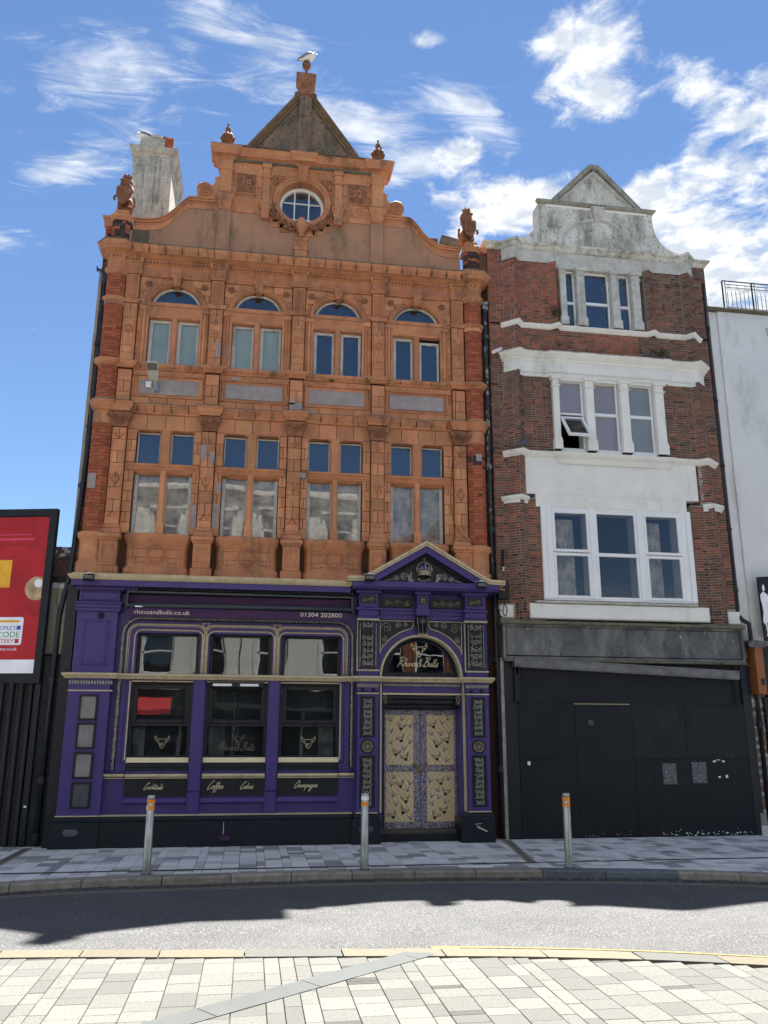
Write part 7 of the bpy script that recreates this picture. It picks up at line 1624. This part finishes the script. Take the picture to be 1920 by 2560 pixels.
# top floor
for k, (a, b) in enumerate(((5.83, 5.96), (6.19, 6.36), (6.93, 7.10), (7.38, 7.56))):
    m = MB(); m.cbox(a, b, -.14, .3, 9.66, 10.92, .014); m.cbox(a-.02, b+.02, -.165, .3, 9.66, 9.84, .014); m.cbox(a-.02, b+.02, -.165, .3, 10.78, 10.81, .01); m.cbox(a-.03, b+.03, -.18, .3, 10.88, 10.96, .012); m.build('window_pilaster', 'old_white', rb)
one('window_lintel', 'old_white', rb, (5.80, 7.7, 11.0, 11.12, -.1, .3)); MB().box(5.82, 7.60, -.09, .3, 10.96, 11.06).build('window_lintel', 'old_white', rb)
for k, (a, b) in enumerate(((5.96, 6.19), (6.36, 6.93), (7.10, 7.38))):
    Wk = MB().cbox(a, b, -.04, .3, 9.60, 9.68, .006).build('window', 'upvc', rb, label='top floor %s window pane with white frame' % ('narrow left', 'wide middle', 'narrow right')[k])
    uw(Wk, a, b, 9.68, 10.94, 10.24 if k == 1 else 10.22, .0, .035, 'glass_dark'); MB().box(a, b, .3, .31, 9.68, 10.94).build('curtain', 'room_grey', Wk)  # the room_grey sheet gives the dim room tone behind the pane
# boarded shop
wall('shop_wall', 'boarding', rb, 4.42, 9.14, -.3, 3.1, -.03, .3, [])
one('boarding', 'boarding', rb, (4.68, 8.86, 2.26, 2.98, -.06, 0), label='long black top board under the shutter box')
BD = ((4.66, 5.70, 0, 1.30, 'boarding'), (4.66, 5.70, 1.304, 2.255, 'boarding'), (5.704, 6.784, 0.02, 2.238, 'boarding'), (6.788, 7.12, 0, 1.30, 'boarding'), (7.124, 8.985, 0, 1.30, 'boarding'), (6.788, 7.80, 1.304, 2.255, 'boarding_worn'), (7.804, 8.985, 1.304, 2.255, 'boarding_worn'))
for k, (a, b, c, d, mt) in enumerate(BD): one('boarding', mt, rb, (a, b, c, d, -.064-.0015*(k % 3), 0), c=.0015)
many('edge_strip', 'black_paint', rb, (4.42, 4.655, -.1, 3.02, -.075, 0), (8.99, 9.16, -.1, 3.0, -.075, 0), c=.006); one('edge_strip', 'kerb_old', rb, (4.36, 4.42, -.1, 3.05, -.09, 0))
one('batten', 'door_wood', rb, (5.70, 6.76, 2.242, 2.252, -.072, 0))
one('fascia', 'fascia_grey', rb, (4.49, 6.80, 3.09, 3.60, -.14, 0), (6.805, 9.07, 3.085, 3.595, -.138, 0), c=.004)
frame('fascia_frame', 'fascia_grey', rb, 4.43, 9.14, 3.02, 3.66, .055, -.19, 0, c=.01); one('fascia_ledge', 'mossy_stone', rb, (4.40, 9.2, 3.655, 3.72, -.27, 0), (4.46, 9.15, 2.985, 3.03, -.22, 0), c=.015)
a, b = P(4.62, 2.98, -.2), P(8.95, 2.80, -.2)
m = MB()
for (dz0, dz1, y0) in ((-.075, .045, -.24), (.045, .065, -.26), (-.095, -.075, -.22)):
    m.add([(a[0], y0, a[1]+dz0), (b[0], y0, b[1]+dz0), (b[0], y0, b[1]+dz1), (a[0], y0, a[1]+dz1), (a[0], -.06, a[1]+dz0), (b[0], -.06, b[1]+dz0), (b[0], -.06, b[1]+dz1), (a[0], -.06, a[1]+dz1)], [(0, 1, 2, 3), (1, 5, 6, 2), (3, 2, 6, 7), (4, 0, 3, 7), (1, 0, 4, 5)])
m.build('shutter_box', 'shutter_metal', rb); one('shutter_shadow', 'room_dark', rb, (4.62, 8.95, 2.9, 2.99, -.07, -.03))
m = MB()
for x_ in (4.63, 4.70, 8.88): 
    q0, q1 = P(x_, 2.95, -.12), P(x_, 2.25, -.12); m.tube([(q0[0], -.12, q0[1]), (q1[0], -.12, q1[1])], .018, 6)
q0, q1 = P(4.66, 2.75, -.14), P(4.66, 2.28, -.14); m.box(q0[0]-.04, q0[0]+.04, -.13, -.06, q1[1], q0[1])
m.build('awning_arm', 'black_matt', rb)
many('paint_patch', 'paint_patch', rb, (7.30, 7.56, .86, 1.22, -.084, -.06), (7.86, 8.14, .88, 1.24, -.084, -.06), c=.01)
many('paper_scrap', 'upvc', rb, (4.80, 4.85, 1.20, 1.26, -.085, -.06), (8.28, 8.33, 1.24, 1.27, -.078, -.06), (8.34, 8.42, 1.275, 1.285, -.078, -.06), (8.46, 8.50, 1.24, 1.27, -.078, -.06), (8.36, 8.40, .97, 1.0, -.078, -.06), (8.50, 8.54, .97, 1.02, -.078, -.06))
m = MB(); q = P(6.0, 1.92, -.08); m.lathe([(0, 0), (.055, 0), (.05, .01), (0, .012)], 0, 0, 14); m.v = [(q[0]+v[0], -.075-v[2], q[1]+v[1]) for v in m.v]; m.build('round_plate', 'slate', rb)
rr = random.Random(8); m = MB(); m2 = MB()
for k in range(85):
    x_ = rr.choice((rr.uniform(5.75, 6.7), rr.uniform(7.15, 8.95), rr.uniform(7.15, 8.95))); q = P(x_, abs(rr.gauss(.0, .05))+.01, -.08); s0 = rr.uniform(.003, .010); y_ = -.0795-rr.random()*.002
    (m2 if x_ < 7 else m).add([(q[0]+s0*1.6*math.cos(a), y_, q[1]+s0*math.sin(a)) for a in [t*PI/3+rr.uniform(0, .6) for t in range(6)]], [tuple(range(6))])
m.build('peeled_paint', 'upvc', rb, kind='stuff'); m2.build('peeled_paint', 'pink_rubble', rb, kind='stuff')
one('corner_stone', 'kerb_old', rb, (9.10, 9.22, .16, .36, -.09, 0), c=.01); one('corner_stone', 'old_white', rb, (9.10, 9.23, -.1, .155, -.10, 0), c=.01)
rp = Pieces('brick', 60); brick_run(rp, [(9.12, .0), (9.42, .0)], .36, 3.4, ch=.075, bl=.22, bd=.05, mat='pink_rubble', pick=lambda x, z: R.choice(('pink_rubble', 'pink_rubble', 'old_white')), jit=.012); rp.build(rb)
MB().box(9.12, 9.45, .02, .3, -.1, 3.45).build('mortar_bed', 'mortar_pale', rb)
q = P(7.93, 8.80, -.15)
frame('vent', 'white_paint', rb, 8.02, 8.17, 8.62, 8.76, .02, -.14, -.08, c=.004)
# things on the brick building
t = thing('alarm_box', 'black meter box with orange stickers on the brown brick beside the pediment', 'electrical box', (4.5, -.1, 4.3))
one('box', 'black_matt', t, (4.37, 4.58, 4.10, 4.44, -.12, 0), c=.008); many('sticker', 'orange_band', t, (4.43, 4.48, 4.33, 4.37, -.123, -.1), (4.41, 4.44, 4.26, 4.295, -.123, -.1), (4.46, 4.49, 4.25, 4.285, -.123, -.1))
m = MB(); m.tube(catmull([tuple(V(*p)) for p in ((1268, 1480, -.06), (1262, 1505, -.07), (1258, 1530, -.07), (1264, 1540, -.07), (1268, 1525, -.07), (1262, 1505, -.08))], 5), .008, 4); m.tube([tuple(V(1259, 1422, -.05)), tuple(V(1260, 1440, -.05))], .008, 4); m.build('cable', 'black_matt', t)
t = thing('cable_connector', 'black beaded cable connector hanging on brown brick above the meter box', 'connector', (4.45, -.05, 4.8))
m = MB()
for k in range(7): p = V(1257, 1377+k*6, -.06); m.ball(tuple(p), (.035, .03, .028), 8, 5)
m.build('body', 'black_matt', t); m = MB(); m.tube([tuple(V(1259, 1416, -.05)), tuple(V(1259, 1428, -.05))], .014, 6); m.build('sleeve', 'upvc', t)
p = V(1622, 896, -.28); pigeon((p.x, -.22, 9.005), 1, 'dark pigeon on the white ledge beside a green shrub'); p = V(1291, 1112, -.2); pigeon((4.86, -.24, 6.955), 1, 'dark pigeon on the white ledge left of the open window')
weed(V(1389, 800, -.12), .13, .34, 'tall dark weed growing beside the top floor left window', 1, 130)
weed(V(1397, 868, -.2), .20, .10, 'low weed on the white cornice above the open window', 2, 60)
weed(V(1650, 893, -.2), .26, .15, 'bushy shrub on the right of the white cornice', 3, 190)
weed(V(825, 955, -.05), .07, .05, 'small tuft rooted under the third arched window', 4, 40)
weed(V(1207, 700, .1), .09, .2, 'dark ivy tuft in the gap right of the terracotta turret', 5, 110, .1)
weed(V(1247, 1530, .0), .10, .25, 'ivy trailing in the gap beside the purple pediment', 6, 130, .35)
weed(V(1262, 2095, -.1), .08, .05, 'moss tuft at the pavement beside the drainpipe foot', 7, 50)
weed(V(950, 380, .0), .08, .13, 'dry weed sprig on the gable cornice by the right finial', 8, 14)
weed(V(246, 680, .1), .09, .16, 'old nest tangle at the top of the left drainpipe', 9, 50, .1)
t = thing('security_camera', 'white security camera fixed on the brown brick beside the drainpipe', 'camera', (4.5, -.1, 8.7)); m = MB(); a, b = V(1233, 880, -.35), V(1252, 872, -.1); m.tube([tuple(a), tuple(b)], .035, 8); m.build('body', 'upvc', t)
# ============================================================ WHITE BUILDING AT THE RIGHT EDGE
wb = thing('white_building', 'tall plain white rendered building cut off by the right edge', 'building', (12, 3, 0))
wall('wall', 'white_wall', wb, 9.33, 16, 3.35, 10.32, .02, .4, [(10.42, 11.4, 8.0, 9.92), (10.42, 11.4, 5.2, 7.0)])
m = MB(); m.box(9.13, 9.33, .07, .4, 3.4, 10.36); m.build('return_wall', 'white_wall', wb); MB().box(9.14, 16, .4, 8, .0, 10.3).build('main_wall', 'white_wall', wb)
MB().cbox(9.05, 16, -.06, 8, 10.32, 10.40, .02).build('coping', 'mossy_stone', wb)
for z0, z1 in ((8.0, 9.92), (5.2, 7.0)):
    Wk = MB().cbox(10.42, 11.4, .1, .35, z0-.03, z0+.03, .01).build('window', 'upvc', wb); m = MB(); m.box(10.40, 11.42, .0, .4, z1-.02, z1+.10); m.build('window_head', 'cream_wall', Wk); uw(Wk, 10.42, 11.4, z0+.03, z1-.02, (z0+z1)/2, .12, .06, 'glass_dark'); MB().box(10.42, 11.4, .37, .38, z0, z1).build('curtain', 'room_dark', Wk)  # the room_dark sheet stands in for the dim room behind
one('shopfront', 'black_paint', wb, (9.5, 12, -.2, 3.35, -.05, .3)); one('shop_pier', 'black_paint', wb, (9.42, 9.55, -.2, 2.4, -.08, .3)); one('red_strip', 'opp_red', wb, (9.44, 9.50, .9, 1.75, -.1, -.05))
one('orange_pier', 'orange_wood', wb, (9.33, 9.50, 2.45, 3.33, -.26, .0), c=.008); one('pier_vent', 'room_dark', wb, (9.40, 9.47, 2.62, 2.74, -.264, -.2))
m = MB()
for k in range(5): a = P(9.30+.06*k, 3.34, -.3); m.lathe([(.045, a[1]-.02), (.04, a[1]+.07)], a[0], -.25, 10, PI, 2*PI)
m.fb(9.27, 9.62, 3.37, 3.44, -.3, .0); m.build('lead_flashing', 'fascia_grey', wb)
rl = thing('roof_railing', 'black wrought iron railing on the flat roof of the white building', 'railing', (9.5, .05, 10.4))
m = MB(); zz0, zz1 = 10.42, 11.05; yy = .02; X0 = 9.51
MB().box(X0, 16, yy-.008, yy+.008, zz1, zz1+.02).build('top_rail', 'black_matt', rl)
m.box(X0+.07, 16, yy-.006, yy+.006, zz1-.07, zz1-.06); m.box(X0+.07, 16, yy-.006, yy+.006, zz1-.14, zz1-.13); m.box(X0+.07, 16, yy-.006, yy+.006, zz0+.02, zz0+.03); m.build('rail', 'black_matt', rl)
for k in range(9):
    xx = X0+.68*k
    MB().box(xx-.012, xx+.012, yy-.012, yy+.012, zz0-.03, zz1).build('post', 'black_matt', rl)
    MB().box(xx+.06, xx+.072, yy-.006, yy+.006, zz0, zz1).build('post', 'black_matt', rl)
    for j in range(6): xb_ = xx+.085+.096*j+.02; MB().box(xb_-.004, xb_+.004, yy-.005, yy+.005, zz0+.02, zz1-.26).build('baluster', 'black_matt', rl)
    m = MB()
    for j in range(-1, 6):
        xa_ = xx+.105+.096*j; pts = [(xa_+.096-.096*math.cos(a), yy, zz1-.26+.10*math.sin(a)) for a in [PI*t/10 for t in range(11)]]
        pts = [p for p in pts if xx+.07 < p[0] < xx+.66]; 
        if len(pts) > 2: m.tube(pts, .004, 4)
    for j in (0, 2, 4): xc_ = xx+.105+.096*j+.048; m.tube([(xc_+.026*math.cos(a), yy, zz1-.10+.026*math.sin(a)) for a in [2*PI*t/10 for t in range(11)]], .004, 4); m.tube([(xc_, yy, zz1-.126), (xc_-.05, yy, zz1-.19)], .004, 4); m.tube([(xc_, yy, zz1-.126), (xc_+.05, yy, zz1-.19)], .004, 4)
    m.build('scrollwork', 'black_matt', rl)
sg = thing('wall_sign', 'black sign with a white drawing of a robed man at the far right edge', 'sign', (9.9, -.1, 3.5))
m = MB(); q = [P(9.54, 4.66, -.2), P(10.3, 4.72, -.2), P(10.3, 3.44, -.2), P(9.56, 3.44, -.2)]; m.prism([(p[0], p[1]) for p in q], -.22, -.18); m.build('board', 'black_matt', sg)
m = MB(); k0 = P(9.655, 3.55, -.222); F = lambda pts: m.add([(k0[0]+x*.62, -.2215, k0[1]+z*.95) for x, z in pts], [tuple(range(len(pts)))])
F([(-.03, .88), (.03, .88), (.045, .93), (.03, 1.0), (-.02, 1.0), (-.045, .94)]); F([(-.13, .80), (-.02, .87), (.12, .80), (.15, .55), (.10, .50), (.09, .68), (.07, .42), (-.08, .42), (-.1, .62), (-.13, .70)]); F([(-.09, .42), (.08, .42), (.12, .22), (.02, .25), (-.06, .20), (-.13, .26)]); F([(-.05, .22), (.0, .24), (.0, .03), (.02, -.02), (-.06, -.02), (-.03, .03)]); F([(.03, .24), (.08, .23), (.05, .06), (.09, .0), (.02, .0), (.03, .06)])
m.build('drawing', 'upvc', sg); MB().ball((k0[0]+.09, -.222, k0[1]-.0), (.02, .004, .02), 8, 5).build('red_mark', 'opp_red', sg)
# ============================================================ LEFT SIDE: CREAM NEIGHBOUR, FENCE, BILLBOARD, CHIMNEY
nb = thing('cream_house', 'low cream rendered house with old tiled gable squeezed between billboard and pub', 'house', (-4.5, 3, 0))
Yn = .35
def A(x, z): k = (D+Yn)/D; return x*k, H+(z-H)*k
a, b = A(-4.2, 2.98), A(-3.12, 4.18)
MB().box(-4.7, b[0], Yn, Yn+4, a[1], b[1]).build('wall', 'cream_wall', nb)
MB().box(-4.7, b[0], Yn+.01, Yn+4, -.2, a[1]).build('lower_wall', 'black_matt', nb)
MB().box(-4.7, b[0]+.03, Yn-.08, Yn+.05, b[1]-.02, b[1]+.08).build('gutter', 'black_matt', nb)
MB().box(-4.7, b[0]+.02, Yn-.04, Yn, b[1]-.12, b[1]-.02).build('soffit_board', 'upvc', nb)
tl_ = Pieces('roof_tile', 200)
for r in range(9):
    for c in range(14):
        x_ = -4.55+.11*c+(r % 2)*.055; z_ = b[1]+.10+.075*r
        if x_ < b[0]-.03: tl_.add(0, lambda: MB().cbox(-.052, .052, -.01, .02, -.045, .045, .004), T(x_, Yn+.0+.07*r, z_) @ Matrix.Rotation(-.7, 4, 'X'), R.choice(('roof_tile', 'roof_tile', 'opp_brick', 'old_white' if r > 5 else 'roof_tile')))
tl_.build(nb)
m = MB(); m.add([(-4.7, Yn+.02, b[1]+.03), (b[0], Yn+.02, b[1]+.03), (b[0], Yn+.7, b[1]+.80), (-4.1, Yn+.7, b[1]+.55), (-4.7, Yn+.7, b[1]+.3)], [(0, 1, 2, 3, 4)]); m.build('roof', 'slate', nb)
t = A(-3.2, 3.2)
fn = thing('corrugated_fence', 'black corrugated hoarding fence under the red billboard', 'fence', (-4.6, 0, 0))
k = 0; x = -3.52
while x > -6.3:
    m = MB(); p = [(x, .12), (x-.025, .06), (x-.085, .06), (x-.11, .12), (x-.15, .12)]; q = p+[(u_x, v_y+.012) for u_x, v_y in p[::-1]]; m.slab(q, -.1, 2.52); m.build('fence_sheet', 'black_matt', fn); x -= .15
MB().box(-6.4, -3.5, .14, .18, -.1, 2.5).build('fence_back', 'boarding', fn)
MB().cbox(-3.50, -3.40, .0, .1, -.1, 2.5, .01).build('post', 'black_paint', fn)
MB().cbox(-3.40, -3.26, .05, .12, -.1, 2.95, .005).build('edge_board', 'boarding_worn', fn); MB().box(-3.47, -3.43, -.005, 0, .58, .61).build('sticker', 'upvc', fn)
MB().box(-3.27, -3.15, .12, .16, -.1, 2.9).build('side_board', 'black_matt', fn)
bb = thing('billboard', 'large red advertising screen showing a front door with a brass knob', 'billboard', (-4.5, .1, 2.5))
# local frame: right edge at the origin, leaning back to the left
ang = math.radians(13); bx0 = Vector((-3.42, -.02, 0)); dd = Vector((-math.cos(ang), math.sin(ang), 0)); nn = Vector((-math.sin(ang), -math.cos(ang), 0))
def bbp(s_, out, z): p = bx0+dd*s_+nn*out; return (p.x, p.y, z)
def bbox(s0, s1, o0, o1, z0, z1, nm, mat, par=bb):
    m = MB(); vs = [bbp(s_, o, z) for z in (z0, z1) for s_, o in ((s1, o1), (s0, o1), (s0, o0), (s1, o0))]; m.add(vs, [(0, 1, 5, 4), (1, 2, 6, 5), (2, 3, 7, 6), (3, 0, 4, 7), (4, 5, 6, 7), (3, 2, 1, 0)]); return m.build(nm, mat, par)
bbox(0, 3.4, -.07, .0, 2.50, 5.44, 'cabinet', 'black_matt'); sc_ = bbox(.125, 3.2, -.02, .012, 2.66, 5.30, 'screen', 'led_red')
for q in ((0, .12, 2.5, 5.44), (.12, 3.4, 5.32, 5.44), (.12, 3.4, 2.5, 2.645)): bbox(q[0], q[1], 0, .03, q[2], q[3], 'bezel', 'black_matt')
bbox(.125, 3.2, .0, .016, 2.66, 2.88, 'screen_band', 'led_white', sc_)
bbox(.40, 3.2, .0, .015, 4.98, 5.0, 'door_moulding', 'led_pink', sc_); bbox(.36, 3.2, .0, .0155, 4.89, 4.93, 'door_moulding', 'led_pink', sc_); bbox(.29, 3.2, .0, .015, 4.80, 4.84, 'door_moulding', 'led_darkred', sc_); bbox(.38, .43, .0, .0145, 5.01, 5.30, 'door_moulding', 'led_darkred', sc_)
bbox(.70, 2.0, .0, .018, 4.08, 4.55, 'brass_plate', 'led_yellow', sc_)
def bdisc(s0, z0, r, out, nm, mat, cut=.13):
    m = MB(); pts = []
    for k in range(28): a = 2*PI*k/28; pts.append((max(cut, s0+r*math.cos(a)), z0+r*math.sin(a)))
    m.add([bbp(s_, out, z) for s_, z in pts], [tuple(range(28))]); return m.build(nm, mat, sc_)
bdisc(.22, 3.80, .20, .0145, 'knob_shadow', 'led_darkred'); bdisc(.225, 4.06, .20, .017, 'door_knob', 'led_brass'); bdisc(.20, 4.15, .07, .018, 'knob_glint', 'led_white', .14)
m = MB(); c0, c1, z0, z1 = .385, 2.0, 3.12, 3.58; pts = [(c1, z0), (c1, z1)]+[(c0+.04-.04*math.sin(a), z1-.04+.04*math.cos(a)) for a in [PI/2*k/5 for k in range(6)]]+[(c0+.04-.04*math.cos(a), z0+.04-.04*math.sin(a)) for a in [PI/2*k/5 for k in range(6)]]
m.add([bbp(s_, .0175, z) for s_, z in pts], [tuple(range(len(pts)))]); m.build('logo_card', 'led_white', sc_)
def btext(body, s_, z, size, mat, ax='RIGHT'):
    p = bbp(s_, .0185, z); return text('screen_lettering', body, p[0], p[2], p[1], size, mat, sc_, ax, .001, 1.05, -ang)
btext("PEOPLE'S", .505, 3.37, .09, 'led_blue'); btext('POSTCODE', .425, 3.245, .135, 'led_green'); btext('LOTTERY', .515, 3.15, .095, 'led_red'); btext('postcodelottery.co.uk', .45, 3.03, .075, 'led_white')
bbox(.42, .49, .0, .0185, 3.37, 3.435, 'logo_square', 'led_blue', sc_); bbox(.43, .50, .0, .0185, 3.15, 3.22, 'logo_square', 'led_red', sc_); bbox(.45, 1.4, .0, .0185, 3.49, 3.53, 'logo_flame', 'led_yellow', sc_)
t = thing('wall_lamp', 'slim dark lantern on the pipe side of the cream wall', 'lamp', (-3.2, .5, 3.7)); m = MB(); q = V(148, 1506, .5); m.cbox(q.x-.03, q.x+.05, .42, .5, q.z-.2, q.z+.18, .02); m.build('lamp_body', 'black_matt', t)
# chimney behind the parapet
ch = thing('chimney', 'tall weathered white chimney stack behind the left parapet with broken top', 'chimney', (-2.3, 1.3, 10.6))
Yc = 1.0; kc = (D+Yc)/D; cA = lambda x, z: (x*kc, H+(z-H)*kc)
x0, zb = cA(-2.72, 11.2); x1, zt = cA(-1.93, 12.80); x1 = cA(-1.98, 0)[0]
MB().box(x0, x1, Yc, Yc+1.5, zb-.8, zt-.15).build('shaft', 'chimney_render', ch)
pl = [(x0, Yc+1.5), (x0, Yc), (x1, Yc), (x1, Yc+1.5)]
m = MB(); m.sweep(pl, [(.0, zt-.42), (.02, zt-.41), (.02, zt-.36), (.0, zt-.35)]); m.sweep(pl, [(.0, zt-.2), (.02, zt-.18), (.03, zt-.12), (.07, zt-.09), (.08, zt-.03), (.10, zt+.02), (-.05, zt+.05)]); m.build('cornice', 'chimney_render', ch)
m = MB(); w = x1-x0
m.cbox(x0+w*.30, x0+w*.55, Yc-.035, Yc, zb-.8, zt-.2, .006); m.cbox(x0+w*.72, x1, Yc-.035, Yc, zb-.8, zt-.2, .006); m.cbox(x0+w*.55, x0+w*.72, Yc-.035, Yc, zb-.8, zb+.42, .006); m.cbox(x0+w*.61, x0+w*.67, Yc-.03, Yc, zb+.42, zt-.2, .005); m.build('panel', 'chimney_render', ch)
m = MB(); m.box(x0+.09, x1-.02, Yc+.03, Yc+1.4, zt+.02, zt+.24); m.box(x0+.10, x0+.28, Yc+.04, Yc+1.3, zt+.24, zt+.30); m.box(x0+.30, x1-.10, Yc+.06, Yc+1.3, zt+.24, zt+.34); m.box(x0+.30, x0+.52, Yc+.02, Yc+1.3, zt+.34, zt+.40); m.build('head', 'chimney_render', ch)
cb = Pieces('brick', 40); brick_run(cb, [(x1-.20, Yc+.02), (x1-.015, Yc+.02)], zt+.08, zt+.36, ch=.062, bl=.17, bd=.05, mat='red_brick', bond='x'); cb.build(ch)
MB().lathe([(.07, zt+.38), (.09, zt+.40), (.085, zt+.45), (.05, zt+.47)], x1-.22, Yc+.2, 14).build('pot', 'lion_clay', ch)
g2 = V(338, 330, Yc); gull((x0+.14, Yc+.12, zt+.30), -1, 'white seagull resting on the left corner of the white chimney', -.02)
# ============================================================ ACROSS THE STREET (seen in the windows)
YO = -17.3
def opp(name, x0, x1, hz, label, mat, shop, awn=None, lit=1):
    t = thing(name, label, 'house', ((x0+x1)/2, YO-3, 0), 'houses across the street')
    n = max(2, int((x1-x0)/1.75)); st = (x1-x0)/n; hol = []
    for fl, (za, zb_) in enumerate(((3.7, 5.5), (6.4, 8.0), (8.8, 10.0))):
        if zb_ < hz-.5: hol += [(x0+st*(i+.5)-.52, x0+st*(i+.5)+.52, za, zb_) for i in range(n)]
    wall('wall', mat, t, x0, x1, 3.2, hz, YO-.35, YO, hol)
    MB().box(x0, x1, YO-7, YO-.36, -.1, hz-.05).build('back_wall', mat, t) if False else MB().box(x0+.02, x1-.02, YO-7, YO-.9, -.1, hz-.05).build('rear', 'room_dark', t)
    m = MB()
    for z_, o in ((3.2, .2), (5.9, .08), (hz-.35, .14), (hz-.15, .30), (hz, .1)): m.box(x0, x1, YO, YO+o, z_, z_+.12)
    for h in hol: m.box(h[0]-.14, h[0]-.02, YO, YO+.05, h[2], h[3]+.1); m.box(h[1]+.02, h[1]+.14, YO, YO+.05, h[2], h[3]+.1); m.box(h[0]-.2, h[1]+.2, YO, YO+.14, h[3]+.12, h[3]+.24)
    m.build('cornice', mat, t)
    m = MB(); m.box(x0, x1, YO+.0, YO+.03, 5.6, 5.64); m.box(x0, x1, YO, YO+.04, 3.45, 3.5); m.build('string_course', 'cream_wall', t)
    for h in hol:
        Wk = MB().box(h[0]-.1, h[1]+.1, YO, YO+.05, h[2]-.1, h[2]).build('window', 'white_paint', t)
        m = MB()
        for q in ((h[0], h[0]+.06, h[2], h[3]), (h[1]-.06, h[1], h[2], h[3]), (h[0], h[1], h[3]-.06, h[3]), (h[0], h[1], h[2], h[2]+.06), (h[0], h[1], (h[2]+h[3])/2-.03, (h[2]+h[3])/2+.03)): m.box(q[0], q[1], YO-.15, YO-.1, q[2], q[3])
        m.build('window_frame', 'upvc', Wk); MB().box(h[0], h[1], YO-.16, YO-.155, h[2], h[3]).build('pane', 'glass_dark', Wk)
        for a, b in ((h[0], h[0]+.22), (h[1]-.2, h[1])): MB().box(a, b, YO-.3, YO-.29, h[2], h[3]).build('curtain', 'curtain', Wk)
    MB().box(x0, x1, YO-.4, YO-.02, -.1, 3.2).build('shopfront', shop, t)
    m = MB(); 
    for i in range(n): m.box(x0+st*i+.06, x0+st*(i+1)-.06, YO-.02, YO, .5, 2.5)
    m.build('shop_window', 'glass_dark', t)
    if awn: m = MB(); m.add([(x0+.2, YO, 2.95), (x1-2.2, YO, 2.95), (x1-2.2, YO+.9, 2.45), (x0+.2, YO+.9, 2.45), (x0+.2, YO+.9, 2.3), (x1-2.2, YO+.9, 2.3)], [(0, 1, 2, 3), (3, 2, 5, 4)]); m.build('shop_awning', awn, t)
opp('terraced_house', -13, -6.5, 10.6, 'cream stucco house across the street with a dark shopfront', 'opp_cream', 'opp_dark')
opp('terraced_house', -6.45, -.6, 11.0, 'cream stucco house across the street with a red shop awning', 'opp_cream', 'opp_dark', 'opp_red')
opp('terraced_house', -.55, 4.4, 10.9, 'cream stucco house across the street facing the purple doors', 'opp_cream', 'opp_dark')
opp('terraced_house', 4.45, 7.6, 9.2, 'lower brick house across the street', 'opp_brick', 'opp_dark')
opp('terraced_house', 7.65, 11.2, 10.6, 'narrow cream stucco house across the street at the right', 'opp_cream', 'opp_dark')
tr = thing('street_tree', 'young leafy street tree on the near pavement across the road, seen in the shop glass', 'tree', (-1.9, -15.6, 0))
MB().tube([(-1.9, -15.6, -.02), (-1.92, -15.6, 1.4), (-1.85, -15.6, 3.0)], [.06, .045, .025], 8).build('trunk', 'stem', tr)
m = MB(); rr = random.Random(4)
for k in range(2600):
    a = Vector((rr.gauss(0, 1), rr.gauss(0, 1), rr.gauss(0, 1))).normalized()*rr.uniform(.3, 1)**.5; c = Vector((-1.9+a.x*.75, -15.6+a.y*.7, 2.7+a.z*1.0)); u1 = Vector((rr.uniform(-1, 1), rr.uniform(-1, 1), rr.uniform(-1, 1))).normalized()*.05; u2 = u1.cross(Vector((rr.uniform(-1, 1), rr.uniform(-1, 1), 1))).normalized()*.025
    m.add([c-u1, c+u2, c+u1, c-u2], [(0, 1, 2, 3)])
m.build('crown', 'leaf', tr, kind='stuff')
